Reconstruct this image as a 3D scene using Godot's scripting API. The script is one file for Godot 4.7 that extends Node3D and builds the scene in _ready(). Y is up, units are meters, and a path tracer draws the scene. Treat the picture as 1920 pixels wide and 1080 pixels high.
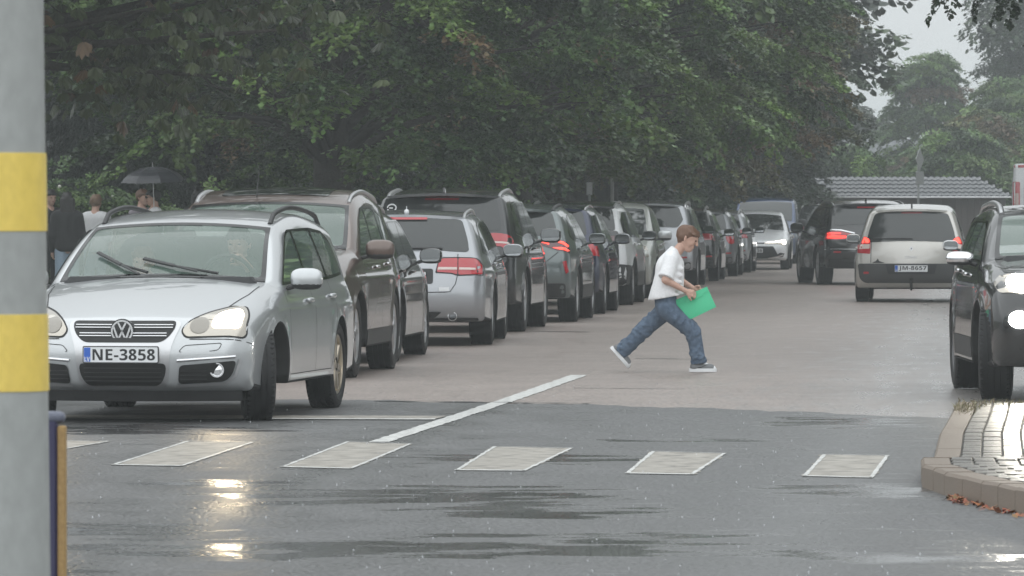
extends Node3D

# ---------------------------------------------------------------- helpers
var M := {}
var rng := RandomNumberGenerator.new()
var used_names := {}
var mesh_cache := {}

class MB:
	var v := PackedVector3Array()
	var n := PackedVector3Array()
	var uv := PackedVector2Array()
	var col := PackedColorArray()
	var tint := Color(1, 1, 1)
	var colored := false
	var with_uv := false

	func tri(a: Vector3, b: Vector3, c: Vector3, na: Vector3, nb: Vector3, nc: Vector3) -> void:
		if (b - a).cross(c - a).dot(na + nb + nc) > 0.0:
			v.append(a); v.append(c); v.append(b)
			n.append(na); n.append(nc); n.append(nb)
		else:
			v.append(a); v.append(b); v.append(c)
			n.append(na); n.append(nb); n.append(nc)
		if colored:
			col.append(tint); col.append(tint); col.append(tint)

	func flat(a: Vector3, b: Vector3, c: Vector3, out: Vector3) -> void:
		var f := (b - a).cross(c - a)
		if f.length_squared() < 1e-14:
			return
		f = f.normalized()
		if f.dot(out) < 0.0:
			f = -f
		tri(a, b, c, f, f, f)

	func quad(a: Vector3, b: Vector3, c: Vector3, d: Vector3, out: Vector3) -> void:
		flat(a, b, c, out)
		flat(a, c, d, out)

	func smooth_quad(a: Vector3, b: Vector3, c: Vector3, d: Vector3, na: Vector3, nb: Vector3, nc: Vector3, nd: Vector3) -> void:
		tri(a, b, c, na, nb, nc)
		tri(a, c, d, na, nc, nd)

	# chamfered box
	func box(at: Vector3, size: Vector3, bevel := 0.0, basis := Basis.IDENTITY) -> void:
		var h := size * 0.5
		var k := minf(bevel, minf(h.x, minf(h.y, h.z)) * 0.95)
		for ax in 3:
			var u := (ax + 1) % 3
			var w := (ax + 2) % 3
			for s in [-1.0, 1.0]:
				var q: Array[Vector3] = []
				for e in [[-1.0, -1.0], [1.0, -1.0], [1.0, 1.0], [-1.0, 1.0]]:
					var p := Vector3.ZERO
					p[ax] = s * h[ax]
					p[u] = e[0] * (h[u] - k)
					p[w] = e[1] * (h[w] - k)
					q.append(at + basis * p)
				var o := Vector3.ZERO
				o[ax] = s
				quad(q[0], q[1], q[2], q[3], basis * o)
			if k > 0.0:
				for s1 in [-1.0, 1.0]:
					for s2 in [-1.0, 1.0]:
						var q2: Array[Vector3] = []
						for e in [[-1.0, 0], [1.0, 0], [1.0, 1], [-1.0, 1]]:
							var p := Vector3.ZERO
							p[ax] = e[0] * (h[ax] - k)
							p[u] = s1 * (h[u] - (k if e[1] == 0 else 0.0))
							p[w] = s2 * (h[w] - (0.0 if e[1] == 0 else k))
							q2.append(at + basis * p)
						var o2 := Vector3.ZERO
						o2[u] = s1
						o2[w] = s2
						quad(q2[0], q2[1], q2[2], q2[3], basis * o2)
		if k > 0.0:
			for s1 in [-1.0, 1.0]:
				for s2 in [-1.0, 1.0]:
					for s3 in [-1.0, 1.0]:
						var a := Vector3(s1 * h.x, s2 * (h.y - k), s3 * (h.z - k))
						var b := Vector3(s1 * (h.x - k), s2 * h.y, s3 * (h.z - k))
						var c := Vector3(s1 * (h.x - k), s2 * (h.y - k), s3 * h.z)
						flat(at + basis * a, at + basis * b, at + basis * c, basis * Vector3(s1, s2, s3))

	# swept round tube
	func tube(path: Array, radii: Array, sides := 8, caps := true) -> void:
		var count := path.size()
		var rings := []
		var side := Vector3.ZERO
		for i in count:
			var t: Vector3 = (path[mini(i + 1, count - 1)] - path[maxi(i - 1, 0)])
			t = t.normalized() if t.length() > 1e-7 else Vector3.UP
			if side == Vector3.ZERO:
				side = t.cross(Vector3.UP if absf(t.y) < 0.9 else Vector3.RIGHT).normalized()
			side = (side - t * side.dot(t)).normalized()
			var up := t.cross(side)
			var ring := []
			var r: float = radii[mini(i, radii.size() - 1)]
			for k in sides + 1:
				var a := TAU * k / sides
				var o := side * cos(a) + up * sin(a)
				ring.append([path[i] + o * r, o])
			rings.append(ring)
		for i in count - 1:
			for k in sides:
				var a: Array = rings[i][k]
				var b: Array = rings[i][k + 1]
				var c: Array = rings[i + 1][k + 1]
				var d: Array = rings[i + 1][k]
				smooth_quad(a[0], b[0], c[0], d[0], a[1], b[1], c[1], d[1])
		if caps:
			for e in [0, count - 1]:
				var out: Vector3 = (path[0] - path[1]) if e == 0 else (path[count - 1] - path[count - 2])
				for k in range(1, sides - 1):
					flat(rings[e][0][0], rings[e][k][0], rings[e][k + 1][0], out)

	# profile points (radius, along) turned round the axis of `tf`'s y
	func lathe(profile: Array, tf: Transform3D, segs := 24, from := 0.0, sweep := TAU) -> void:
		for i in profile.size() - 1:
			var p: Vector2 = profile[i]
			var q: Vector2 = profile[i + 1]
			var d := q - p
			if d.length() < 1e-7:
				continue
			var nn := Vector2(d.y, -d.x).normalized()
			for k in segs:
				var a0 := from + sweep * k / segs
				var a1 := from + sweep * (k + 1) / segs
				var e0 := Vector3(cos(a0), 0, sin(a0))
				var e1 := Vector3(cos(a1), 0, sin(a1))
				var n0 := tf.basis * (e0 * nn.x + Vector3.UP * nn.y)
				var n1 := tf.basis * (e1 * nn.x + Vector3.UP * nn.y)
				var A := tf * (e0 * p.x + Vector3.UP * p.y)
				var B := tf * (e1 * p.x + Vector3.UP * p.y)
				var C := tf * (e1 * q.x + Vector3.UP * q.y)
				var D := tf * (e0 * q.x + Vector3.UP * q.y)
				if p.x > 1e-6:
					tri(A, B, C, n0, n1, n1)
				if q.x > 1e-6:
					tri(A, C, D, n0, n1, n0)

	# superellipsoid: e = 1 is an ellipsoid, smaller is boxier
	func ball(at: Vector3, radii: Vector3, e := 1.0, basis := Basis.IDENTITY, nu := 14, nv := 9) -> void:
		var pts := []
		for j in nv + 1:
			var b := -PI / 2 + PI * j / nv
			var row := []
			for i in nu + 1:
				var a := TAU * i / nu
				var c := Vector3(_p(cos(b), e) * _p(cos(a), e), _p(sin(b), e), _p(cos(b), e) * _p(sin(a), e))
				var g := Vector3(_p(cos(b), 2.0 - e) * _p(cos(a), 2.0 - e) / radii.x, _p(sin(b), 2.0 - e) / radii.y, _p(cos(b), 2.0 - e) * _p(sin(a), 2.0 - e) / radii.z)
				row.append([at + basis * (c * radii), (basis * g).normalized()])
			pts.append(row)
		for j in nv:
			for i in nu:
				var A: Array = pts[j][i]
				var B: Array = pts[j][i + 1]
				var C: Array = pts[j + 1][i + 1]
				var D: Array = pts[j + 1][i]
				if j > 0:
					tri(A[0], B[0], C[0], A[1], B[1], C[1])
				if j < nv - 1:
					tri(A[0], C[0], D[0], A[1], C[1], D[1])
				if j == 0:
					tri(A[0], C[0], D[0], A[1], C[1], D[1])
				if j == nv - 1:
					tri(A[0], B[0], D[0], A[1], B[1], D[1])

	func _p(x: float, e: float) -> float:
		return signf(x) * pow(absf(x), e)

	# flat shape in the plane of `tf` (x, y), pushed out along z
	func prism(poly: PackedVector2Array, tf: Transform3D, depth: float) -> void:
		var t := Geometry2D.triangulate_polygon(poly)
		var zf := tf.basis.z.normalized()
		var o := tf.basis.z.normalized() * depth
		for k in range(0, t.size(), 3):
			var a := tf * Vector3(poly[t[k]].x, poly[t[k]].y, 0)
			var b := tf * Vector3(poly[t[k + 1]].x, poly[t[k + 1]].y, 0)
			var c := tf * Vector3(poly[t[k + 2]].x, poly[t[k + 2]].y, 0)
			flat(a + o, b + o, c + o, zf)
			flat(a, b, c, -zf)
		var cw := Geometry2D.is_polygon_clockwise(poly)
		for k in poly.size():
			var p := poly[k]
			var q := poly[(k + 1) % poly.size()]
			var d := q - p
			var out := Vector3(d.y, -d.x, 0) * (-1.0 if cw else 1.0)
			var a := tf * Vector3(p.x, p.y, 0)
			var b := tf * Vector3(q.x, q.y, 0)
			quad(a, b, b + o, a + o, tf.basis * out)

	func empty() -> bool:
		return v.is_empty()

	func mesh() -> ArrayMesh:
		var a := []
		a.resize(Mesh.ARRAY_MAX)
		a[Mesh.ARRAY_VERTEX] = v
		a[Mesh.ARRAY_NORMAL] = n
		if colored:
			a[Mesh.ARRAY_COLOR] = col
		if with_uv:
			a[Mesh.ARRAY_TEX_UV] = uv
		var m := ArrayMesh.new()
		m.add_surface_from_arrays(Mesh.PRIMITIVE_TRIANGLES, a)
		return m

func numbered(called: String) -> String:
	var k: int = used_names.get(called, 0)
	used_names[called] = k + 1
	return called if k == 0 else "%s_%03d" % [called, k]

func thing(called: String, label: String, category: String, at := Vector3.ZERO, turn := 0.0, group := "") -> Node3D:
	var o := Node3D.new()
	o.name = numbered(called)
	add_child(o)
	o.position = at
	o.rotation.y = turn
	o.set_meta("label", label)
	o.set_meta("category", category)
	if group != "":
		o.set_meta("group", group)
	return o

func structure(called: String) -> Node3D:
	var o := Node3D.new()
	o.name = numbered(called)
	add_child(o)
	o.set_meta("kind", "structure")
	return o

func put(parent: Node, called: String, mesh: Mesh, m: Material) -> MeshInstance3D:
	var o := MeshInstance3D.new()
	o.name = called
	o.mesh = mesh
	o.material_override = m
	parent.add_child(o, true)
	return o

func part(parent: Node, called: String, b: MB, m: Material) -> MeshInstance3D:
	return put(parent, called, b.mesh(), m)

# a colour given in linear light
func mat(c: Vector3, rough := 0.6, metal := 0.0, opt := {}) -> StandardMaterial3D:
	var m := StandardMaterial3D.new()
	var k := Color(c.x, c.y, c.z).linear_to_srgb()
	m.albedo_color = Color(k.r, k.g, k.b, opt.get("alpha", 1.0))
	m.roughness = rough
	m.metallic = metal
	m.metallic_specular = opt.get("spec", 0.5)
	if opt.has("alpha"):
		m.transparency = BaseMaterial3D.TRANSPARENCY_ALPHA
	if opt.has("coat"):
		m.clearcoat_enabled = true
		m.clearcoat = opt.coat
		m.clearcoat_roughness = opt.get("coat_rough", 0.03)
	if opt.has("emit"):
		m.emission_enabled = true
		var e: Vector3 = opt.emit
		m.emission = Color(e.x, e.y, e.z).linear_to_srgb()
		m.emission_energy_multiplier = opt.get("power", 1.0)
	if opt.has("vc"):
		m.vertex_color_use_as_albedo = true
	if opt.has("back"):
		m.backlight_enabled = true
		var q: Vector3 = opt.back
		m.backlight = Color(q.x, q.y, q.z).linear_to_srgb()
	if opt.has("sheen"):
		m.rim_enabled = true
		m.rim = opt.sheen
		m.rim_tint = 0.5
	if opt.has("tex"):
		m.albedo_texture = opt.tex
	if opt.has("bump"):
		m.heightmap_enabled = true
		m.heightmap_texture = opt.bump
		m.heightmap_scale = opt.get("bump_cm", 0.2)
	if opt.has("rtex"):
		m.roughness_texture = opt.rtex
	if opt.has("tile"):
		m.uv1_triplanar = true
		m.uv1_world_triplanar = opt.get("world", true)
		m.uv1_scale = Vector3.ONE * opt.tile
	return m

func noise_tex(size: int, freq: float, octaves: int, lo: Color, hi: Color, noise_seed := 1, kind := FastNoiseLite.TYPE_SIMPLEX_SMOOTH, cells := 0.0) -> NoiseTexture2D:
	var f := FastNoiseLite.new()
	f.noise_type = kind
	f.seed = noise_seed
	f.frequency = freq
	f.fractal_octaves = octaves
	var t := NoiseTexture2D.new()
	t.width = size
	t.height = size
	t.seamless = true
	t.noise = f
	var g := Gradient.new()
	g.set_color(0, lo)
	g.set_color(1, hi)
	if cells > 0.0:
		g.set_offset(0, 0.5 - cells)
		g.set_offset(1, 0.5 + cells)
	t.color_ramp = g
	return t

func grey(x: float) -> Color:
	return Color(x, x, x)

func lin(r: float, g: float, b: float) -> Color:
	return Color(r, g, b).linear_to_srgb()

# ---------------------------------------------------------------- rounded bodies from bones (surface nets)
# a bone: [from, to, radius from, radius to]; cuts: planes [point, normal], what lies on the normal's side is cut away
func blob(b: MB, bones: Array, cell: float, k: float, cuts := []) -> void:
	var lo := Vector3.INF
	var hi := -Vector3.INF
	for e in bones:
		var r: float = maxf(e[2], e[3]) + k + cell * 2.0
		lo = lo.min(e[0] - Vector3.ONE * r).min(e[1] - Vector3.ONE * r)
		hi = hi.max(e[0] + Vector3.ONE * r).max(e[1] + Vector3.ONE * r)
	var nx := int(ceil((hi.x - lo.x) / cell)) + 1
	var ny := int(ceil((hi.y - lo.y) / cell)) + 1
	var nz := int(ceil((hi.z - lo.z) / cell)) + 1
	var g := PackedFloat32Array()
	g.resize(nx * ny * nz)
	g.fill(1.0)
	for e in bones:
		var A: Vector3 = e[0]
		var ab: Vector3 = e[1] - A
		var ra: float = e[2]
		var rd: float = e[3] - ra
		var len2 := maxf(ab.length_squared(), 1e-9)
		var r: float = maxf(e[2], e[3]) + k + cell * 2.0
		var l := ((A.min(e[1]) - Vector3.ONE * r - lo) / cell).floor()
		var h := ((A.max(e[1]) + Vector3.ONE * r - lo) / cell).ceil()
		for iz in range(maxi(0, int(l.z)), mini(nz - 1, int(h.z)) + 1):
			for iy in range(maxi(0, int(l.y)), mini(ny - 1, int(h.y)) + 1):
				var base := (iz * ny + iy) * nx
				for ix in range(maxi(0, int(l.x)), mini(nx - 1, int(h.x)) + 1):
					var p := lo + Vector3(ix, iy, iz) * cell - A
					var t := clampf(p.dot(ab) / len2, 0.0, 1.0)
					var d := (p - ab * t).length() - ra - rd * t
					var o := g[base + ix]
					var m := maxf(k - absf(d - o), 0.0) / k
					g[base + ix] = minf(d, o) - m * m * k * 0.25
	var near := cell * 2.2
	for c in cuts:
		var cp: Vector3 = c[0]
		var cn: Vector3 = c[1].normalized()
		var limit: float = c[2] if c.size() > 2 else 1e9
		for iz in nz:
			for iy in ny:
				var row := (iz * ny + iy) * nx
				for ix in nx:
					if g[row + ix] > near:
						continue
					var p := lo + Vector3(ix, iy, iz) * cell - cp
					if p.length() < limit:
						g[row + ix] = maxf(g[row + ix], p.dot(cn))
	var at := PackedInt32Array()
	at.resize(nx * ny * nz)
	at.fill(-1)
	var pos := PackedVector3Array()
	for iz in nz - 1:
		for iy in ny - 1:
			for ix in nx - 1:
				var q := (iz * ny + iy) * nx + ix
				if absf(g[q]) > near:
					continue
				var inside := 0
				for c in 8:
					if g[q + (c & 1) + ((c >> 1) & 1) * nx + (c >> 2) * nx * ny] < 0.0:
						inside += 1
				if inside == 0 or inside == 8:
					continue
				var sum := Vector3.ZERO
				var cnt := 0
				for a in 8:
					for ax in 3:
						if (a >> ax) & 1:
							continue
						var c2 := a | (1 << ax)
						var ga := g[q + (a & 1) + ((a >> 1) & 1) * nx + (a >> 2) * nx * ny]
						var gb := g[q + (c2 & 1) + ((c2 >> 1) & 1) * nx + (c2 >> 2) * nx * ny]
						if (ga < 0.0) == (gb < 0.0):
							continue
						var p := Vector3(a & 1, (a >> 1) & 1, a >> 2)
						p[ax] += ga / (ga - gb)
						sum += p
						cnt += 1
				at[q] = pos.size()
				pos.append(lo + (Vector3(ix, iy, iz) + sum / cnt) * cell)
	var nor := PackedVector3Array()
	nor.resize(pos.size())
	var faces := PackedInt32Array()
	var step := [1, nx, nx * ny]
	for iz in range(1, nz - 1):
		for iy in range(1, ny - 1):
			for ix in range(1, nx - 1):
				var q := (iz * ny + iy) * nx + ix
				if absf(g[q]) > near:
					continue
				for ax in 3:
					var ga := g[q]
					var gb := g[q + step[ax]]
					if (ga < 0.0) == (gb < 0.0):
						continue
					var s1: int = step[(ax + 1) % 3]
					var s2: int = step[(ax + 2) % 3]
					var f := [at[q - s1 - s2], at[q - s2], at[q], at[q - s1]]
					if f.min() < 0:
						continue
					var face := (pos[f[2]] - pos[f[0]]).cross(pos[f[3]] - pos[f[1]])
					if ga > 0.0:
						face = -face
					for w in 4:
						nor[f[w]] += face
						faces.append(f[w])
	for i in nor.size():
		nor[i] = nor[i].normalized()
	for i in range(0, faces.size(), 4):
		b.smooth_quad(pos[faces[i]], pos[faces[i + 1]], pos[faces[i + 2]], pos[faces[i + 3]], nor[faces[i]], nor[faces[i + 1]], nor[faces[i + 2]], nor[faces[i + 3]])

# ---------------------------------------------------------------- vehicles
# A body is a side outline (z forward, y up) drawn across the width, its edges rounded by `rad`, then bent by warp():
# flanks lean in above the belt, front and rear bow in plan, roof and bonnet are crowned.
class Car:
	var W := 0.9
	var wb := 2.6
	var R := 0.32
	var P := PackedVector2Array()
	var N := PackedVector2Array()
	var T := PackedVector2Array()
	var rad := PackedFloat32Array()
	var tag := PackedInt32Array()
	var keys := {}
	var ys := 0.55
	var belt := 0.98
	var top := 1.45
	var tum := 0.2
	var sh := 0.075
	var tuck := 0.05
	var pf := 0.1
	var pr := 0.06
	var zf := 2.0
	var zr := -2.0
	var bow := [0.2, 0.1, 0.0, -0.1]
	var crown := 0.04
	var flare := 0.012
	var crease := 0.0
	var crease_y := 0.8

	func outline(ctrl: Array, y_sill: float, y_front: float, y_rear: float, sub := 5) -> void:
		var runs := [[]]
		for i in ctrl.size():
			runs[-1].append(i)
			if ctrl[i].size() > 3 and str(ctrl[i][3]).ends_with("!") and i < ctrl.size() - 1:
				runs.append([i])
		var glass := 0
		for run in runs:
			for k in run.size() - 1:
				var i0: Array = ctrl[run[maxi(k - 1, 0)]]
				var i1: Array = ctrl[run[k]]
				var i2: Array = ctrl[run[k + 1]]
				var i3: Array = ctrl[run[mini(k + 2, run.size() - 1)]]
				if i1.size() > 3:
					var key := str(i1[3]).trim_suffix("!")
					keys[key] = P.size()
					if key == "cowl":
						glass = 2
					elif key == "head":
						glass = 0
					elif key == "tt":
						glass = 3
					elif key == "tg":
						glass = 0
				for s in sub:
					var t := float(s) / sub
					P.append(Vector2(i1[0], i1[1]).cubic_interpolate(Vector2(i2[0], i2[1]), Vector2(i0[0], i0[1]), Vector2(i3[0], i3[1]), t))
					rad.append(lerpf(i1[2], i2[2], t))
					tag.append(glass)
		var last: Array = ctrl[-1]
		P.append(Vector2(last[0], last[1]))
		rad.append(last[2])
		tag.append(1)
		keys["end"] = P.size() - 1
		var A := R + 0.045
		for e in [[-wb / 2, y_rear, y_sill], [wb / 2, y_sill, y_front]]:
			var a0 := PI - asin(clampf((e[1] - R) / A, -1, 1))
			var a1 := asin(clampf((e[2] - R) / A, -1, 1))
			var steps := 16
			for s in steps + 1:
				var a := lerpf(a0, a1, float(s) / steps)
				P.append(Vector2(e[0] + cos(a) * A, R + sin(a) * A))
				rad.append(0.015)
				tag.append(1)
		var c := P.size()
		for i in c:
			var t := (P[(i + 1) % c] - P[(i + c - 1) % c]).normalized()
			T.append(t)
			N.append(Vector2(t.y, -t.x))

	func xs(y: float, z: float) -> float:
		var s := 1.0
		if y < ys:
			s -= tuck * pow((ys - y) / ys, 2.0)
		elif y < belt:
			s -= sh * pow((y - ys) / (belt - ys), 3.0)
		else:
			var q := (y - belt) / (top - belt)
			s -= sh + tum * 0.88 * (0.75 * q + 0.25 * q * q)
		var f := clampf((z - wb * 0.28) / (zf - wb * 0.28), 0, 1.1)
		var r := clampf((z + wb * 0.28) / (zr + wb * 0.28), 0, 1.1)
		return s * (1.0 - pf * f * f) * (1.0 - pr * r * r)

	func bend(z: float) -> float:
		if z > wb * 0.5:
			return lerpf(bow[1], bow[0], smoothstep(wb * 0.35, zf, z))
		if z > 0.0:
			return lerpf(bow[2], bow[1], smoothstep(0.0, wb * 0.5, z))
		return lerpf(bow[2], bow[3], smoothstep(-wb * 0.3, zr, z))

	func warp(p: Vector3) -> Vector3:
		var q := p.x / W
		var q2 := q * q
		var x := p.x * xs(p.y, p.z)
		if absf(q) > 0.8:
			var k := 0.0
			for za in [wb * 0.5, -wb * 0.5]:
				var d := (Vector2(p.z - za, p.y - R).length() - R - 0.05) / 0.07
				k += flare * exp(-d * d)
			if crease > 0.0:
				var e := p.y - crease_y
				k += crease * exp(-pow(e / (0.09 if e < 0.0 else 0.02), 2.0))
			x += signf(p.x) * k * smoothstep(0.8, 0.97, absf(q))
		return Vector3(x, p.y - crown * smoothstep(0.5, 0.95, p.y) * q2, p.z - bend(p.z) * q2)

	func vtx(p: Vector3, t1: Vector3, t2: Vector3, nn: Vector3) -> Array:
		var e := 0.004
		var o := warp(p)
		var n := (warp(p + t1 * e) - o).cross(warp(p + t2 * e) - o)
		if n.length_squared() < 1e-16:
			return [o, nn]
		n = n.normalized()
		return [o, n if n.dot(warp(p + nn * e) - o) >= 0.0 else -n]

	# index (with fraction) along the outline where coordinate `axis` (0 z, 1 y) equals v, between two keyed places
	func find(a: int, b: int, axis: int, v: float) -> float:
		var best := float(a)
		var miss := 1e9
		for i in range(a, b):
			var p: float = P[i][axis]
			var q: float = P[i + 1][axis]
			if (p - v) * (q - v) <= 0.0 and absf(q - p) > 1e-6:
				return i + (v - p) / (q - p)
			for e in [[i, p], [i + 1, q]]:
				if absf(e[1] - v) < miss:
					miss = absf(e[1] - v)
					best = e[0]
		return best

	func on_outline(f: float, x: float) -> Vector3:
		var i := clampi(int(f), 0, P.size() - 2)
		var t := clampf(f - i, 0, 1)
		var p := P[i].lerp(P[i + 1], t)
		var n := N[i].lerp(N[i + 1], t).normalized()
		var r := lerpf(rad[i], rad[i + 1], t)
		var a := absf(x)
		if a > W - r:
			var s := clampf((a - W + r) / r, 0, 1)
			p -= n * r * (1.0 - sqrt(maxf(0.0, 1.0 - s * s)))
			a = minf(a, W)
		return warp(Vector3(a * signf(x), p.y, p.x))

	func ends(p: Vector2, a: int, b: int) -> Vector3:
		var f := find(a, b, 1, p.y)
		var i := clampi(int(f), 0, P.size() - 2)
		var z := lerpf(P[i].x, P[i + 1].x, f - i)
		var x := p.x / xs(p.y, z)
		var y := p.y + crown * smoothstep(0.5, 0.95, p.y) * pow(x / W, 2.0)
		return on_outline(find(a, b, 1, y), x)

	func front(p: Vector2) -> Vector3:
		return ends(p, 0, keys["nose"] + 8)

	func rear(p: Vector2) -> Vector3:
		return ends(p, keys["tt"], keys["end"])

	func over(p: Vector2) -> Vector3:
		var f := find(keys["nose"], keys["tt"], 0, p.y)
		var i := clampi(int(f), 0, P.size() - 2)
		var x := p.x / xs(lerpf(P[i].y, P[i + 1].y, f - i), p.y)
		return on_outline(find(keys["nose"], keys["tt"], 0, p.y + bend(p.y) * pow(x / W, 2.0)), x)

	func span(p: Vector2, a: String, b: String) -> Vector3:
		var f: float = lerpf(keys[a], keys[b], p.y)
		var i := clampi(int(f), 0, P.size() - 2)
		return on_outline(f, p.x * (W - rad[i]))

	func screen(p: Vector2) -> Vector3:
		return span(p, "cowl", "head")

	func tail(p: Vector2) -> Vector3:
		return span(p, "tt", "tg")

	func flank(p: Vector2, s: float) -> Vector3:
		return warp(Vector3(W * s, p.y, p.x))

	func shell(paint: MB, under: MB, holes: Array, open_glass: bool, cell := 0.1) -> void:
		var c := P.size()
		var inset := PackedVector2Array()
		for i in c:
			inset.append(P[i] - N[i] * rad[i])
		for s in [-1.0, 1.0]:
			var cols := []
			for i in c:
				var row := []
				var r := rad[i]
				var t1 := Vector3(0, T[i].y, T[i].x)
				var nn := Vector3(0, N[i].y, N[i].x)
				for f in [0.0, 0.3, 0.6, 0.85, 1.0]:
					row.append(vtx(Vector3(s * f * (W - r), P[i].y, P[i].x), t1, Vector3(s, 0, 0), nn))
				for k in 4:
					var a := PI / 2 * (k + 1) / 4
					var p := P[i] - N[i] * r * (1.0 - cos(a))
					row.append(vtx(Vector3(s * (W - r + r * sin(a)), p.y, p.x), t1, Vector3(s * cos(a), 0, 0) - nn * sin(a), nn * cos(a) + Vector3(s * sin(a), 0, 0)))
				cols.append(row)
			for i in c:
				var j := (i + 1) % c
				for k in 8:
					if open_glass and tag[i] >= 2 and k < 4:
						continue
					var b := under if tag[i] == 1 else paint
					b.smooth_quad(cols[i][k][0], cols[j][k][0], cols[j][k + 1][0], cols[i][k + 1][0], cols[i][k][1], cols[j][k][1], cols[j][k + 1][1], cols[i][k + 1][1])
			var lo := inset[0]
			var hi := inset[0]
			for p in inset:
				lo = lo.min(p)
				hi = hi.max(p)
			var seen := {}
			for iz in int(ceil((hi.x - lo.x) / cell)):
				for iy in int(ceil((hi.y - lo.y) / (cell * 0.6))):
					var o := lo + Vector2(iz * cell, iy * cell * 0.6)
					var sq := PackedVector2Array([o, o + Vector2(cell, 0), o + Vector2(cell, cell * 0.6), o + Vector2(0, cell * 0.6)])
					var pieces := Geometry2D.intersect_polygons(sq, inset)
					for h in holes:
						var left := []
						for q in pieces:
							for w in Geometry2D.clip_polygons(q, h):
								if not Geometry2D.is_polygon_clockwise(w):
									left.append(w)
						pieces.assign(left)
					for q in pieces:
						var t := Geometry2D.triangulate_polygon(q)
						var vs := []
						for p in q:
							var key := (p * 4000.0).round()
							if not seen.has(key):
								seen[key] = vtx(Vector3(W * s, p.y, p.x), Vector3(0, 0, 1), Vector3(0, 1, 0), Vector3(s, 0, 0))
							vs.append(seen[key])
						for k in range(0, t.size(), 3):
							paint.tri(vs[t[k]][0], vs[t[k + 1]][0], vs[t[k + 2]][0], vs[t[k]][1], vs[t[k + 1]][1], vs[t[k + 2]][1])

# a sheet cut to `poly`, laid on the surface that `map` gives, `off` proud of it
func patch(b: MB, poly: PackedVector2Array, cell: float, map: Callable, off := 0.003, holes := []) -> void:
	var lo := poly[0]
	var hi := poly[0]
	for p in poly:
		lo = lo.min(p)
		hi = hi.max(p)
	var seen := {}
	for ix in int(ceil((hi.x - lo.x) / cell)):
		for iy in int(ceil((hi.y - lo.y) / cell)):
			var o := lo + Vector2(ix, iy) * cell
			var sq := PackedVector2Array([o, o + Vector2(cell, 0), o + Vector2(cell, cell), o + Vector2(0, cell)])
			var pieces := Geometry2D.intersect_polygons(sq, poly)
			for h in holes:
				var left := []
				for q in pieces:
					for w in Geometry2D.clip_polygons(q, h):
						if not Geometry2D.is_polygon_clockwise(w):
							left.append(w)
				pieces.assign(left)
			for q in pieces:
				var t := Geometry2D.triangulate_polygon(q)
				var vs := []
				for p in q:
					var key: Vector2 = (p * 4000.0).round()
					if not seen.has(key):
						var a: Vector3 = map.call(p)
						var e := 0.003
						var u: Vector3 = map.call(p + Vector2(e, 0)) - map.call(p - Vector2(e, 0))
						var w: Vector3 = map.call(p + Vector2(0, e)) - map.call(p - Vector2(0, e))
						var n := u.cross(w).normalized()
						if n.dot(a - Vector3(0, 0.6, a.z * 0.6)) < 0.0:
							n = -n
						seen[key] = [a + n * off, n]
					vs.append(seen[key])
				for k in range(0, t.size(), 3):
					b.tri(vs[t[k]][0], vs[t[k + 1]][0], vs[t[k + 2]][0], vs[t[k]][1], vs[t[k + 1]][1], vs[t[k + 2]][1])

func poly(a: Array) -> PackedVector2Array:
	var p := PackedVector2Array()
	for k in range(0, a.size(), 2):
		p.append(Vector2(a[k], a[k + 1]))
	return p

func flip(p: PackedVector2Array) -> PackedVector2Array:
	var q := PackedVector2Array()
	for e in p:
		q.append(Vector2(-e.x, e.y))
	return q

func rounded(p: PackedVector2Array, r: float, steps := 4) -> PackedVector2Array:
	var q := PackedVector2Array()
	var c := p.size()
	for i in c:
		var a := p[(i + c - 1) % c]
		var b := p[i]
		var d := p[(i + 1) % c]
		var l := minf(r, minf(a.distance_to(b), b.distance_to(d)) * 0.45)
		var s := b + (a - b).normalized() * l
		var e := b + (d - b).normalized() * l
		for k in steps + 1:
			var t := float(k) / steps
			q.append(s.lerp(b, t).lerp(b.lerp(e, t), t))
	return q

func rect(x0: float, y0: float, x1: float, y1: float, r := 0.0) -> PackedVector2Array:
	var p := poly([x0, y0, x1, y0, x1, y1, x0, y1])
	return rounded(p, r) if r > 0.0 else p

func disc(c: Vector2, rx: float, ry := 0.0, steps := 20) -> PackedVector2Array:
	var p := PackedVector2Array()
	for k in steps:
		p.append(c + Vector2(cos(TAU * k / steps) * rx, sin(TAU * k / steps) * (ry if ry > 0.0 else rx)))
	return p

func stripe(pts: PackedVector2Array, w: float) -> PackedVector2Array:
	var l := PackedVector2Array()
	var r := PackedVector2Array()
	for i in pts.size():
		var t := (pts[mini(i + 1, pts.size() - 1)] - pts[maxi(i - 1, 0)]).normalized()
		var n := Vector2(-t.y, t.x) * w * 0.5
		l.append(pts[i] + n)
		r.append(pts[i] - n)
	r.reverse()
	l.append_array(r)
	return l

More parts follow.
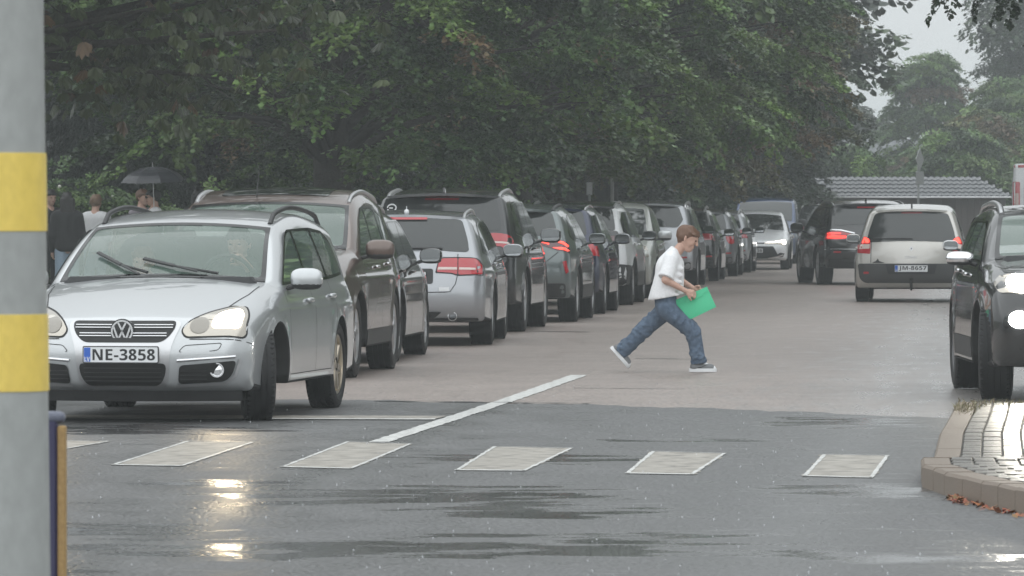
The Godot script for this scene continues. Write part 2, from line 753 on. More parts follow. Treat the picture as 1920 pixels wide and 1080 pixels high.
func std_outline(a: Dictionary) -> Array:
	var zf: float = a.zf
	var yn: float = a.yn
	var yb: float = a.get("yb", 0.22)
	var c: Vector2 = a.cowl
	var h: Vector2 = a.head
	var m: Vector2 = a.apex
	var t: Vector2 = a.tt
	var g: Vector2 = a.tg
	var zr: float = a.zr
	var ym: float = a.get("ym", 0.6)
	var rf: float = a.get("rf", 0.16)
	var rp: float = a.get("rp", 0.08)
	return [
		[zf - 0.17, yb, 0.05], [zf - 0.06, yb + 0.05, rf * 0.6], [zf - 0.01, lerpf(yb, yn, 0.35), rf], [zf, lerpf(yb, yn, 0.6), rf], [zf - 0.03, lerpf(yb, yn, 0.83), rf],
		[zf - 0.09, yn, rf * 0.9, "nose"], [zf - 0.2, yn + 0.055, rf * 0.8], [lerpf(zf - 0.2, c.x, 0.4), lerpf(yn + 0.055, c.y, 0.52), 0.12], [lerpf(zf - 0.2, c.x, 0.75), lerpf(yn + 0.055, c.y, 0.84), 0.11],
		[c.x, c.y, 0.1, "cowl!"], [lerpf(c.x, h.x, 0.5), lerpf(c.y, h.y, 0.5) + 0.025, rp], [h.x, h.y, rp, "head"], [lerpf(h.x, m.x, 0.4), lerpf(h.y, m.y, 0.62), 0.1], [m.x, m.y, 0.11],
		[lerpf(m.x, t.x, 0.5), lerpf(m.y, t.y, 0.3), 0.11], [lerpf(m.x, t.x, 0.85), lerpf(m.y, t.y, 0.75), 0.09], [t.x, t.y, rp, "tt!"], [lerpf(t.x, g.x, 0.5) - 0.015, lerpf(t.y, g.y, 0.5), rp], [g.x, g.y, rp + 0.02, "tg"],
		[lerpf(g.x, zr, 0.6), lerpf(g.y, ym, 0.4), 0.1], [zr, ym, 0.14], [zr + 0.02, lerpf(ym, yb, 0.55), 0.12], [zr + 0.13, yb + 0.03, 0.05],
	]

func tyre_mesh(R: float, w: float, rr: float) -> ArrayMesh:
	var key := "tyre%s_%s_%s" % [R, w, rr]
	if not mesh_cache.has(key):
		var b := MB.new()
		var p := [Vector2(rr - 0.005, -w / 2 + 0.02), Vector2(rr + 0.012, -w / 2 + 0.004), Vector2(lerpf(rr, R, 0.45), -w / 2 - 0.004), Vector2(R - 0.03, -w / 2 + 0.002), Vector2(R - 0.01, -w / 2 + 0.016)]
		var g := 4
		var span := w - 0.05
		for k in g:
			var x0 := -span / 2 + span * k / g
			var x1 := -span / 2 + span * (k + 1) / g
			p.append_array([Vector2(R, x0 + 0.004), Vector2(R, x1 - 0.004)])
			if k < g - 1:
				p.append_array([Vector2(R - 0.009, x1 - 0.004), Vector2(R - 0.009, x1 + 0.004)])
		p.append_array([Vector2(R - 0.01, w / 2 - 0.016), Vector2(R - 0.03, w / 2 - 0.002), Vector2(lerpf(rr, R, 0.45), w / 2 + 0.004), Vector2(rr + 0.012, w / 2 - 0.004), Vector2(rr - 0.005, w / 2 - 0.02)])
		b.lathe(p, Transform3D(Basis(Vector3(0, 0, 1), -PI / 2), Vector3.ZERO), 40)
		# sipes across the shoulder blocks
		for k in 48:
			var a := TAU * k / 48
			for s in [-1.0, 1.0]:
				b.box(Vector3(s * (w / 2 - 0.024), cos(a) * (R - 0.001), sin(a) * (R - 0.001)), Vector3(0.024, 0.006, 0.026), 0.0, Basis(Vector3.RIGHT, a))
		mesh_cache[key] = b.mesh()
	return mesh_cache[key]

func rim_mesh(rr: float, w: float, spokes: int, twin: bool) -> ArrayMesh:
	var key := "rim%s_%s_%s_%s" % [rr, w, spokes, twin]
	if not mesh_cache.has(key):
		var b := MB.new()
		var tf := Transform3D(Basis(Vector3(0, 0, 1), -PI / 2), Vector3.ZERO)
		b.lathe([Vector2(rr - 0.03, -w / 2 + 0.03), Vector2(rr - 0.02, w / 2 - 0.07), Vector2(rr - 0.018, w / 2 - 0.02), Vector2(rr - 0.006, w / 2 - 0.012), Vector2(rr + 0.006, w / 2 - 0.018)], tf, 36)
		b.lathe([Vector2(0.075, w / 2 - 0.06), Vector2(0.07, w / 2 - 0.035), Vector2(0.032, w / 2 - 0.03), Vector2(0.03, w / 2 - 0.024), Vector2(0.0, w / 2 - 0.022)], tf, 20)
		for k in spokes:
			var a0 := TAU * k / spokes
			for s in ([-0.13, 0.13] if twin else [0.0]):
				var a: float = a0 + s * 5.0 / spokes
				var wide := 0.03 if twin else 0.055
				var u := Vector3(0, cos(a), sin(a))
				var t := Vector3(0, -sin(a), cos(a))
				var x := Vector3(w / 2 - 0.04, 0, 0)
				var o := Vector3(w / 2 - 0.022, 0, 0)
				var r0 := 0.05
				var r1 := rr - 0.016
				var A := [x + u * r0 - t * wide * 0.8, o + u * r0 - t * wide * 0.4, o + u * r0 + t * wide * 0.4, x + u * r0 + t * wide * 0.8]
				var B := [x + u * r1 - t * wide * 0.62, o + u * r1 - t * wide * 0.4, o + u * r1 + t * wide * 0.4, x + u * r1 + t * wide * 0.62]
				for e in 3:
					b.quad(A[e], A[e + 1], B[e + 1], B[e], [-t + Vector3(1, 0, 0), Vector3(1, 0, 0), t + Vector3(1, 0, 0)][e])
		mesh_cache[key] = b.mesh()
	return mesh_cache[key]

func brake_mesh(rr: float, w: float) -> ArrayMesh:
	var key := "brake%s_%s" % [rr, w]
	if not mesh_cache.has(key):
		var b := MB.new()
		var tf := Transform3D(Basis(Vector3(0, 0, 1), -PI / 2), Vector3.ZERO)
		b.lathe([Vector2(rr - 0.02, w / 2 - 0.11), Vector2(rr - 0.05, w / 2 - 0.105), Vector2(0.08, w / 2 - 0.1), Vector2(0.0, w / 2 - 0.09)], tf, 24)
		mesh_cache[key] = b.mesh()
	return mesh_cache[key]

func add_wheel(root: Node3D, at: Vector3, R: float, w: float, rr: float, spokes: int, twin: bool, rim: Material, steer := 0.0) -> void:
	var o := Node3D.new()
	o.name = "wheel"
	root.add_child(o, true)
	o.position = at
	o.rotation = Vector3(0, steer + (PI if at.x < 0.0 else 0.0), 0)
	put(o, "tyre", tyre_mesh(R, w, rr), M.rubber)
	put(o, "rim", rim_mesh(rr, w, spokes, twin), rim)
	put(o, "brake_disc", brake_mesh(rr, w), M.iron)

func add_plate(root: Node3D, at: Vector3, basis: Basis, text: String, m: Material) -> void:
	var o := Node3D.new()
	o.name = "number_plate"
	root.add_child(o, true)
	o.transform = Transform3D(basis, at)
	var b := MB.new()
	b.prism(rect(-0.262, -0.058, 0.262, 0.058, 0.012), Transform3D(Basis.IDENTITY, Vector3(0, 0, -0.004)), 0.008)
	part(o, "plate_frame", b, M.black_plastic)
	b = MB.new()
	b.prism(rect(-0.255, -0.051, 0.255, 0.051, 0.008), Transform3D(Basis.IDENTITY, Vector3(0, 0, 0.004)), 0.003)
	part(o, "plate_sheet", b, m)
	b = MB.new()
	b.prism(rect(-0.252, -0.048, -0.208, 0.048, 0.006), Transform3D(Basis.IDENTITY, Vector3(0, 0, 0.007)), 0.0015)
	part(o, "country_strip", b, M.plate_blue)
	lettering(o, "characters", text, 0.078, 0.43, Vector3(0.022, 0, 0.0075), M.plate_ink)
	lettering(o, "country_code", "LV", 0.03, 0.036, Vector3(-0.23, -0.03, 0.009), M.plate_white)

func lettering(root: Node3D, called: String, text: String, height: float, width: float, at: Vector3, m: Material, serif := false) -> MeshInstance3D:
	var t := TextMesh.new()
	var f := SystemFont.new()
	f.font_names = PackedStringArray(["Droid Serif" if serif else "Droid Sans"])
	f.font_weight = 700
	t.font = f
	t.text = text
	t.font_size = 64
	t.depth = 0.0012
	t.pixel_size = 0.001
	var box := t.get_aabb()
	var o := put(root, called, t, m)
	o.scale = Vector3(width / maxf(box.size.x, 1e-4), height / maxf(box.size.y, 1e-4), 1)
	o.position = at - Vector3(box.get_center().x * o.scale.x, box.get_center().y * o.scale.y, 0)
	return o

func add_mirror(root: Node3D, c: Car, z: float, y: float, s: float, cap: Material, foot: Material, size := Vector3(0.115, 0.075, 0.065)) -> void:
	var face := c.flank(Vector2(z, y - 0.05), s)
	var o := Node3D.new()
	o.name = "wing_mirror"
	root.add_child(o, true)
	o.position = face + Vector3(s * (size.x + 0.03), 0.06, 0.02)
	var b := MB.new()
	b.ball(Vector3.ZERO, size, 0.72, Basis(Vector3.UP, s * 0.18), 18, 10)
	part(o, "mirror_cap", b, cap)
	b = MB.new()
	b.ball(Vector3(0, -size.y * 0.55, 0.0), Vector3(size.x * 0.93, size.y * 0.5, size.z * 0.93), 0.75, Basis(Vector3.UP, s * 0.18), 16, 8)
	b.box(Vector3(-s * (size.x * 0.85), -size.y * 0.75, 0.01), Vector3(size.x * 0.8, 0.035, 0.06), 0.012, Basis(Vector3(0, 0, 1), s * 0.3))
	part(o, "mirror_foot", b, foot)
	b = MB.new()
	b.prism(rounded(rect(-size.x * 0.86, -size.y * 0.74, size.x * 0.86, size.y * 0.8), 0.05), Transform3D(Basis(Vector3.UP, PI + s * 0.12), Vector3(0, 0, -size.z * 0.8)), size.z * 0.24)
	part(o, "mirror_glass", b, M.mirror)

func add_rail(root: Node3D, c: Car, x: float, z0: float, z1: float, lift: float, r: float, m: Material, s: float, drop := 0.13) -> void:
	var pts := []
	var n := 14
	for k in n + 1:
		var t := float(k) / n
		var p := c.over(Vector2(s * x, lerpf(z0, z1, t)))
		var e := minf(t, 1.0 - t) / drop
		p.y += lift * sqrt(clampf(1.0 - pow(1.0 - minf(e, 1.0), 2.0), 0, 1)) - r * 0.3
		pts.append(p)
	var b := MB.new()
	b.tube(pts, [r], 8)
	part(root, "roof_rail", b, m)

# one vehicle; returns [node, Car]
func vehicle(d: Dictionary) -> Array:
	var root := thing(d.called, d.label, d.category, Vector3.ZERO, 0.0, d.get("group", ""))
	var c := Car.new()
	for k in ["W", "wb", "R", "ys", "belt", "tum", "sh", "tuck", "pf", "pr", "bow", "crown", "flare", "crease", "crease_y"]:
		if d.has(k):
			c.set(k, d[k])
	c.zf = d.shape.zf
	c.zr = d.shape.zr
	c.top = d.shape.apex.y
	var yb: float = d.shape.get("yb", 0.22)
	c.outline(std_outline(d.shape), d.get("sill", yb), yb, yb + 0.03)
	var hollow: bool = d.get("hollow", false)
	var windows := []
	for w in d.windows:
		windows.append(rounded(poly(w), 0.035))
	var paint := MB.new()
	var under := MB.new()
	c.shell(paint, under, windows if hollow else [], hollow, d.get("cell", 0.1))
	part(root, "body", paint, d.paint)
	part(root, "underbody", under, M.under)
	# lower cladding along sills, bumpers and arches
	if d.has("cladding"):
		for s in [-1.0, 1.0]:
			for q in d.cladding:
				var b := MB.new()
				patch(b, poly(q), 0.12, c.flank.bind(s), 0.006)
				part(root, "side_cladding", b, M.clad)
	# glass
	var frit := 0.055 if hollow else 0.0
	var ws := rect(-1.0, 0.0, 1.0, 1.0)
	var inner := rounded(rect(-0.955, 0.075, 0.955, 0.95), 0.08)
	var b := MB.new()
	if hollow:
		patch(b, ws, 0.125, c.screen, 0.002)
		part(root, "windscreen", b, M.glass)
		b = MB.new()
		patch(b, rect(-1.0, -0.02, 1.0, 1.03), 0.125, c.screen, 0.005, [inner])
		part(root, "windscreen_frame", b, M.black_gloss)
		b = MB.new()
		patch(b, ws, 0.125, c.tail, 0.002)
		part(root, "rear_window", b, M.glass)
	else:
		patch(b, rounded(rect(-0.985, 0.02, 0.985, 0.985), 0.08), 0.125, c.screen, 0.004)
		part(root, "windscreen", b, M.dark_glass)
		b = MB.new()
		var rw: PackedVector2Array = rounded(poly(d.get("rear_glass", [-0.95, 0.06, 0.95, 0.06, 0.97, 0.93, -0.97, 0.93])), 0.1)
		patch(b, rw, 0.125, c.tail, 0.004)
		part(root, "rear_window", b, d.get("rear_glass_mat", M.dark_glass))
	for s in [-1.0, 1.0]:
		if d.has("surround"):
			b = MB.new()
			patch(b, rounded(poly(d.surround), 0.05), 0.1, c.flank.bind(s), 0.003, windows)
			part(root, "window_surround", b, M.black_gloss)
		if d.has("chrome_line"):
			b = MB.new()
			patch(b, stripe(rounded(poly(d.surround), 0.05), d.chrome_line), 0.1, c.flank.bind(s), 0.005)
			part(root, "window_trim", b, M.chrome)
		for w in windows:
			b = MB.new()
			patch(b, w, 0.1, c.flank.bind(s), 0.0 if hollow else 0.004)
			part(root, "side_window", b, M.glass if hollow else M.dark_glass)
		if d.has("seams"):
			for q in d.seams:
				b = MB.new()
				patch(b, stripe(poly(q), 0.006), 0.12, c.flank.bind(s), 0.0012)
				part(root, "door_seam", b, M.seam)
		for q in d.get("handles", []):
			b = MB.new()
			var at := c.flank(Vector2(q[0], q[1]), s)
			b.ball(at + Vector3(s * 0.018, 0, 0), Vector3(0.02, 0.017, 0.095), 0.7, Basis.IDENTITY, 12, 7)
			part(root, "door_handle", b, d.get("handle_mat", d.paint))
		if d.has("mirror"):
			add_mirror(root, c, d.mirror[0], d.mirror[1], s, d.get("mirror_cap", d.paint), M.black_plastic, d.get("mirror_size", Vector3(0.115, 0.075, 0.065)))
		if d.has("rails"):
			add_rail(root, c, d.rails[0], d.rails[1], d.rails[2], d.rails[3], d.rails[4], d.get("rail_mat", M.black_plastic), s)
	# wheels
	var tw: float = d.get("tw", 0.215)
	for za in [c.wb / 2, -c.wb / 2]:
		for s in [-1.0, 1.0]:
			var x: float = c.W * c.xs(c.R, za) - tw / 2 + d.get("track", -0.006)
			add_wheel(root, Vector3(s * x, c.R, za), c.R, tw, d.get("rr", 0.21), d.get("spokes", 7), d.get("twin", false), d.get("rim", M.alloy), d.get("steer", 0.0) if za > 0.0 else 0.0)
	# lamps and trim: [name, face, outline, material, mirrored, cell]
	for e in d.get("trim", []):
		for s in ([1.0, -1.0] if e[4] else [1.0]):
			b = MB.new()
			var q: PackedVector2Array = e[2] if s > 0.0 else flip(e[2])
			patch(b, q, e[5] if e.size() > 5 else 0.08, c.front if e[1] == "front" else c.rear if e[1] == "rear" else c.over, e[6] if e.size() > 6 else 0.004)
			part(root, e[0], b, e[3])
	# spoiler lip over the rear window
	if d.has("spoiler"):
		b = MB.new()
		var sp: Array = d.spoiler
		var rows := []
		var n := 10
		for k in n + 1:
			var x: float = lerpf(-sp[0], sp[0], float(k) / n)
			var p := c.over(Vector2(x, d.shape.tt.x + 0.12))
			var e := 1.0 - pow(absf(x) / sp[0], 6.0)
			var q := c.on_outline(c.keys["tt"], x / c.xs(d.shape.tt.y, d.shape.tt.x))
			rows.append([p + Vector3(0, 0.004, 0), q + Vector3(0, 0.012, -sp[1] * e), q + Vector3(0, -0.02, -sp[1] * e), q + Vector3(0, -0.05, 0.02)])
		for k in n:
			for j in 3:
				b.quad(rows[k][j], rows[k + 1][j], rows[k + 1][j + 1], rows[k][j + 1], [Vector3(0, 1, -0.2), Vector3(0, 0, -1), Vector3(0, -1, -0.2)][j])
		for k in [0, n]:
			b.quad(rows[k][0], rows[k][1], rows[k][2], rows[k][3], Vector3(-1 if k == 0 else 1, 0, 0))
		part(root, "spoiler", b, d.get("spoiler_mat", d.paint))
	return [root, c]

# sets a vehicle so that the point (x, z) of its own plan stands at the place (wx, wz) of the street
func stand(root: Node3D, turn: float, lx: float, lz: float, wx: float, wz: float) -> void:
	var o := Basis(Vector3.UP, turn) * Vector3(lx, 0, lz)
	root.rotation.y = turn
	root.position = Vector3(wx - o.x, 0, wz - o.z)

# ---------------------------------------------------------------- the place
const EYE := 1.45

func _ready() -> void:
	rng.seed = 7
	# camera: a long lens, horizon a little above the middle of the picture
	var cam := Camera3D.new()
	cam.name = "camera"
	add_child(cam)
	cam.position = Vector3(0, EYE, 0)
	cam.rotation.x = -atan(148.0 / 11000.0)
	var look := CameraAttributesPhysical.new()
	look.frustum_focal_length = 244.44
	look.frustum_focus_distance = 48.0
	look.frustum_near = 0.5
	look.frustum_far = 3000.0
	look.exposure_aperture = 23.0
	cam.attributes = look
	cam.fov = rad_to_deg(2.0 * atan(540.0 / 11000.0))
	cam.near = 0.5
	cam.far = 3000.0
	cam.current = true
	# sky and air
	var we := WorldEnvironment.new()
	we.name = "environment"
	var env := Environment.new()
	env.background_mode = Environment.BG_SKY
	var sky := Sky.new()
	var sm := ProceduralSkyMaterial.new()
	sm.sky_top_color = Color(0.98, 0.99, 1.0)
	sm.sky_horizon_color = Color(0.705, 0.714, 0.708)
	sm.sky_curve = 0.25
	sm.ground_bottom_color = Color(0.3, 0.3, 0.3)
	sm.ground_horizon_color = Color(0.6, 0.6, 0.6)
	sm.sun_angle_max = 1.0
	sky.sky_material = sm
	env.sky = sky
	env.background_energy_multiplier = 1.0
	env.tonemap_mode = Environment.TONE_MAPPER_LINEAR
	env.tonemap_exposure = 1.7
	env.fog_enabled = true
	env.fog_light_color = Color(0.82, 0.84, 0.84)
	env.fog_density = 0.00105
	env.sdfgi_enabled = true
	env.ssao_enabled = true
	env.ssil_enabled = true
	we.environment = env
	add_child(we)
	# the sun behind thick cloud
	var sun := DirectionalLight3D.new()
	sun.name = "sun"
	sun.light_energy = 0.5
	sun.light_color = Color(0.97, 0.99, 1.0)
	sun.light_angular_distance = 150.0
	sun.rotation_degrees = Vector3(-58, -30, 0)
	sun.shadow_enabled = true
	add_child(sun)
	make_materials()
	make_ground()
	make_cars()
	make_vegetation()
	make_far_things()
	make_near_things()
	make_people()

func make_materials() -> void:
	M.rubber = mat(Vector3(0.014, 0.014, 0.015), 0.55, 0.0, {"spec": 0.4})
	M.iron = mat(Vector3(0.03, 0.03, 0.03), 0.5, 0.6)
	M.alloy = mat(Vector3(0.5, 0.5, 0.51), 0.3, 0.85, {"coat": 0.5})
	M.alloy_bronze = mat(Vector3(0.42, 0.36, 0.28), 0.3, 0.8, {"coat": 0.5})
	M.alloy_dark = mat(Vector3(0.14, 0.14, 0.145), 0.35, 0.8, {"coat": 0.4})
	M.under = mat(Vector3(0.012, 0.012, 0.012), 0.8)
	M.clad = mat(Vector3(0.025, 0.025, 0.026), 0.5)
	M.black_plastic = mat(Vector3(0.018, 0.018, 0.019), 0.45)
	M.black_gloss = mat(Vector3(0.012, 0.012, 0.013), 0.12)
	M.seam = mat(Vector3(0.03, 0.03, 0.03), 0.8)
	M.chrome = mat(Vector3(0.72, 0.72, 0.73), 0.12, 1.0)
	M.satin = mat(Vector3(0.6, 0.6, 0.61), 0.28, 0.9)
	M.mirror = mat(Vector3(0.5, 0.52, 0.53), 0.05, 1.0)
	M.glass = mat(Vector3(0.17, 0.25, 0.205), 0.02, 0.0, {"alpha": 0.38})
	M.dark_glass = mat(Vector3(0.02, 0.024, 0.023), 0.05, 0.0, {"spec": 0.62})
	M.grey_glass = mat(Vector3(0.03, 0.033, 0.033), 0.08, 0.0, {"spec": 0.6})
	M.plate_white = mat(Vector3(0.7, 0.71, 0.72), 0.4)
	M.plate_blue = mat(Vector3(0.03, 0.12, 0.5), 0.4)
	M.plate_ink = mat(Vector3(0.012, 0.012, 0.014), 0.5)
	M.silver = mat(Vector3(0.52, 0.535, 0.545), 0.3, 0.55, {"coat": 1.0})
	M.brown = mat(Vector3(0.12, 0.083, 0.068), 0.32, 0.5, {"coat": 1.0})
	M.olive = mat(Vector3(0.045, 0.043, 0.037), 0.32, 0.5, {"coat": 1.0})
	M.graphite = mat(Vector3(0.02, 0.021, 0.023), 0.3, 0.45, {"coat": 1.0})
	M.greygreen = mat(Vector3(0.13, 0.155, 0.155), 0.3, 0.4, {"coat": 1.0})
	M.navy = mat(Vector3(0.012, 0.018, 0.05), 0.3, 0.4, {"coat": 1.0})
	M.black = mat(Vector3(0.012, 0.012, 0.013), 0.25, 0.2, {"coat": 1.0})
	M.white = mat(Vector3(0.72, 0.73, 0.74), 0.3, 0.0, {"coat": 1.0})
	M.beige = mat(Vector3(0.42, 0.43, 0.4), 0.3, 0.5, {"coat": 1.0})
	M.grey_silver = mat(Vector3(0.36, 0.37, 0.39), 0.3, 0.5, {"coat": 1.0})
	M.mid_grey = mat(Vector3(0.16, 0.165, 0.175), 0.3, 0.5, {"coat": 1.0})
	M.warm_silver = mat(Vector3(0.54, 0.52, 0.485), 0.32, 0.45, {"coat": 1.0})
	M.blue = mat(Vector3(0.012, 0.04, 0.12), 0.3, 0.4, {"coat": 1.0})
	M.red_lens = mat(Vector3(0.42, 0.012, 0.022), 0.12, 0.0, {"coat": 1.0})
	M.deep_red_lens = mat(Vector3(0.2, 0.008, 0.014), 0.12, 0.0, {"coat": 1.0})
	M.pale_lens = mat(Vector3(0.62, 0.5, 0.46), 0.12, 0.0, {"coat": 1.0})
	M.smoke_lens = mat(Vector3(0.1, 0.02, 0.025), 0.12, 0.0, {"coat": 1.0})
	M.red_lit = mat(Vector3(0.5, 0.02, 0.02), 0.15, 0.0, {"emit": Vector3(1.0, 0.05, 0.035), "power": 1.6})
	M.red_glow = mat(Vector3(0.5, 0.02, 0.02), 0.15, 0.0, {"emit": Vector3(1.0, 0.07, 0.045), "power": 1.7})
	M.lamp_bowl = mat(Vector3(0.5, 0.46, 0.4), 0.18, 0.6, {"coat": 1.0})
	M.lamp_warm = mat(Vector3(0.8, 0.75, 0.65), 0.2, 0.0, {"emit": Vector3(1.0, 0.83, 0.6), "power": 3.2})
	M.lamp_white = mat(Vector3(0.8, 0.8, 0.8), 0.2, 0.0, {"emit": Vector3(1.0, 0.98, 0.9), "power": 40.0})
	M.lamp_day = mat(Vector3(0.8, 0.8, 0.8), 0.2, 0.0, {"emit": Vector3(1.0, 0.97, 0.9), "power": 4.0})
	M.reflector = mat(Vector3(0.3, 0.28, 0.25), 0.2, 0.5)
	M.bumper_grey = mat(Vector3(0.05, 0.05, 0.05), 0.5)
	M.grille = mat(Vector3(0.01, 0.01, 0.01), 0.5)
	M.cloth_dark = mat(Vector3(0.035, 0.036, 0.038), 0.9)
	M.cloth_grey = mat(Vector3(0.09, 0.092, 0.095), 0.9)
	M.skin = mat(Vector3(0.5, 0.31, 0.24), 0.55)

const ROAD_TURN := -0.083

func make_wagon() -> void:
	var d := {
		"called": "station_wagon", "label": "silver station wagon with plate NE-3858 pulling out at the crossing, headlights on", "category": "car",
		"paint": M.silver, "W": 0.892, "wb": 2.578, "R": 0.318, "belt": 0.97, "tum": 0.2, "tuck": 0.05, "pf": 0.07, "pr": 0.1, "bow": [0.24, 0.15, 0.0, -0.1], "crown": 0.045, "crease": 0.007, "crease_y": 0.8,
		"shape": {"zf": 2.16, "yn": 0.68, "cowl": Vector2(0.93, 0.975), "head": Vector2(0.13, 1.345), "apex": Vector2(-0.75, 1.45), "tt": Vector2(-2.03, 1.365), "tg": Vector2(-2.28, 0.98), "zr": -2.4, "yb": 0.215, "rf": 0.17, "rp": 0.1},
		"sill": 0.24, "hollow": true, "cell": 0.08, "rr": 0.218, "spokes": 7, "rim": M.alloy_bronze, "tw": 0.205, "steer": 0.27,
		"windows": [[0.74, 0.985, 0.12, 1.285, -0.02, 1.325, -0.14, 1.335, -0.2, 0.995], [-0.27, 0.995, -0.2, 1.338, -0.86, 1.338, -1.02, 1.005], [-1.09, 1.008, -0.93, 1.335, -1.45, 1.315, -1.72, 1.24, -1.93, 1.03]],
		"surround": [0.83, 0.965, 0.13, 1.305, -0.02, 1.348, -0.9, 1.36, -1.46, 1.335, -1.75, 1.262, -1.99, 1.012, -1.1, 0.985],
		"mirror": [0.66, 1.0], "handles": [[-0.05, 0.845], [-0.98, 0.865]], "rails": [0.60, 0.0, -1.9, 0.055, 0.018],
		"seams": [[0.86, 0.95, 0.82, 0.6, 0.8, 0.3], [-0.23, 0.98, -0.26, 0.6, -0.25, 0.3], [-1.03, 0.99, -1.12, 0.75, -0.95, 0.5, -0.86, 0.31], [0.8, 0.3, -0.86, 0.3]],
	}
	var made := vehicle(d)
	var root: Node3D = made[0]
	var c: Car = made[1]
	var b := MB.new()
	# chrome shield from bonnet edge down to the lower intake
	patch(b, rounded(poly([-0.4, 0.695, -0.33, 0.52, -0.3, 0.25, 0.3, 0.25, 0.33, 0.52, 0.4, 0.695]), 0.06), 0.06, c.front, 0.004)
	part(root, "grille_shield", b, M.satin)
	b = MB.new()
	patch(b, rounded(poly([-0.36, 0.69, -0.335, 0.61, -0.27, 0.548, 0.27, 0.548, 0.335, 0.61, 0.36, 0.69]), 0.05), 0.06, c.front, 0.008)
	part(root, "upper_grille", b, M.grille)
	for y in [0.668, 0.65, 0.612, 0.594]:
		for s in [-1.0, 1.0]:
			b = MB.new()
			var w: float = 0.335 if y > 0.63 else 0.3
			var q := PackedVector3Array()
			var pts := []
			for k in 5:
				pts.append(c.front(Vector2(s * lerpf(0.075, w, k / 4.0), y)) + Vector3(0, 0, 0.012))
			b.tube(pts, [0.0055], 6)
			part(root, "grille_slat", b, M.chrome)
	b = MB.new()
	patch(b, rounded(poly([-0.3, 0.41, -0.292, 0.33, -0.25, 0.262, 0.25, 0.262, 0.292, 0.33, 0.3, 0.41]), 0.04), 0.06, c.front, 0.008)
	part(root, "lower_grille", b, M.grille)
	for y in [0.375, 0.345, 0.315, 0.288]:
		b = MB.new()
		var pts := []
		for k in 7:
			pts.append(c.front(Vector2(lerpf(-0.265, 0.265, k / 6.0), y)) + Vector3(0, 0, 0.011))
		b.tube(pts, [0.0035], 5)
		part(root, "grille_slat", b, M.black_plastic)
	# badge: a ring with a V over a W
	var at := c.front(Vector2(0, 0.626)) + Vector3(0, 0, 0.02)
	var badge := Node3D.new()
	badge.name = "badge"
	root.add_child(badge, true)
	badge.position = at
	b = MB.new()
	b.lathe([Vector2(0.084, -0.02), Vector2(0.084, 0.0), Vector2(0.0, 0.002)], Transform3D(Basis(Vector3.RIGHT, PI / 2), Vector3.ZERO), 30)
	part(badge, "badge_base", b, M.black_gloss)
	b = MB.new()
	b.lathe([Vector2(0.076, 0.0), Vector2(0.076, 0.008), Vector2(0.064, 0.008), Vector2(0.064, 0.0)], Transform3D(Basis(Vector3.RIGHT, PI / 2), Vector3.ZERO), 30)
	var w := 0.0125
	for s in [-1.0, 1.0]:
		for e in [[Vector2(0.028, 0.06), Vector2(0.0, 0.006)], [Vector2(0.058, 0.03), Vector2(0.026, -0.058)], [Vector2(0.026, -0.058), Vector2(0.0, -0.004)]]:
			b.prism(stripe(PackedVector2Array([Vector2(s * e[0].x, e[0].y), Vector2(s * e[1].x, e[1].y)]), w), Transform3D(Basis.IDENTITY, Vector3(0, 0, 0.001)), 0.007)
	part(badge, "badge_emblem", b, M.chrome)
	add_plate(root, c.front(Vector2(0, 0.468)) + Vector3(0, 0, 0.02), Basis.IDENTITY, "NE-3858", M.plate_white)
	for s in [1.0, -1.0]:
		# headlight: dark gap, bright bowl, lit reflector
		var o := Node3D.new()
		o.name = "headlight"
		root.add_child(o, true)
		var shape := rounded(poly([0.395, 0.63, 0.425, 0.588, 0.775, 0.596, 0.79, 0.63, 0.775, 0.735, 0.735, 0.785, 0.66, 0.782, 0.53, 0.742, 0.44, 0.69]), 0.045)
		b = MB.new()
		patch(b, rounded(poly([0.385, 0.63, 0.418, 0.578, 0.785, 0.586, 0.8, 0.63, 0.785, 0.74, 0.738, 0.795, 0.655, 0.792, 0.525, 0.752, 0.432, 0.698]), 0.045) if s > 0.0 else flip(rounded(poly([0.385, 0.63, 0.418, 0.578, 0.785, 0.586, 0.8, 0.63, 0.785, 0.74, 0.738, 0.795, 0.655, 0.792, 0.525, 0.752, 0.432, 0.698]), 0.045)), 0.06, c.front, 0.003)
		part(o, "lamp_gasket", b, M.seam)
		b = MB.new()
		patch(b, shape if s > 0.0 else flip(shape), 0.05, c.front, 0.006)
		part(o, "lamp_bowl", b, M.lamp_bowl)
		b = MB.new()
		patch(b, disc(Vector2(s * 0.505, 0.66), 0.062, 0.052), 0.04, c.front, 0.009)
		part(o, "lamp_reflector", b, M.reflector)
		b = MB.new()
		var glow := rounded(poly([0.575, 0.64, 0.76, 0.645, 0.755, 0.73, 0.72, 0.765, 0.66, 0.76, 0.59, 0.735]), 0.05)
		patch(b, glow if s > 0.0 else flip(glow), 0.05, c.front, 0.0095)
		part(o, "lamp_glow", b, M.lamp_warm)
		var l := SpotLight3D.new()
		l.name = "headlight_beam"
		add_child(l)
		l.set_meta("s", s)
		l.light_color = Color(1.0, 0.9, 0.74)
		l.light_energy = 0.35
		l.light_size = 0.06
		l.spot_range = 60.0
		l.spot_angle = 40.0
		l.spot_attenuation = 1.0
		l.shadow_enabled = true
		# bumper strip, fog recess and lamp
		b = MB.new()
		var pts := []
		for k in 8:
			pts.append(c.front(Vector2(s * lerpf(0.37, 0.74, k / 7.0), lerpf(0.427, 0.452, k / 7.0))) + Vector3(0, 0, 0.004))
		b.tube(pts, [0.011], 6)
		part(root, "bumper_strip", b, M.chrome)
		b = MB.new()
		var fog := rounded(poly([0.37, 0.27, 0.385, 0.395, 0.745, 0.425, 0.72, 0.33, 0.67, 0.285]), 0.03)
		patch(b, fog if s > 0.0 else flip(fog), 0.06, c.front, 0.005)
		part(root, "fog_recess", b, M.grille)
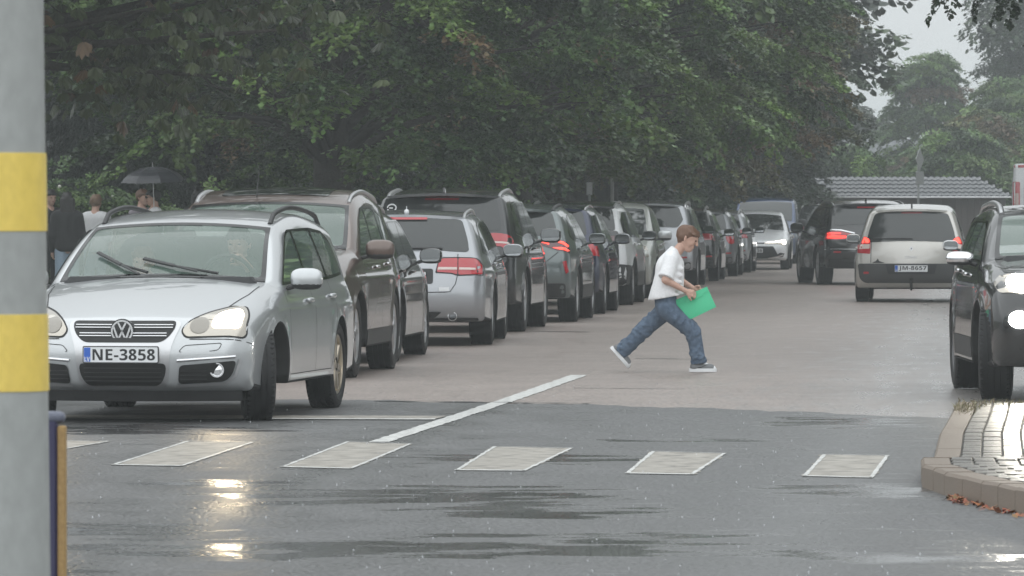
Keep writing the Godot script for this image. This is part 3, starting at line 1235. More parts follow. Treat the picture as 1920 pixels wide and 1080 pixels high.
		for y in [0.30, 0.328, 0.356]:
			b = MB.new()
			pts = []
			for k in 4:
				pts.append(c.front(Vector2(s * lerpf(0.385, 0.56, k / 3.0), y)) + Vector3(0, 0, 0.008))
			b.tube(pts, [0.003], 5)
			part(root, "grille_slat", b, M.black_plastic)
		b = MB.new()
		var fp := c.front(Vector2(s * 0.628, 0.362))
		b.lathe([Vector2(0.05, -0.03), Vector2(0.05, 0.012), Vector2(0.042, 0.012), Vector2(0.036, 0.002), Vector2(0.0, 0.006)], Transform3D(Basis(Vector3.RIGHT, PI / 2), fp + Vector3(0, 0, 0.006)), 20)
		part(root, "fog_lamp", b, M.chrome)
		# silver lip round the fog recess, washer outline
		b = MB.new()
		patch(b, stripe(poly([s * 0.36, 0.258, s * 0.67, 0.272, s * 0.735, 0.325, s * 0.765, 0.43]), 0.016), 0.06, c.front, 0.008)
		part(root, "bumper_lip", b, M.satin)
		b = MB.new()
		patch(b, stripe(rounded(poly([s * 0.38, 0.485, s * 0.42, 0.53, s * 0.66, 0.545, s * 0.64, 0.5, s * 0.6, 0.492]), 0.02), 0.005), 0.06, c.front, 0.002)
		patch(b, stripe(poly([s * 0.82, 0.57, s * 0.45, 0.572]), 0.006), 0.06, c.front, 0.002)
		part(root, "bumper_seam", b, M.seam)
		# bonnet seam
		b = MB.new()
		patch(b, stripe(poly([s * 0.5, 1.98, s * 0.62, 1.7, s * 0.7, 1.3, s * 0.72, 1.02]), 0.008), 0.1, c.over, 0.0015)
		part(root, "bonnet_seam", b, M.seam)
		# wheel-arch lip of black plastic under the bumper
	b = MB.new()
	for k in 12:
		var x0 := lerpf(-0.76, 0.76, k / 12.0)
		var x1 := lerpf(-0.76, 0.76, (k + 1) / 12.0)
		var p := c.front(Vector2(x0, 0.232)) + Vector3(0, 0, -0.03)
		var q := c.front(Vector2(x1, 0.232)) + Vector3(0, 0, -0.03)
		var dn := Vector3(0, -0.085, -0.03)
		b.quad(p, q, q + dn, p + dn, Vector3(0, 0, 1))
		b.quad(p + dn, q + dn, q + dn + Vector3(0, 0.01, -0.3), p + dn + Vector3(0, 0.01, -0.3), Vector3(0, -1, 0))
	part(root, "front_valance", b, M.black_plastic)
	# wipers parked on the screen
	for e in [[[-0.12, 0.05], [-0.42, 0.2], [-0.74, 0.4]], [[0.56, 0.06], [0.12, 0.17], [-0.22, 0.28]]]:
		var pts := []
		for p in e:
			pts.append(c.screen(Vector2(p[0], p[1])) + Vector3(0, 0.022, 0.015))
		b = MB.new()
		b.tube([pts[0], pts[1]], [0.011, 0.008], 6)
		var mid: Vector3 = pts[1]
		var a2: Vector3 = pts[2]
		var far_end: Vector3 = mid + (mid - a2) * 0.75
		for q in [[a2, 0.016, 0.028], [far_end, 0.012, 0.02]]:
			var dir: Vector3 = (q[0] - mid).normalized()
			var up := (Vector3(0, 0.85, 0.5) - dir * dir.dot(Vector3(0, 0.85, 0.5))).normalized()
			b.box((mid + q[0]) * 0.5, Vector3((q[0] - mid).length(), q[1], q[2]), 0.004, Basis(dir, up, dir.cross(up)))
		part(root, "wiper", b, M.black_plastic)
	# cabin: floor tub, dashboard, seats, steering wheel, mirror
	b = MB.new()
	b.box(Vector3(0, 0.6, -0.4), Vector3(1.5, 0.62, 2.6), 0.05)
	b.box(Vector3(0, 0.9, 0.72), Vector3(1.4, 0.16, 0.5), 0.06)
	part(root, "cabin_tub", b, M.cloth_dark)
	for s in [-1.0, 1.0]:
		b = MB.new()
		b.ball(Vector3(s * 0.36, 0.93, -0.36), Vector3(0.24, 0.34, 0.09), 0.6, Basis(Vector3.RIGHT, -0.25), 16, 10)
		b.ball(Vector3(s * 0.36, 1.2, -0.47), Vector3(0.13, 0.08, 0.05), 0.6, Basis(Vector3.RIGHT, -0.2), 12, 8)
		part(root, "front_seat", b, M.cloth_grey)
	b = MB.new()
	b.ball(Vector3(0, 0.95, -1.35), Vector3(0.66, 0.3, 0.1), 0.4, Basis(Vector3.RIGHT, -0.25), 16, 10)
	for x in [-0.4, 0.4]:
		b.ball(Vector3(x, 1.14, -1.42), Vector3(0.12, 0.07, 0.05), 0.6, Basis.IDENTITY, 12, 8)
	part(root, "rear_seat", b, M.cloth_grey)
	b = MB.new()
	var ring := []
	var sw := Transform3D(Basis(Vector3.RIGHT, -1.15), Vector3(0.36, 0.96, 0.28))
	for k in 25:
		ring.append(sw * Vector3(cos(TAU * k / 24.0) * 0.18, 0, sin(TAU * k / 24.0) * 0.18))
	b.tube(ring, [0.015], 8, false)
	b.tube([sw * Vector3(-0.17, 0, 0), sw * Vector3(0.17, 0, 0)], [0.02], 6)
	part(root, "steering_wheel", b, M.black_plastic)
	b = MB.new()
	b.box(Vector3(0, 1.27, 0.2), Vector3(0.22, 0.06, 0.03), 0.015)
	part(root, "inside_mirror", b, M.black_plastic)
	b = MB.new()
	patch(b, rect(-0.2, 0.93, 0.24, 1.0), 0.125, c.screen, 0.0015)
	part(root, "sensor_band", b, M.cloth_grey)
	stand(root, -0.15, 0.885, 1.289, -1.63, -40.3)
	for l in get_children():
		if l is SpotLight3D and l.has_meta("s"):
			l.position = root.transform * (c.front(Vector2(l.get_meta("s") * 0.67, 0.7)) + Vector3(0, 0, 0.06))
			l.rotation = Vector3(-0.09, root.rotation.y + PI, 0)
			l.remove_meta("s")


# the usual dark parts of a tail: plate recess and plate, lower bumper, reflectors
func tail_set(root: Node3D, c: Car, py: float, text: String, ry: float, low: float) -> void:
	var b := MB.new()
	patch(b, rect(-0.33, py - 0.075, 0.33, py + 0.085, 0.03), 0.1, c.rear, 0.004)
	part(root, "plate_recess", b, M.black_plastic)
	var at := c.rear(Vector2(0, py))
	add_plate(root, at + Vector3(0, 0, -0.012), Basis(Vector3.UP, PI), text, M.plate_white)
	b = MB.new()
	patch(b, rect(-c.W * 0.86, c.P[c.keys["end"]].y + 0.01, c.W * 0.86, low, 0.04), 0.1, c.rear, 0.005)
	part(root, "rear_valance", b, M.clad)
	if ry > 0.0:
		for s in [-1.0, 1.0]:
			b = MB.new()
			patch(b, rect(s * 0.68 - 0.07, ry - 0.016, s * 0.68 + 0.07, ry + 0.016, 0.01), 0.06, c.rear, 0.007)
			part(root, "reflector", b, M.red_lens)

func add_aerial(root: Node3D, c: Car, z: float, m: Material, tall := 0.06) -> void:
	var p := c.over(Vector2(0, z))
	var b := MB.new()
	b.prism(PackedVector2Array([Vector2(-0.09, 0), Vector2(0.07, 0), Vector2(-0.06, tall), Vector2(-0.085, tall)]), Transform3D(Basis(Vector3.UP, -PI / 2), p + Vector3(0.012, -0.004, 0)), 0.024)
	part(root, "roof_aerial", b, m)

func add_rear_wiper(root: Node3D, c: Car, x0: float, x1: float, y: float) -> void:
	var b := MB.new()
	var pts := []
	for k in 5:
		pts.append(c.rear(Vector2(lerpf(x0, x1, k / 4.0), y)) + Vector3(0, 0.006, -0.015))
	b.tube(pts, [0.011], 5)
	part(root, "rear_wiper", b, M.black_plastic)

const PARKED := "cars parked along the kerb under the trees"

func away(root: Node3D, c: Car, wx: float, wz: float, turn := ROAD_TURN) -> void:
	stand(root, PI + turn, -c.W * 0.985, -c.wb / 2, wx, wz)

func make_cars() -> void:
	make_wagon()
	var made: Array
	var root: Node3D
	var c: Car
	var b: MB
	# brown off-roader nose-on behind the wagon
	made = vehicle({"called": "parked_suv", "label": "brown SUV with silver roof rails parked nose-out behind the silver wagon", "category": "car", "group": PARKED, "paint": M.brown,
		"W": 0.945, "wb": 2.774, "R": 0.36, "belt": 1.08, "tum": 0.19, "crease": 0.008, "crease_y": 0.9, "pf": 0.06, "pr": 0.07, "hollow": true, "cell": 0.09, "rr": 0.235, "spokes": 5, "twin": true, "tw": 0.235,
		"shape": {"zf": 2.31, "yn": 0.93, "cowl": Vector2(1.0, 1.13), "head": Vector2(0.16, 1.505), "apex": Vector2(-0.7, 1.645), "tt": Vector2(-1.98, 1.55), "tg": Vector2(-2.22, 1.15), "zr": -2.34, "yb": 0.25},
		"windows": [[0.78, 1.105, 0.2, 1.4, -0.05, 1.48, -0.2, 1.495, -0.25, 1.115], [-0.31, 1.115, -0.26, 1.497, -0.95, 1.485, -1.1, 1.13], [-1.16, 1.135, -1.02, 1.48, -1.5, 1.42, -1.85, 1.22]],
		"surround": [0.86, 1.085, 0.2, 1.42, -0.05, 1.502, -0.3, 1.52, -1.0, 1.508, -1.53, 1.44, -1.92, 1.2, -1.2, 1.11],
		"cladding": [[-2.2, 0.27, -1.85, 0.5, -1.8, 0.3], [-0.95, 0.26, 0.95, 0.26, 0.95, 0.4, -0.95, 0.4]],
		"mirror": [0.68, 1.13], "mirror_size": Vector3(0.13, 0.085, 0.075), "handles": [[-0.1, 0.98], [-0.98, 1.0]], "handle_mat": M.chrome, "rails": [0.68, 0.05, -1.9, 0.022, 0.02], "rail_mat": M.satin,
		"seams": [[0.88, 1.07, 0.84, 0.7, 0.82, 0.42], [-0.28, 1.1, -0.3, 0.7, -0.29, 0.42], [-1.1, 1.11, -1.2, 0.85, -1.0, 0.5]]})
	root = made[0]
	c = made[1]
	b = MB.new()
	patch(b, rounded(rect(-0.48, -1.45, 0.48, -0.1), 0.06), 0.12, c.over, 0.004)
	part(root, "sunroof", b, M.dark_glass)
	b = MB.new()
	b.box(Vector3(0, 0.72, -0.4), Vector3(1.6, 0.66, 2.6), 0.05)
	b.box(Vector3(0, 1.05, 0.78), Vector3(1.5, 0.14, 0.5), 0.06)
	part(root, "cabin_tub", b, M.cloth_grey)
	for s in [-1.0, 1.0]:
		b = MB.new()
		b.ball(Vector3(s * 0.38, 1.08, -0.36), Vector3(0.25, 0.34, 0.09), 0.6, Basis(Vector3.RIGHT, -0.25), 16, 10)
		b.ball(Vector3(s * 0.38, 1.37, -0.46), Vector3(0.13, 0.08, 0.05), 0.6, Basis.IDENTITY, 12, 8)
		part(root, "front_seat", b, M.cloth_grey)
	b = MB.new()
	b.tube([c.over(Vector2(-0.15, -0.02)), c.over(Vector2(-0.15, -0.02)) + Vector3(0.01, 0.28, -0.1)], [0.006, 0.003], 5)
	part(root, "rod_aerial", b, M.black_plastic)
	stand(root, -0.098, 0.935, 1.387, -1.325, -50.6)
	# dark olive estate
	made = vehicle({"called": "parked_car", "label": "dark olive estate parked tail-first behind the brown SUV", "category": "car", "group": PARKED, "paint": M.olive,
		"W": 0.905, "wb": 2.7, "R": 0.335, "belt": 0.99, "crease": 0.007, "crease_y": 0.82, "rr": 0.23, "spokes": 7, "tw": 0.225,
		"shape": {"zf": 2.22, "yn": 0.73, "cowl": Vector2(1.0, 1.0), "head": Vector2(0.15, 1.37), "apex": Vector2(-0.7, 1.47), "tt": Vector2(-1.95, 1.38), "tg": Vector2(-2.2, 1.01), "zr": -2.35},
		"windows": [[0.8, 1.005, 0.2, 1.3, -0.05, 1.355, -0.2, 1.36, -0.25, 1.01], [-0.31, 1.01, -0.26, 1.36, -0.95, 1.355, -1.1, 1.02], [-1.16, 1.022, -1.0, 1.35, -1.45, 1.32, -1.85, 1.05]],
		"surround": [0.88, 0.985, 0.2, 1.32, -0.05, 1.378, -0.95, 1.376, -1.5, 1.335, -1.94, 1.03, -1.2, 1.0], "chrome_line": 0.014,
		"mirror": [0.72, 1.02], "mirror_cap": M.black, "handles": [[-0.1, 0.88], [-0.98, 0.9]], "rails": [0.6, 0.0, -1.85, 0.045, 0.018], "rail_mat": M.satin,
		"seams": [[0.88, 0.98, 0.84, 0.6, 0.82, 0.3], [-0.28, 1.0, -0.3, 0.6, -0.29, 0.3]],
		"trim": [["tail_light", "rear", rounded(poly([0.5, 0.78, 0.52, 0.93, 0.86, 0.95, 0.88, 0.8]), 0.03), M.red_lens, true], ["headlight", "front", rounded(poly([0.45, 0.62, 0.48, 0.7, 0.8, 0.76, 0.82, 0.64]), 0.03), M.lamp_bowl, true]]})
	tail_set(made[0], made[1], 0.72, "LK-2071", 0.5, 0.36)
	stand(made[0], PI - 0.083, -0.9, 1.35, -0.836, -58.6)
	# silver estate, tail to the camera
	made = vehicle({"called": "parked_car", "label": "silver estate with red tail lights and a white roof sensor, parked beyond the olive car", "category": "car", "group": PARKED, "paint": M.grey_silver,
		"W": 0.93, "wb": 2.843, "R": 0.335, "belt": 0.99, "tum": 0.22, "pr": 0.07, "bow": [0.2, 0.1, 0.0, -0.16], "crease": 0.008, "crease_y": 0.82, "rr": 0.24, "spokes": 5, "twin": true, "tw": 0.245, "cell": 0.09,
		"shape": {"zf": 2.37, "yn": 0.72, "cowl": Vector2(1.1, 1.0), "head": Vector2(0.2, 1.36), "apex": Vector2(-0.6, 1.445), "tt": Vector2(-2.02, 1.38), "tg": Vector2(-2.38, 0.995), "zr": -2.55, "yb": 0.23},
		"windows": [[0.85, 1.005, 0.25, 1.28, 0.0, 1.335, -0.2, 1.345, -0.25, 1.01], [-0.31, 1.01, -0.26, 1.345, -1.0, 1.335, -1.15, 1.015], [-1.21, 1.018, -1.05, 1.33, -1.5, 1.3, -1.98, 1.05]],
		"surround": [0.93, 0.985, 0.22, 1.3, 0.0, 1.357, -0.95, 1.357, -1.53, 1.318, -2.06, 1.03, -1.2, 0.995], "chrome_line": 0.014, "rear_glass_mat": M.grey_glass,
		"mirror": [0.82, 1.02], "handles": [[-0.1, 0.88], [-1.05, 0.9]], "rails": [0.62, 0.1, -1.9, 0.035, 0.018], "rail_mat": M.satin, "spoiler": [0.62, 0.03],
		"seams": [[0.95, 0.98, 0.9, 0.6, 0.88, 0.3], [-0.28, 1.0, -0.3, 0.6, -0.29, 0.3]],
		"trim": [
			["tail_light", "rear", rounded(poly([0.365, 0.785, 0.39, 0.9, 0.42, 0.925, 0.583, 0.93, 0.583, 0.755, 0.53, 0.775]), 0.02), M.red_lens, true, 0.06, 0.006],
			["tail_light", "rear", rounded(poly([0.592, 0.93, 0.78, 0.925, 0.835, 0.88, 0.83, 0.765, 0.592, 0.755]), 0.02), M.red_lens, true, 0.06, 0.006],
			["reversing_lens", "rear", poly([0.375, 0.808, 0.383, 0.835, 0.578, 0.833, 0.578, 0.808]), M.pale_lens, true, 0.06, 0.009],
			["indicator_lens", "rear", poly([0.6, 0.808, 0.6, 0.832, 0.77, 0.828, 0.77, 0.806]), M.pale_lens, true, 0.06, 0.009],
			["tailgate_seam", "rear", stripe(poly([0.587, 0.975, 0.587, 0.76, 0.565, 0.66, 0.51, 0.578, 0.45, 0.572, 0.0, 0.57]), 0.009), M.seam, true, 0.06, 0.002],
			["lamp_gasket", "rear", rounded(poly([0.35, 0.775, 0.38, 0.905, 0.415, 0.94, 0.585, 0.942, 0.8, 0.936, 0.848, 0.885, 0.842, 0.755, 0.59, 0.743, 0.53, 0.765]), 0.02), M.seam, true, 0.06, 0.003],
			["brake_light", "rear", rect(-0.24, 1.325, 0.24, 1.35, 0.008), M.red_lens, false, 0.08, 0.02],
			["diffuser", "rear", rounded(poly([-0.42, 0.365, -0.34, 0.3, 0.34, 0.3, 0.42, 0.365]), 0.02), M.black_plastic, false, 0.08, 0.006],
			["dealer_badge", "rear", rect(-0.5, 0.585, -0.39, 0.625), M.plate_white, false, 0.08, 0.006]]})
	root = made[0]
	c = made[1]
	tail_set(root, c, 0.735, "HU-7417", -1.0, 0.3)
	for s in [-1.0, 1.0]:
		b = MB.new()
		var p := c.rear(Vector2(s * 0.53, 0.315))
		b.lathe([Vector2(0.05, 0.1), Vector2(0.05, -0.02), Vector2(0.043, -0.024), Vector2(0.04, 0.0), Vector2(0.04, 0.08), Vector2(0.0, 0.085)], Transform3D(Basis(Vector3.RIGHT, PI / 2), p + Vector3(0, 0, -0.006)), 20)
		part(root, "exhaust_pipe", b, M.satin)
	add_rear_wiper(root, c, 0.0, -0.42, 1.03)
	b = MB.new()
	b.ball(c.over(Vector2(0, -1.75)) + Vector3(0, 0.02, 0), Vector3(0.028, 0.03, 0.04), 0.9)
	b.tube([c.over(Vector2(0, -1.75)), c.over(Vector2(0, -1.75)) + Vector3(0, 0.08, 0)], [0.004], 5)
	part(root, "roof_sensor", b, M.white)
	away(root, c, -0.195, -63.0, -0.05)
	# tall graphite off-roader
	made = vehicle({"called": "parked_suv", "label": "tall graphite SUV with chrome window trim and a ring sticker on its rear window", "category": "car", "group": PARKED, "paint": M.graphite,
		"W": 0.966, "wb": 2.933, "R": 0.375, "belt": 1.13, "tum": 0.2, "pr": 0.08, "bow": [0.2, 0.1, 0.0, -0.17], "crease": 0.01, "crease_y": 0.95, "rr": 0.26, "spokes": 5, "twin": true, "tw": 0.275,
		"shape": {"zf": 2.37, "yn": 0.92, "cowl": Vector2(1.1, 1.14), "head": Vector2(0.2, 1.56), "apex": Vector2(-0.6, 1.7), "tt": Vector2(-1.98, 1.625), "tg": Vector2(-2.3, 1.2), "zr": -2.5, "yb": 0.3, "ym": 0.7},
		"windows": [[0.85, 1.15, 0.25, 1.46, 0.0, 1.545, -0.2, 1.56, -0.25, 1.16], [-0.31, 1.16, -0.26, 1.56, -1.0, 1.55, -1.15, 1.17], [-1.21, 1.175, -1.06, 1.545, -1.5, 1.52, -1.75, 1.4, -1.85, 1.22]],
		"surround": [0.93, 1.13, 0.22, 1.48, 0.0, 1.57, -0.95, 1.577, -1.53, 1.54, -1.8, 1.42, -1.93, 1.2, -1.2, 1.145], "chrome_line": 0.016, "rear_glass": [-0.95, 0.03, 0.95, 0.03, 0.97, 0.95, -0.97, 0.95], "rear_glass_mat": M.grey_glass,
		"mirror": [0.8, 1.16], "mirror_cap": M.graphite, "mirror_size": Vector3(0.13, 0.09, 0.075), "handles": [[-0.1, 1.02], [-1.05, 1.04]], "rails": [0.66, 0.1, -1.85, 0.022, 0.02], "rail_mat": M.satin, "spoiler": [0.66, 0.12],
		"seams": [[0.95, 1.12, 0.9, 0.7, 0.88, 0.36], [-0.28, 1.15, -0.3, 0.7, -0.29, 0.36], [-1.15, 1.16, -1.2, 0.9, -1.08, 0.6]],
		"trim": [
			["tail_light", "rear", rounded(poly([0.45, 1.02, 0.5, 1.14, 0.62, 1.17, 0.85, 1.15, 0.9, 1.05, 0.9, 0.93, 0.78, 0.925, 0.74, 1.01]), 0.03), M.red_lens, true, 0.06, 0.006],
			["tail_light_bar", "rear", poly([0.47, 1.055, 0.475, 1.075, 0.86, 1.06, 0.86, 1.04]), M.pale_lens, true, 0.06, 0.009],
			["chrome_strip", "rear", rect(-0.42, 0.985, 0.42, 1.015), M.chrome, false, 0.08, 0.01],
			["brake_light", "rear", rect(-0.2, 1.55, 0.2, 1.575), M.deep_red_lens, false, 0.08, 0.01],
			["model_badge", "rear", rect(-0.44, 1.055, -0.34, 1.09), M.chrome, false, 0.08, 0.008],
			["bumper_seam", "rear", stripe(poly([0.0, 0.66, 0.9, 0.67]), 0.012), M.seam, true, 0.08, 0.003],
			["window_sticker", "rear", stripe(disc(Vector2(0.6, 1.46), 0.055, 0.042, 16), 0.016), M.plate_white, false, 0.05, 0.007],
			["window_sticker", "rear", rect(0.585, 1.45, 0.63, 1.466), M.plate_white, false, 0.05, 0.007]]})
	root = made[0]
	c = made[1]
	tail_set(root, c, 0.88, "KT-5563", 0.6, 0.5)
	add_rear_wiper(root, c, 0.0, -0.35, 1.25)
	add_aerial(root, c, -1.7, M.graphite)
	away(root, c, 0.171, -69.65, -0.088)
	# grey-green crossover, brake lights on
	made = vehicle({"called": "parked_car", "label": "grey-green crossover with lit split red tail lights beside the graphite SUV", "category": "car", "group": PARKED, "paint": M.greygreen,
		"W": 0.915, "wb": 2.65, "R": 0.355, "belt": 1.05, "tum": 0.24, "pr": 0.08, "bow": [0.2, 0.1, 0.0, -0.16], "crease": 0.01, "crease_y": 0.9, "rr": 0.245, "spokes": 5, "twin": true, "tw": 0.24,
		"shape": {"zf": 2.15, "yn": 0.85, "cowl": Vector2(0.95, 1.06), "head": Vector2(0.15, 1.42), "apex": Vector2(-0.45, 1.52), "tt": Vector2(-1.72, 1.45), "tg": Vector2(-2.06, 1.1), "zr": -2.22, "yb": 0.28, "ym": 0.72},
		"windows": [[0.78, 1.07, 0.2, 1.35, 0.0, 1.41, -0.2, 1.415, -0.25, 1.08], [-0.31, 1.08, -0.26, 1.415, -0.9, 1.39, -1.25, 1.15, -1.2, 1.09]],
		"surround": [0.86, 1.05, 0.2, 1.372, 0.0, 1.43, -0.3, 1.437, -0.92, 1.41, -1.6, 1.2, -1.62, 1.13, -1.2, 1.07],
		"cladding": [[-0.9, 0.3, 0.9, 0.3, 0.9, 0.47, -0.9, 0.47]],
		"mirror": [0.7, 1.09], "mirror_cap": M.greygreen, "handles": [[-0.1, 0.95], [-0.95, 0.98]], "rails": [0.58, 0.0, -1.55, 0.022, 0.02], "rail_mat": M.black_plastic, "spoiler": [0.58, 0.13],
		"trim": [
			["tail_light_base", "rear", rounded(poly([0.3, 1.055, 0.82, 1.06, 0.87, 0.99, 0.83, 0.915, 0.7, 0.915]), 0.02), M.smoke_lens, true, 0.05, 0.005],
			["tail_light", "rear", poly([0.34, 1.035, 0.58, 1.045, 0.58, 0.99, 0.5, 1.015]), M.red_glow, true, 0.05, 0.009],
			["tail_light", "rear", poly([0.63, 1.04, 0.8, 1.04, 0.8, 0.995, 0.72, 1.01]), M.red_glow, true, 0.05, 0.009],
			["tail_light", "rear", poly([0.62, 0.955, 0.82, 0.965, 0.8, 0.925, 0.7, 0.935]), M.red_glow, true, 0.05, 0.009],
			["reflector", "rear", poly([0.75, 0.78, 0.79, 0.8, 0.82, 0.65, 0.79, 0.62]), M.red_lens, true, 0.05, 0.006],
			["bumper_seam", "rear", stripe(poly([0.7, 0.9, 0.55, 0.78, 0.0, 0.77]), 0.01), M.seam, true, 0.06, 0.003]]})
	tail_set(made[0], made[1], 0.6, "MB-9042", -1.0, 0.5)
	away(made[0], made[1], 0.86, -75.7, -0.09)
	# navy compact off-roader
	made = vehicle({"called": "parked_suv", "label": "dark navy SUV with an upright red tail light and chrome roof rails", "category": "car", "group": PARKED, "paint": M.navy,
		"W": 0.92, "wb": 2.65, "R": 0.345, "belt": 1.02, "tum": 0.2, "pr": 0.08, "bow": [0.2, 0.1, 0.0, -0.15], "rr": 0.23, "spokes": 7, "tw": 0.225,
		"shape": {"zf": 2.15, "yn": 0.85, "cowl": Vector2(1.0, 1.05), "head": Vector2(0.2, 1.42), "apex": Vector2(-0.5, 1.52), "tt": Vector2(-1.8, 1.46), "tg": Vector2(-2.05, 1.08), "zr": -2.2, "yb": 0.27},
		"windows": [[0.8, 1.045, 0.25, 1.33, 0.0, 1.4, -0.2, 1.41, -0.25, 1.05], [-0.31, 1.05, -0.26, 1.41, -0.95, 1.4, -1.1, 1.06], [-1.16, 1.065, -1.0, 1.4, -1.4, 1.37, -1.7, 1.1]],
		"surround": [0.88, 1.02, 0.22, 1.35, 0.0, 1.425, -0.95, 1.422, -1.45, 1.39, -1.8, 1.08, -1.2, 1.04],
		"mirror": [0.72, 1.06], "mirror_cap": M.grey_silver, "handles": [[-0.1, 0.92], [-0.95, 0.94]], "rails": [0.62, 0.0, -1.7, 0.022, 0.02], "rail_mat": M.chrome, "spoiler": [0.6, 0.08],
		"trim": [
			["tail_light", "rear", rounded(poly([0.6, 0.8, 0.62, 0.98, 0.84, 0.98, 0.86, 0.82]), 0.03), M.red_lens, true, 0.05, 0.006],
			["indicator_lens", "rear", disc(Vector2(0.7, 0.835), 0.06, 0.03, 12), M.pale_lens, true, 0.05, 0.01]]})
	tail_set(made[0], made[1], 0.8, "JR-6180", 0.5, 0.45)
	away(made[0], made[1], 1.31, -81.4)
	# two-tone crossover: white flank, black tailgate and roof
	made = vehicle({"called": "parked_car", "label": "two-tone crossover with white rear flank and black tailgate beyond the navy SUV", "category": "car", "group": PARKED, "paint": M.white,
		"W": 0.92, "wb": 2.675, "R": 0.35, "belt": 1.05, "tum": 0.2, "pr": 0.12, "bow": [0.2, 0.1, 0.0, -0.2], "rr": 0.24, "spokes": 5, "tw": 0.225,
		"shape": {"zf": 2.2, "yn": 0.85, "cowl": Vector2(1.0, 1.06), "head": Vector2(0.2, 1.45), "apex": Vector2(-0.5, 1.57), "tt": Vector2(-1.82, 1.5), "tg": Vector2(-2.08, 1.12), "zr": -2.22, "yb": 0.27},
		"windows": [[0.8, 1.065, 0.25, 1.36, 0.0, 1.43, -0.2, 1.44, -0.25, 1.07], [-0.31, 1.07, -0.26, 1.44, -0.95, 1.43, -1.1, 1.08], [-1.16, 1.085, -1.0, 1.43, -1.5, 1.4, -1.72, 1.2]],
		"surround": [0.88, 1.04, 0.22, 1.38, 0.0, 1.455, -0.95, 1.452, -1.6, 1.44, -1.95, 1.32, -1.98, 1.14, -1.2, 1.06],
		"cladding": [[-0.9, 0.28, 0.9, 0.28, 0.9, 0.5, -0.9, 0.5], [-2.15, 0.3, -1.72, 0.34, -1.75, 0.6, -2.1, 0.62]],
		"mirror": [0.74, 1.07], "mirror_cap": M.black, "handles": [[-0.1, 0.95], [-0.95, 0.97]], "rails": [0.62, 0.05, -1.7, 0.03, 0.02], "rail_mat": M.satin, "spoiler": [0.62, 0.1], "spoiler_mat": M.black,
		"trim": [
			["tailgate", "rear", rounded(poly([-0.72, 0.52, -0.7, 1.12, 0.7, 1.12, 0.72, 0.52]), 0.05), M.black, false, 0.09, 0.005],
			["rear_bumper", "rear", rounded(poly([-0.86, 0.31, -0.84, 0.62, 0.84, 0.62, 0.86, 0.31]), 0.05), M.clad, false, 0.09, 0.008],
			["roof_panel", "over", rect(-0.62, -1.78, 0.62, 0.1, 0.06), M.black, false, 0.12, 0.004],
			["tail_light", "rear", rounded(poly([0.3, 0.97, 0.3, 1.03, 0.78, 1.05, 0.8, 0.97]), 0.02), M.smoke_lens, true, 0.06, 0.009],
			["chrome_strip", "rear", rect(-0.5, 0.9, 0.5, 0.93), M.chrome, false, 0.08, 0.011]]})
	tail_set(made[0], made[1], 0.78, "LV-4416", -1.0, 0.45)
	away(made[0], made[1], 1.86, -89.0)
	# pale silver people carrier, nose to the camera
	made = vehicle({"called": "parked_car", "label": "pale silver people carrier facing the camera with light grey mirrors behind the running boy", "category": "car", "group": PARKED, "paint": M.beige,
		"W": 0.885, "wb": 2.62, "R": 0.32, "belt": 1.0, "tum": 0.24, "rr": 0.21, "spokes": 7, "tw": 0.2,
		"shape": {"zf": 2.1, "yn": 0.76, "cowl": Vector2(1.2, 1.04), "head": Vector2(0.25, 1.48), "apex": Vector2(-0.3, 1.57), "tt": Vector2(-1.75, 1.48), "tg": Vector2(-1.98, 1.02), "zr": -2.12},
		"windows": [[0.6, 1.02, 0.15, 1.36, -0.05, 1.43, -0.2, 1.44, -0.25, 1.03], [-0.31, 1.03, -0.26, 1.44, -0.95, 1.42, -1.1, 1.04], [-1.16, 1.04, -1.0, 1.42, -1.4, 1.38, -1.7, 1.08], [0.95, 1.015, 0.68, 1.2, 0.68, 1.02]],
		"surround": [1.08, 0.995, 0.2, 1.38, -0.05, 1.455, -0.95, 1.442, -1.45, 1.4, -1.8, 1.06, -1.2, 1.02],
		"mirror": [0.72, 1.05], "mirror_cap": M.silver, "mirror_size": Vector3(0.12, 0.085, 0.07), "handles": [[-0.1, 0.9], [-0.95, 0.92]], "handle_mat": M.chrome,
		"trim": [["headlight", "front", rounded(poly([0.42, 0.64, 0.5, 0.82, 0.72, 0.86, 0.78, 0.68]), 0.05), M.lamp_bowl, true], ["grille", "front", rect(-0.35, 0.6, 0.35, 0.72, 0.03), M.grille, false], ["lower_grille", "front", rect(-0.5, 0.28, 0.5, 0.4, 0.03), M.grille, false]]})
	stand(made[0], ROAD_TURN, 0.87, 1.31, 2.36, -95.8)
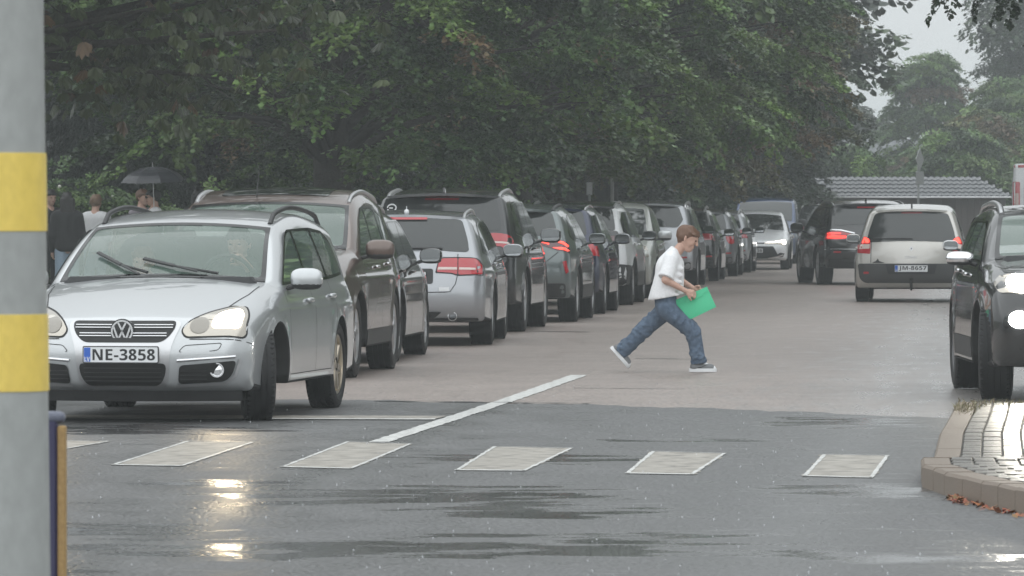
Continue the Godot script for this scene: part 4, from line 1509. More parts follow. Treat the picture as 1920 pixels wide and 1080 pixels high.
	# grey tall wagon with heavy rails
	made = vehicle({"called": "parked_suv", "label": "light grey tall SUV with heavy roof rails and rounded wide rear window", "category": "car", "group": PARKED, "paint": M.grey_silver,
		"W": 0.94, "wb": 2.7, "R": 0.36, "belt": 1.05, "tum": 0.2, "pr": 0.1, "bow": [0.2, 0.1, 0.0, -0.2], "rr": 0.24, "spokes": 5, "twin": true, "tw": 0.235,
		"shape": {"zf": 2.25, "yn": 0.88, "cowl": Vector2(1.05, 1.08), "head": Vector2(0.2, 1.48), "apex": Vector2(-0.5, 1.6), "tt": Vector2(-1.9, 1.54), "tg": Vector2(-2.15, 1.1), "zr": -2.32, "yb": 0.28},
		"windows": [[0.8, 1.075, 0.25, 1.38, 0.0, 1.455, -0.2, 1.465, -0.25, 1.08], [-0.31, 1.08, -0.26, 1.465, -0.95, 1.46, -1.1, 1.09], [-1.16, 1.095, -1.0, 1.46, -1.5, 1.44, -1.8, 1.14]],
		"surround": [0.88, 1.05, 0.22, 1.4, 0.0, 1.48, -0.95, 1.482, -1.55, 1.46, -1.95, 1.12, -1.2, 1.07], "chrome_line": 0.016, "rear_glass": [-0.9, 0.08, 0.9, 0.08, 0.97, 0.6, 0.8, 0.95, -0.8, 0.95, -0.97, 0.6],
		"mirror": [0.74, 1.09], "mirror_cap": M.black, "handles": [[-0.1, 0.95], [-0.95, 0.97]], "rails": [0.68, 0.0, -1.85, 0.055, 0.026], "rail_mat": M.satin, "spoiler": [0.62, 0.08],
		"trim": [
			["tail_light", "rear", rounded(poly([0.62, 0.86, 0.64, 1.05, 0.86, 1.08, 0.88, 0.9]), 0.03), M.deep_red_lens, true, 0.06, 0.006],
			["brake_light", "rear", rect(-0.18, 1.5, 0.18, 1.525), M.deep_red_lens, false, 0.08, 0.02],
			["chrome_strip", "rear", rect(-0.42, 0.91, 0.42, 0.945), M.chrome, false, 0.08, 0.011],
			["model_badge", "rear", rect(-0.7, 0.8, -0.58, 0.825), M.chrome, false, 0.08, 0.009]]})
	tail_set(made[0], made[1], 0.8, "HP-3377", 0.55, 0.46)
	add_aerial(made[0], made[1], -1.6, M.black_plastic, 0.12)
	away(made[0], made[1], 3.5, -110.0)
	# three more tails farther on
	for e in [
		["black hatchback with a glowing dusky red lamp parked beyond the light grey SUV", M.black, 4.2, -118.6, 1.5, rounded(poly([0.5, 0.82, 0.52, 0.96, 0.84, 0.95, 0.84, 0.84]), 0.05), M.black, M.satin, "GE-8125"],
		["mid grey hatchback with a tall round red lamp parked beyond the black hatchback", M.mid_grey, 4.9, -127.0, 1.46, disc(Vector2(0.74, 0.86), 0.1, 0.16, 14), M.black, M.black_plastic, "FN-2290"],
		["blue-silver hatchback at the far end of the parked row", M.grey_silver, 5.5, -134.5, 1.44, rounded(poly([0.6, 0.78, 0.62, 0.98, 0.82, 0.96, 0.82, 0.8]), 0.04), M.black, M.satin, "LC-7054"]]:
		made = vehicle({"called": "parked_car", "label": e[0], "category": "car", "group": PARKED, "paint": e[1], "W": 0.895, "wb": 2.6, "R": 0.325, "belt": 0.98, "tum": 0.22, "pr": 0.1, "bow": [0.2, 0.1, 0.0, -0.18], "rr": 0.215, "spokes": 5, "tw": 0.21,
			"shape": {"zf": 2.1, "yn": 0.75, "cowl": Vector2(0.95, 0.99), "head": Vector2(0.15, e[4] - 0.1), "apex": Vector2(-0.5, e[4]), "tt": Vector2(-1.7, e[4] - 0.08), "tg": Vector2(-1.98, 1.0), "zr": -2.1, "yb": 0.24},
			"windows": [[0.76, 0.995, 0.25, e[4] - 0.2, 0.0, e[4] - 0.135, -0.2, e[4] - 0.125, -0.25, 1.0], [-0.31, 1.0, -0.26, e[4] - 0.125, -0.9, e[4] - 0.14, -1.15, 1.02]],
			"surround": [0.85, 0.975, 0.22, e[4] - 0.18, 0.0, e[4] - 0.113, -0.92, e[4] - 0.118, -1.4, e[4] - 0.25, -1.5, 1.02], "mirror": [0.7, 1.0], "mirror_cap": e[6], "handles": [[-0.1, 0.86], [-0.95, 0.88]], "rails": [0.58, 0.0, -1.6, 0.04, 0.02], "rail_mat": e[7], "spoiler": [0.56, 0.08],
			"trim": [["tail_light", "rear", e[5], M.red_lens, true, 0.05, 0.007]]})
		tail_set(made[0], made[1], 0.74, e[8], 0.5, 0.42)
		away(made[0], made[1], e[2], e[3])
	make_moving_cars()

func make_moving_cars() -> void:
	var made: Array
	var root: Node3D
	var c: Car
	var b: MB
	# white hatchback coming on
	made = vehicle({"called": "oncoming_hatchback", "label": "white hatchback with daytime lights on driving towards the crossing", "category": "car", "paint": M.white,
		"W": 0.895, "wb": 2.64, "R": 0.33, "belt": 0.96, "tum": 0.22, "pf": 0.1, "bow": [0.3, 0.15, 0.0, -0.15], "crown": 0.05, "rr": 0.225, "spokes": 5, "tw": 0.215, "crease": 0.01, "crease_y": 0.78,
		"shape": {"zf": 2.25, "yn": 0.67, "cowl": Vector2(0.95, 0.96), "head": Vector2(0.05, 1.33), "apex": Vector2(-0.6, 1.425), "tt": Vector2(-1.75, 1.34), "tg": Vector2(-2.05, 0.98), "zr": -2.12},
		"windows": [[0.76, 0.97, 0.15, 1.24, -0.05, 1.3, -0.2, 1.305, -0.25, 0.98], [-0.31, 0.98, -0.26, 1.305, -0.9, 1.28, -1.25, 1.02]],
		"surround": [0.85, 0.95, 0.12, 1.26, -0.05, 1.325, -0.92, 1.3, -1.5, 1.1, -1.5, 1.02, -1.2, 0.965], "mirror": [0.68, 0.98], "handles": [[-0.1, 0.84], [-0.95, 0.87]],
		"trim": [
			["grille", "front", rounded(poly([-0.5, 0.56, -0.62, 0.33, -0.52, 0.27, 0.52, 0.27, 0.62, 0.33, 0.5, 0.56]), 0.04), M.grille, false, 0.08, 0.006],
			["grille_bar", "front", rect(-0.6, 0.62, 0.6, 0.645), M.black_gloss, false, 0.08, 0.005],
			["headlight_housing", "front", rounded(poly([0.28, 0.615, 0.3, 0.66, 0.6, 0.7, 0.78, 0.74, 0.8, 0.64, 0.74, 0.59, 0.6, 0.61]), 0.02), M.lamp_bowl, true, 0.06, 0.006],
			["headlight_glow", "front", rounded(poly([0.32, 0.645, 0.6, 0.685, 0.77, 0.72, 0.785, 0.65, 0.74, 0.6, 0.68, 0.66, 0.5, 0.645]), 0.01), M.lamp_day, true, 0.06, 0.009],
			["bumper_blade", "front", stripe(poly([0.38, 0.27, 0.62, 0.315, 0.72, 0.35]), 0.03), M.chrome, true, 0.06, 0.01],
			["bumper_vent", "front", rounded(poly([0.5, 0.3, 0.66, 0.41, 0.76, 0.38, 0.72, 0.3]), 0.02), M.black_plastic, true, 0.06, 0.006]]})
	root = made[0]
	c = made[1]
	add_plate(root, c.front(Vector2(0, 0.46)) + Vector3(0, 0, 0.012), Basis.IDENTITY, "KL-1936", M.plate_white)
	stand(root, -0.07, 0.88, 1.32, 6.68, -141.0)
	# blue high-roofed van behind it
	made = vehicle({"called": "blue_van", "label": "dark blue high-roofed van following the white hatchback", "category": "van", "paint": M.blue,
		"W": 0.9, "wb": 2.75, "R": 0.33, "belt": 1.05, "tum": 0.1, "tuck": 0.03, "bow": [0.18, 0.12, 0.0, -0.04], "rr": 0.2, "spokes": 7, "tw": 0.2,
		"shape": {"zf": 2.1, "yn": 0.85, "cowl": Vector2(1.2, 1.15), "head": Vector2(0.5, 1.66), "apex": Vector2(-0.4, 1.76), "tt": Vector2(-2.1, 1.73), "tg": Vector2(-2.22, 1.1), "zr": -2.3},
		"windows": [[0.85, 1.12, 0.35, 1.52, 0.0, 1.58, -0.2, 1.58, -0.25, 1.12]], "surround": [0.95, 1.1, 0.33, 1.55, 0.0, 1.605, -0.25, 1.605, -0.3, 1.1], "mirror": [0.85, 1.12], "mirror_cap": M.black_plastic, "mirror_size": Vector3(0.12, 0.1, 0.07),
		"trim": [["headlight", "front", rounded(poly([0.45, 0.68, 0.5, 0.84, 0.76, 0.88, 0.8, 0.7]), 0.04), M.lamp_bowl, true], ["grille", "front", rect(-0.4, 0.62, 0.4, 0.78, 0.03), M.grille, false]]})
	stand(made[0], -0.083, 0.88, 1.37, 7.6, -156.0)
	# black off-roader pulling away, brake lights on
	made = vehicle({"called": "black_suv", "label": "black SUV with lit brake lights and chrome rails ahead of the pale people carrier", "category": "car", "paint": M.black,
		"W": 0.97, "wb": 2.933, "R": 0.375, "belt": 1.1, "tum": 0.2, "pr": 0.08, "bow": [0.2, 0.1, 0.0, -0.17], "crease": 0.01, "crease_y": 0.93, "rr": 0.255, "spokes": 5, "twin": true, "tw": 0.275,
		"shape": {"zf": 2.37, "yn": 0.9, "cowl": Vector2(1.1, 1.12), "head": Vector2(0.2, 1.5), "apex": Vector2(-0.6, 1.635), "tt": Vector2(-1.98, 1.55), "tg": Vector2(-2.3, 1.12), "zr": -2.5, "yb": 0.3, "ym": 0.7},
		"windows": [[0.85, 1.12, 0.25, 1.41, 0.0, 1.48, -0.2, 1.49, -0.25, 1.13], [-0.31, 1.13, -0.26, 1.49, -1.0, 1.48, -1.15, 1.14], [-1.21, 1.145, -1.06, 1.475, -1.5, 1.45, -1.8, 1.2]],
		"surround": [0.93, 1.1, 0.22, 1.43, 0.0, 1.505, -0.95, 1.507, -1.53, 1.47, -1.93, 1.17, -1.2, 1.115], "rear_glass_mat": M.grey_glass, "rear_glass": [-0.93, 0.12, 0.93, 0.12, 0.95, 0.9, -0.95, 0.9],
		"mirror": [0.8, 1.12], "mirror_cap": M.black, "mirror_size": Vector3(0.13, 0.09, 0.075), "handles": [[-0.1, 0.98], [-1.05, 1.0]], "rails": [0.68, 0.1, -1.85, 0.022, 0.02], "rail_mat": M.satin, "spoiler": [0.66, 0.1],
		"trim": [
			["tail_light", "rear", rounded(poly([0.34, 0.89, 0.36, 0.96, 0.6, 1.03, 0.86, 1.03, 0.88, 0.88, 0.7, 0.86]), 0.03), M.red_lens, true, 0.06, 0.006],
			["tail_light_glow", "rear", rounded(poly([0.4, 0.9, 0.42, 0.93, 0.84, 0.955, 0.85, 0.9, 0.7, 0.885]), 0.015), M.red_lit, true, 0.06, 0.009],
			["tail_light_glow", "rear", rounded(poly([0.6, 0.97, 0.6, 0.99, 0.84, 1.0, 0.84, 0.975]), 0.008), M.red_lit, true, 0.06, 0.009],
			["chrome_strip", "rear", stripe(poly([0.34, 0.985, 0.6, 1.045, 0.8, 1.05]), 0.022), M.chrome, true, 0.06, 0.011],
			["brake_light", "rear", rect(-0.25, 1.46, 0.25, 1.485), M.red_lens, false, 0.08, 0.02],
			["bumper_seam", "rear", stripe(poly([0.0, 0.68, 0.9, 0.69]), 0.012), M.satin, true, 0.08, 0.003]]})
	root = made[0]
	c = made[1]
	tail_set(root, c, 0.86, "MT-6604", 0.63, 0.5)
	add_aerial(root, c, -1.4, M.black, 0.06)
	stand(root, PI + 0.075, 0.955, -1.467, 5.87, -113.0)
	# pale people carrier, tail to the camera
	made = vehicle({"called": "people_carrier", "label": "pale people carrier with plate JM-8657 and a tow bar driving away", "category": "car", "paint": M.warm_silver,
		"W": 0.9, "wb": 2.685, "R": 0.315, "belt": 0.95, "tum": 0.25, "tuck": 0.05, "pr": 0.04, "bow": [0.2, 0.12, 0.0, -0.14], "crown": 0.035, "rr": 0.205, "spokes": 5, "tw": 0.205, "cell": 0.09,
		"shape": {"zf": 2.1, "yn": 0.75, "cowl": Vector2(1.25, 1.0), "head": Vector2(0.3, 1.42), "apex": Vector2(-0.5, 1.53), "tt": Vector2(-1.86, 1.44), "tg": Vector2(-2.1, 0.945), "zr": -2.18, "yb": 0.19, "ym": 0.55},
		"windows": [[0.7, 0.99, 0.25, 1.31, 0.0, 1.385, -0.2, 1.395, -0.25, 0.99], [-0.31, 0.99, -0.26, 1.395, -1.0, 1.385, -1.12, 1.0], [-1.18, 1.0, -1.06, 1.38, -1.55, 1.33, -1.82, 1.02]],
		"surround": [0.8, 0.97, 0.24, 1.33, 0.0, 1.408, -1.0, 1.408, -1.6, 1.35, -1.92, 1.0, -1.2, 0.98], "rear_glass": [-0.93, 0.1, 0.93, 0.1, 0.98, 0.985, -0.98, 0.985], "rear_glass_mat": M.grey_glass,
		"mirror": [0.85, 1.0], "mirror_cap": M.warm_silver, "handles": [[-0.1, 0.85], [-1.0, 0.87]], "spoiler": [0.56, 0.06],
		"cladding": [[-2.0, 0.28, -1.72, 0.3, -1.74, 0.58, -2.02, 0.6]],
		"trim": [
			["bumper_band", "rear", rounded(poly([-0.83, 0.6, -0.8, 0.36, -0.72, 0.3, 0.72, 0.3, 0.8, 0.36, 0.83, 0.6]), 0.04), M.bumper_grey, false, 0.08, 0.006],
			["tail_light", "rear", rounded(poly([0.64, 0.75, 0.64, 0.97, 0.74, 1.03, 0.83, 0.86, 0.84, 0.77]), 0.02), M.red_lens, true, 0.05, 0.007],
			["tail_light_glow", "rear", rounded(poly([0.66, 0.92, 0.66, 0.975, 0.735, 1.015, 0.78, 0.92]), 0.02), M.red_glow, true, 0.05, 0.01],
			["indicator_lens", "rear", poly([0.65, 0.83, 0.65, 0.9, 0.795, 0.9, 0.815, 0.83]), M.pale_lens, true, 0.05, 0.01],
			["tailgate_seam", "rear", stripe(poly([0.625, 0.97, 0.63, 0.61]), 0.01), M.seam, true, 0.06, 0.003],
			["brake_light", "rear", rect(-0.16, 1.375, 0.16, 1.4), M.deep_red_lens, false, 0.08, 0.012],
			["reflector", "rear", rect(0.66, 0.44, 0.74, 0.475, 0.008), M.red_lens, true, 0.06, 0.011],
			["plate_recess", "rear", rounded(poly([-0.4, 0.6, -0.36, 0.44, 0.36, 0.44, 0.4, 0.6]), 0.02), M.black_plastic, false, 0.08, 0.009],
			["tape_mark", "rear", poly([0.4, 0.61, 0.5, 0.64, 0.52, 0.68, 0.55, 0.64, 0.62, 0.61]), M.black_plastic, false, 0.06, 0.006]]})
	root = made[0]
	c = made[1]
	add_plate(root, c.rear(Vector2(0.0, 0.525)) + Vector3(0, 0, -0.02), Basis(Vector3.UP, PI), "JM-8657", M.plate_white)
	add_rear_wiper(root, c, 0.6, -0.02, 0.985)
	add_aerial(root, c, -1.6, M.black_plastic, 0.07)
	b = MB.new()
	var dm := c.rear(Vector2(0, 0.835)) + Vector3(0, 0, -0.006)
	b.prism(poly([0, 0.042, 0.032, 0, 0, -0.042, -0.032, 0]), Transform3D(Basis(Vector3.UP, PI), dm), 0.006)
	part(root, "badge", b, M.chrome)
	b = MB.new()
	b.prism(poly([0, 0.016, 0.01, 0, 0, -0.016, -0.01, 0]), Transform3D(Basis(Vector3.UP, PI), dm + Vector3(0, 0, -0.006)), 0.002)
	part(root, "badge_core", b, M.black_plastic)
	var letters := Node3D.new()
	letters.name = "tailgate_lettering"
	root.add_child(letters, true)
	letters.position = c.rear(Vector2(0, 0.7)) + Vector3(0, 0, -0.006)
	letters.rotation.y = PI
	lettering(letters, "characters", "SCENIC", 0.036, 0.19, Vector3(0, 0, 0), M.satin)
	b = MB.new()
	var tb := c.rear(Vector2(0, 0.26))
	b.tube([tb + Vector3(0, -0.06, 0.12), tb + Vector3(0, -0.06, -0.08), tb + Vector3(0, 0.02, -0.1), tb + Vector3(0, 0.08, -0.1)], [0.02], 8)
	b.ball(tb + Vector3(0, 0.1, -0.1), Vector3(0.028, 0.028, 0.028))
	part(root, "tow_bar", b, M.iron)
	stand(root, PI + ROAD_TURN, 0.885, -1.342, 5.4, -92.2)
	# white hatchback half hidden behind it
	made = vehicle({"called": "white_hatchback", "label": "white hatchback half hidden between the pale people carrier and the waiting black SUV", "category": "car", "paint": M.white,
		"W": 0.88, "wb": 2.55, "R": 0.31, "belt": 0.93, "tum": 0.26, "pr": 0.08, "bow": [0.2, 0.1, 0.0, -0.16], "rr": 0.2, "spokes": 7, "tw": 0.2,
		"shape": {"zf": 2.05, "yn": 0.72, "cowl": Vector2(0.95, 0.95), "head": Vector2(0.15, 1.3), "apex": Vector2(-0.5, 1.4), "tt": Vector2(-1.65, 1.34), "tg": Vector2(-1.92, 0.95), "zr": -2.02},
		"windows": [[0.76, 0.945, 0.2, 1.2, 0.0, 1.265, -0.2, 1.275, -0.25, 0.95], [-0.31, 0.95, -0.26, 1.275, -0.9, 1.26, -1.2, 0.97]], "mirror": [0.7, 0.96], "handles": [[-0.1, 0.82], [-0.95, 0.84]], "spoiler": [0.52, 0.1], "rear_glass": [-0.9, 0.05, 0.9, 0.05, 0.82, 0.97, -0.82, 0.97],
		"trim": [["tail_light", "rear", rounded(poly([0.6, 0.78, 0.62, 0.94, 0.8, 0.9, 0.82, 0.8]), 0.03), M.red_lens, true, 0.05, 0.006]]})
	tail_set(made[0], made[1], 0.7, "EV-5108", 0.45, 0.38)
	stand(made[0], PI + 0.02, 0.86, -1.27, 6.42, -82.0)
	# black off-roader at the kerb, headlights full on
	made = vehicle({"called": "waiting_suv", "label": "black SUV with glaring white headlights and a chrome mirror waiting by the pavement", "category": "car", "paint": M.black,
		"W": 0.95, "wb": 2.75, "R": 0.365, "belt": 1.07, "tum": 0.19, "pf": 0.08, "bow": [0.22, 0.12, 0.0, -0.1], "crease": 0.01, "crease_y": 0.93, "rr": 0.25, "spokes": 5, "twin": true, "tw": 0.24, "rim": M.alloy_dark, "cell": 0.09, "steer": -0.12, "hollow": true,
		"shape": {"zf": 2.25, "yn": 0.88, "cowl": Vector2(1.0, 1.09), "head": Vector2(0.2, 1.43), "apex": Vector2(-0.6, 1.5), "tt": Vector2(-1.9, 1.45), "tg": Vector2(-2.15, 1.1), "zr": -2.25, "yb": 0.26},
		"windows": [[0.78, 1.095, 0.22, 1.32, -0.02, 1.375, -0.2, 1.385, -0.25, 1.105], [-0.31, 1.105, -0.26, 1.385, -0.95, 1.38, -1.1, 1.12], [-1.16, 1.125, -1.02, 1.375, -1.5, 1.34, -1.8, 1.15]],
		"surround": [0.88, 1.075, 0.2, 1.34, -0.02, 1.396, -0.95, 1.4, -1.55, 1.36, -1.9, 1.13, -1.2, 1.095], "chrome_line": 0.016, "cladding": [[-0.9, 0.3, 0.9, 0.3, 0.9, 0.46, -0.9, 0.46]],
		"mirror": [0.66, 1.1], "mirror_cap": M.chrome, "mirror_size": Vector3(0.11, 0.055, 0.065), "handles": [[-0.1, 0.98], [-0.98, 1.0]], "handle_mat": M.chrome, "rails": [0.66, 0.15, -1.8, 0.04, 0.024], "rail_mat": M.satin,
		"seams": [[0.88, 1.06, 0.84, 0.7, 0.82, 0.46], [-0.28, 1.1, -0.3, 0.7, -0.29, 0.46], [-1.1, 1.11, -1.2, 0.85, -1.0, 0.5]],
		"trim": [
			["headlight", "front", rounded(poly([0.45, 0.8, 0.48, 0.92, 0.76, 0.97, 0.84, 0.93, 0.82, 0.83]), 0.04), M.lamp_bowl, true, 0.06, 0.006],
			["headlight_glow", "front", disc(Vector2(0.67, 0.885), 0.1, 0.066, 22), M.lamp_white, true, 0.05, 0.011],
			["fog_light_glow", "front", disc(Vector2(0.69, 0.62), 0.075, 0.065, 22), M.lamp_white, true, 0.05, 0.011],
			["grille", "front", rect(-0.4, 0.62, 0.4, 0.86, 0.05), M.grille, false, 0.08, 0.006],
			["lower_grille", "front", rect(-0.55, 0.34, 0.55, 0.5, 0.05), M.grille, false, 0.08, 0.006]]})
	root = made[0]
	c = made[1]
	b = MB.new()
	b.box(Vector3(0, 0.72, -0.4), Vector3(1.6, 0.62, 2.6), 0.05)
	b.box(Vector3(0, 1.02, 0.78), Vector3(1.5, 0.14, 0.5), 0.06)
	part(root, "cabin_tub", b, M.cloth_dark)
	stand(root, 0.0, -0.94, -1.375, 3.56, -47.5)
	for s in [-1.0, 1.0]:
		for y in [[0.66, 0.88], [0.69, 0.62]]:
			var l := SpotLight3D.new()
			l.name = "lamp_beam"
			add_child(l, true)
			l.light_color = Color(1.0, 0.97, 0.9)
			l.light_energy = 1.1
			l.light_size = 0.06
			l.spot_range = 80.0
			l.spot_angle = 40.0
			l.shadow_enabled = true
			l.position = root.transform * (c.front(Vector2(s * y[0], y[1])) + Vector3(0, 0, 0.07))
			l.rotation = Vector3(-0.07, root.rotation.y + PI, 0)
	# white delivery van at the edge of the street
	made = vehicle({"called": "delivery_van", "label": "tall white van with upright red tail lights standing near the tiled shed", "category": "van", "paint": M.white,
		"W": 0.98, "wb": 3.3, "R": 0.34, "belt": 1.2, "sh": 0.01, "tum": 0.05, "tuck": 0.02, "pr": 0.01, "bow": [0.15, 0.1, 0.0, -0.02], "crown": 0.02, "rr": 0.2, "spokes": 7, "tw": 0.21,
		"shape": {"zf": 2.5, "yn": 0.95, "cowl": Vector2(1.7, 1.25), "head": Vector2(1.0, 2.2), "apex": Vector2(-0.3, 2.48), "tt": Vector2(-2.62, 2.46), "tg": Vector2(-2.66, 1.35), "zr": -2.7, "ym": 0.7},
		"windows": [[1.35, 1.3, 0.95, 1.85, 0.6, 1.9, 0.55, 1.3]], "rear_glass": [-0.8, 0.3, 0.8, 0.3, 0.8, 0.95, -0.8, 0.95], "mirror": [1.4, 1.35], "mirror_cap": M.black_plastic,
		"trim": [["tail_light", "rear", rect(0.78, 1.45, 0.93, 2.05, 0.03), M.red_lens, true, 0.08, 0.008], ["tail_light_glow", "rear", rect(0.81, 1.5, 0.88, 1.8, 0.02), M.pale_lens, true, 0.08, 0.012], ["roof_marker", "rear", rect(-0.9, 2.36, 0.9, 2.42), M.red_lens, false, 0.12, 0.008], ["door_seam", "rear", rect(-0.006, 0.5, 0.006, 2.3), M.seam, false, 0.12, 0.004]]})
	tail_set(made[0], made[1], 0.85, "LS-3318", 0.6, 0.5)
	stand(made[0], PI + ROAD_TURN, 0.97, -1.65, 11.06, -130.0)
	# dark off-roader far down the street
	made = vehicle({"called": "far_suv", "label": "dark SUV far down the street between the blue van and the black SUV", "category": "car", "paint": M.graphite,
		"W": 0.93, "wb": 2.7, "R": 0.36, "belt": 1.05, "shape": {"zf": 2.25, "yn": 0.88, "cowl": Vector2(1.05, 1.08), "head": Vector2(0.2, 1.48), "apex": Vector2(-0.5, 1.6), "tt": Vector2(-1.9, 1.54), "tg": Vector2(-2.15, 1.1), "zr": -2.32, "yb": 0.28},
		"windows": [[0.8, 1.075, 0.25, 1.38, 0.0, 1.455, -0.2, 1.465, -0.25, 1.08], [-0.31, 1.08, -0.26, 1.465, -0.95, 1.46, -1.1, 1.09]], "mirror": [0.74, 1.09], "rails": [0.68, 0.0, -1.85, 0.022, 0.02], "rail_mat": M.satin,
		"trim": [["tail_light", "rear", rounded(poly([0.62, 0.86, 0.64, 1.05, 0.86, 1.08, 0.88, 0.9]), 0.03), M.deep_red_lens, true, 0.06, 0.006]]})
	tail_set(made[0], made[1], 0.8, "GK-2750", 0.55, 0.46)
	stand(made[0], PI - 0.083, 0.9, -1.35, 8.1, -168.0)

# ---------------------------------------------------------------- street and pavement
func ring_noise(seed_no: int, freq: float, octaves := 3) -> FastNoiseLite:
	var f := FastNoiseLite.new()
	f.noise_type = FastNoiseLite.TYPE_SIMPLEX_SMOOTH
	f.seed = seed_no
	f.frequency = freq
	f.fractal_octaves = octaves
	return f

# where water stands on the asphalt: x, distance, half width, half depth
const POOLS := [[0.1, 34.1, 0.75, 0.75], [1.1, 36.7, 0.5, 0.35], [-0.35, 29.6, 1.0, 1.1], [0.15, 28.0, 0.7, 0.7], [-0.3, 25.0, 1.5, 0.75], [0.35, 26.0, 0.8, 0.3], [1.75, 30.2, 0.5, 0.7], [-2.9, 38.6, 1.3, 1.0], [-1.6, 31.0, 0.5, 0.4], [2.2, 40.0, 0.5, 1.2], [-2.0, 26.6, 0.6, 0.5], [1.6, 24.4, 0.5, 0.4], [3.1, 47.0, 0.6, 1.6]]

func make_ground() -> void:
	var ground := structure("ground")
	var b := MB.new()
	b.quad(Vector3(-700, -0.05, 40), Vector3(700, -0.05, 40), Vector3(700, -0.05, -1500), Vector3(-700, -0.05, -1500), Vector3.UP)
	part(ground, "earth", b, mat(Vector3.ONE, 0.95, 0.0, {"tex": noise_tex(512, 0.02, 4, lin(0.03, 0.042, 0.018), lin(0.07, 0.075, 0.04), 3), "tile": 0.2}))
	var road := structure("road")
	# older, reddish surface along the street: worn tracks, a wetter grey margin
	var size := 1024
	var fine := ring_noise(21, 0.45, 2)
	var mid := ring_noise(22, 0.02, 4)
	var streak := ring_noise(23, 0.03, 3)
	var alb := PackedByteArray()
	alb.resize(size * size * 3)
	var rgh := PackedByteArray()
	rgh.resize(size * size)
	var hgt := PackedByteArray()
	hgt.resize(size * size)
	for y in size:
		for x in size:
			var i := y * size + x
			# o: metres from the parked cars' flanks, d: metres along
			var o := x / float(size) * 16.0 - 4.0
			var f := fine.get_noise_2d(x, y)
			var m := mid.get_noise_2d(x, y * 3.0)
			var g := streak.get_noise_2d(x * 2.0, y * 0.7 + 300.0)
			var track := exp(-pow((fposmod(o - 0.2, 1.75) - 0.85) / 0.3, 2.0))
			var wet := smoothstep(3.2, 5.6, o + g * 0.5 + m * 0.3) * 0.8
			var damp := smoothstep(0.1, 0.7, g + m * 0.4) * 0.4
			var a := clampf(0.25 + f * 0.15 + m * 0.035 + track * 0.012 - wet * 0.05 - damp * 0.03, 0.06, 0.5)
			var k := Color(a, a * lerpf(0.835, 0.95, wet), a * lerpf(0.75, 0.91, wet)).linear_to_srgb()
			alb[i * 3] = int(k.r * 255)
			alb[i * 3 + 1] = int(k.g * 255)
			alb[i * 3 + 2] = int(k.b * 255)
			rgh[i] = int(255 * clampf(0.47 - track * 0.05 - wet * 0.2 - damp * 0.16 + f * 0.08, 0.12, 1.0))
			hgt[i] = int(255 * clampf(0.5 + f * 0.5, 0.0, 1.0))
	var oa := ImageTexture.create_from_image(Image.create_from_data(size, size, false, Image.FORMAT_RGB8, alb))
	var orr := ImageTexture.create_from_image(Image.create_from_data(size, size, false, Image.FORMAT_L8, rgh))
	b = MB.new()
	b.with_uv = true
	for k in 40:
		var d0 := 36.0 + k * 6.0
		var d1 := d0 + 6.0
		var cx0 := 0.083 * (d0 - 67.6)
		var cx1 := 0.083 * (d1 - 67.6)
		b.flat(Vector3(cx0 - 2.6, -0.004, -d0), Vector3(cx0 + 11.0, -0.004, -d0), Vector3(cx1 + 11.0, -0.004, -d1), Vector3.UP)
		b.flat(Vector3(cx0 - 2.6, -0.004, -d0), Vector3(cx1 + 11.0, -0.004, -d1), Vector3(cx1 - 2.6, -0.004, -d1), Vector3.UP)
	for v in b.v:
		b.uv.append(Vector2((v.x - 0.083 * (-v.z - 67.6) + 4.0) / 16.0, (-v.z - 36.0) / 60.0))
	part(road, "old_asphalt", b, mat(Vector3.ONE, 1.0, 0.0, {"tex": oa, "rtex": orr}))
	# newer grey surface of the junction
	var wet := PackedFloat32Array()
	wet.resize(size * size)
	# pools as soft patches, broken up by noise
	for q in POOLS:
		var x0 := int((q[0] - q[2] * 1.6 + 6.0) / 12.0 * size)
		var x1 := int((q[0] + q[2] * 1.6 + 6.0) / 12.0 * size)
		var y0 := int((q[1] - q[3] * 1.6 - 20.0) / 30.0 * size)
		var y1 := int((q[1] + q[3] * 1.6 - 20.0) / 30.0 * size)
		for y in range(maxi(0, y0), mini(size - 1, y1) + 1):
			var dz: float = (y / float(size) * 30.0 + 20.0 - q[1]) / q[3]
			for x in range(maxi(0, x0), mini(size - 1, x1) + 1):
				var dx: float = (x / float(size) * 12.0 - 6.0 - q[0]) / q[2]
				var v := 1.0 - (dx * dx + dz * dz) * 0.55
				if v > wet[y * size + x]:
					wet[y * size + x] = v
	for y in size:
		for x in size:
			var i := y * size + x
			var f := fine.get_noise_2d(x, y)
			var m := mid.get_noise_2d(x * 0.9, y)
			var w := wet[i]
			if w > 0.0:
				w = smoothstep(0.2, 0.85, w * 0.9 + streak.get_noise_2d(x * 0.5, y * 2.4) * 0.8 + m * 0.35) * 0.85
			else:
				w = smoothstep(0.3, 0.65, streak.get_noise_2d(x * 0.5 + 700.0, y * 2.0)) * 0.45
			var a := clampf(0.09 + f * 0.085 + m * 0.035 - w * 0.02, 0.02, 0.24)
			var k := Color(a, a, a * 1.01).linear_to_srgb()
			alb[i * 3] = int(k.r * 255)
			alb[i * 3 + 1] = int(k.g * 255)
			alb[i * 3 + 2] = int(k.b * 255)
			# wheel tracks polished by traffic hold a film of water
			var gx := x / float(size) * 12.0 - 6.0 - 0.083 * (y / float(size) * 30.0 - 8.0)
			var film := maxf(exp(-pow((gx + 1.42) / 0.3, 2.0)), 0.6 * exp(-pow((gx - 1.4) / 0.3, 2.0)))
			rgh[i] = int(255 * clampf(lerpf(lerpf(0.5 + m * 0.2 + f * 0.14, 0.24 + f * 0.08, film * 0.75), 0.1, w), 0.08, 1.0))
			hgt[i] = int(255 * clampf(lerpf(0.5 + f * 0.5, 0.55 + f * 0.06, w), 0.0, 1.0))
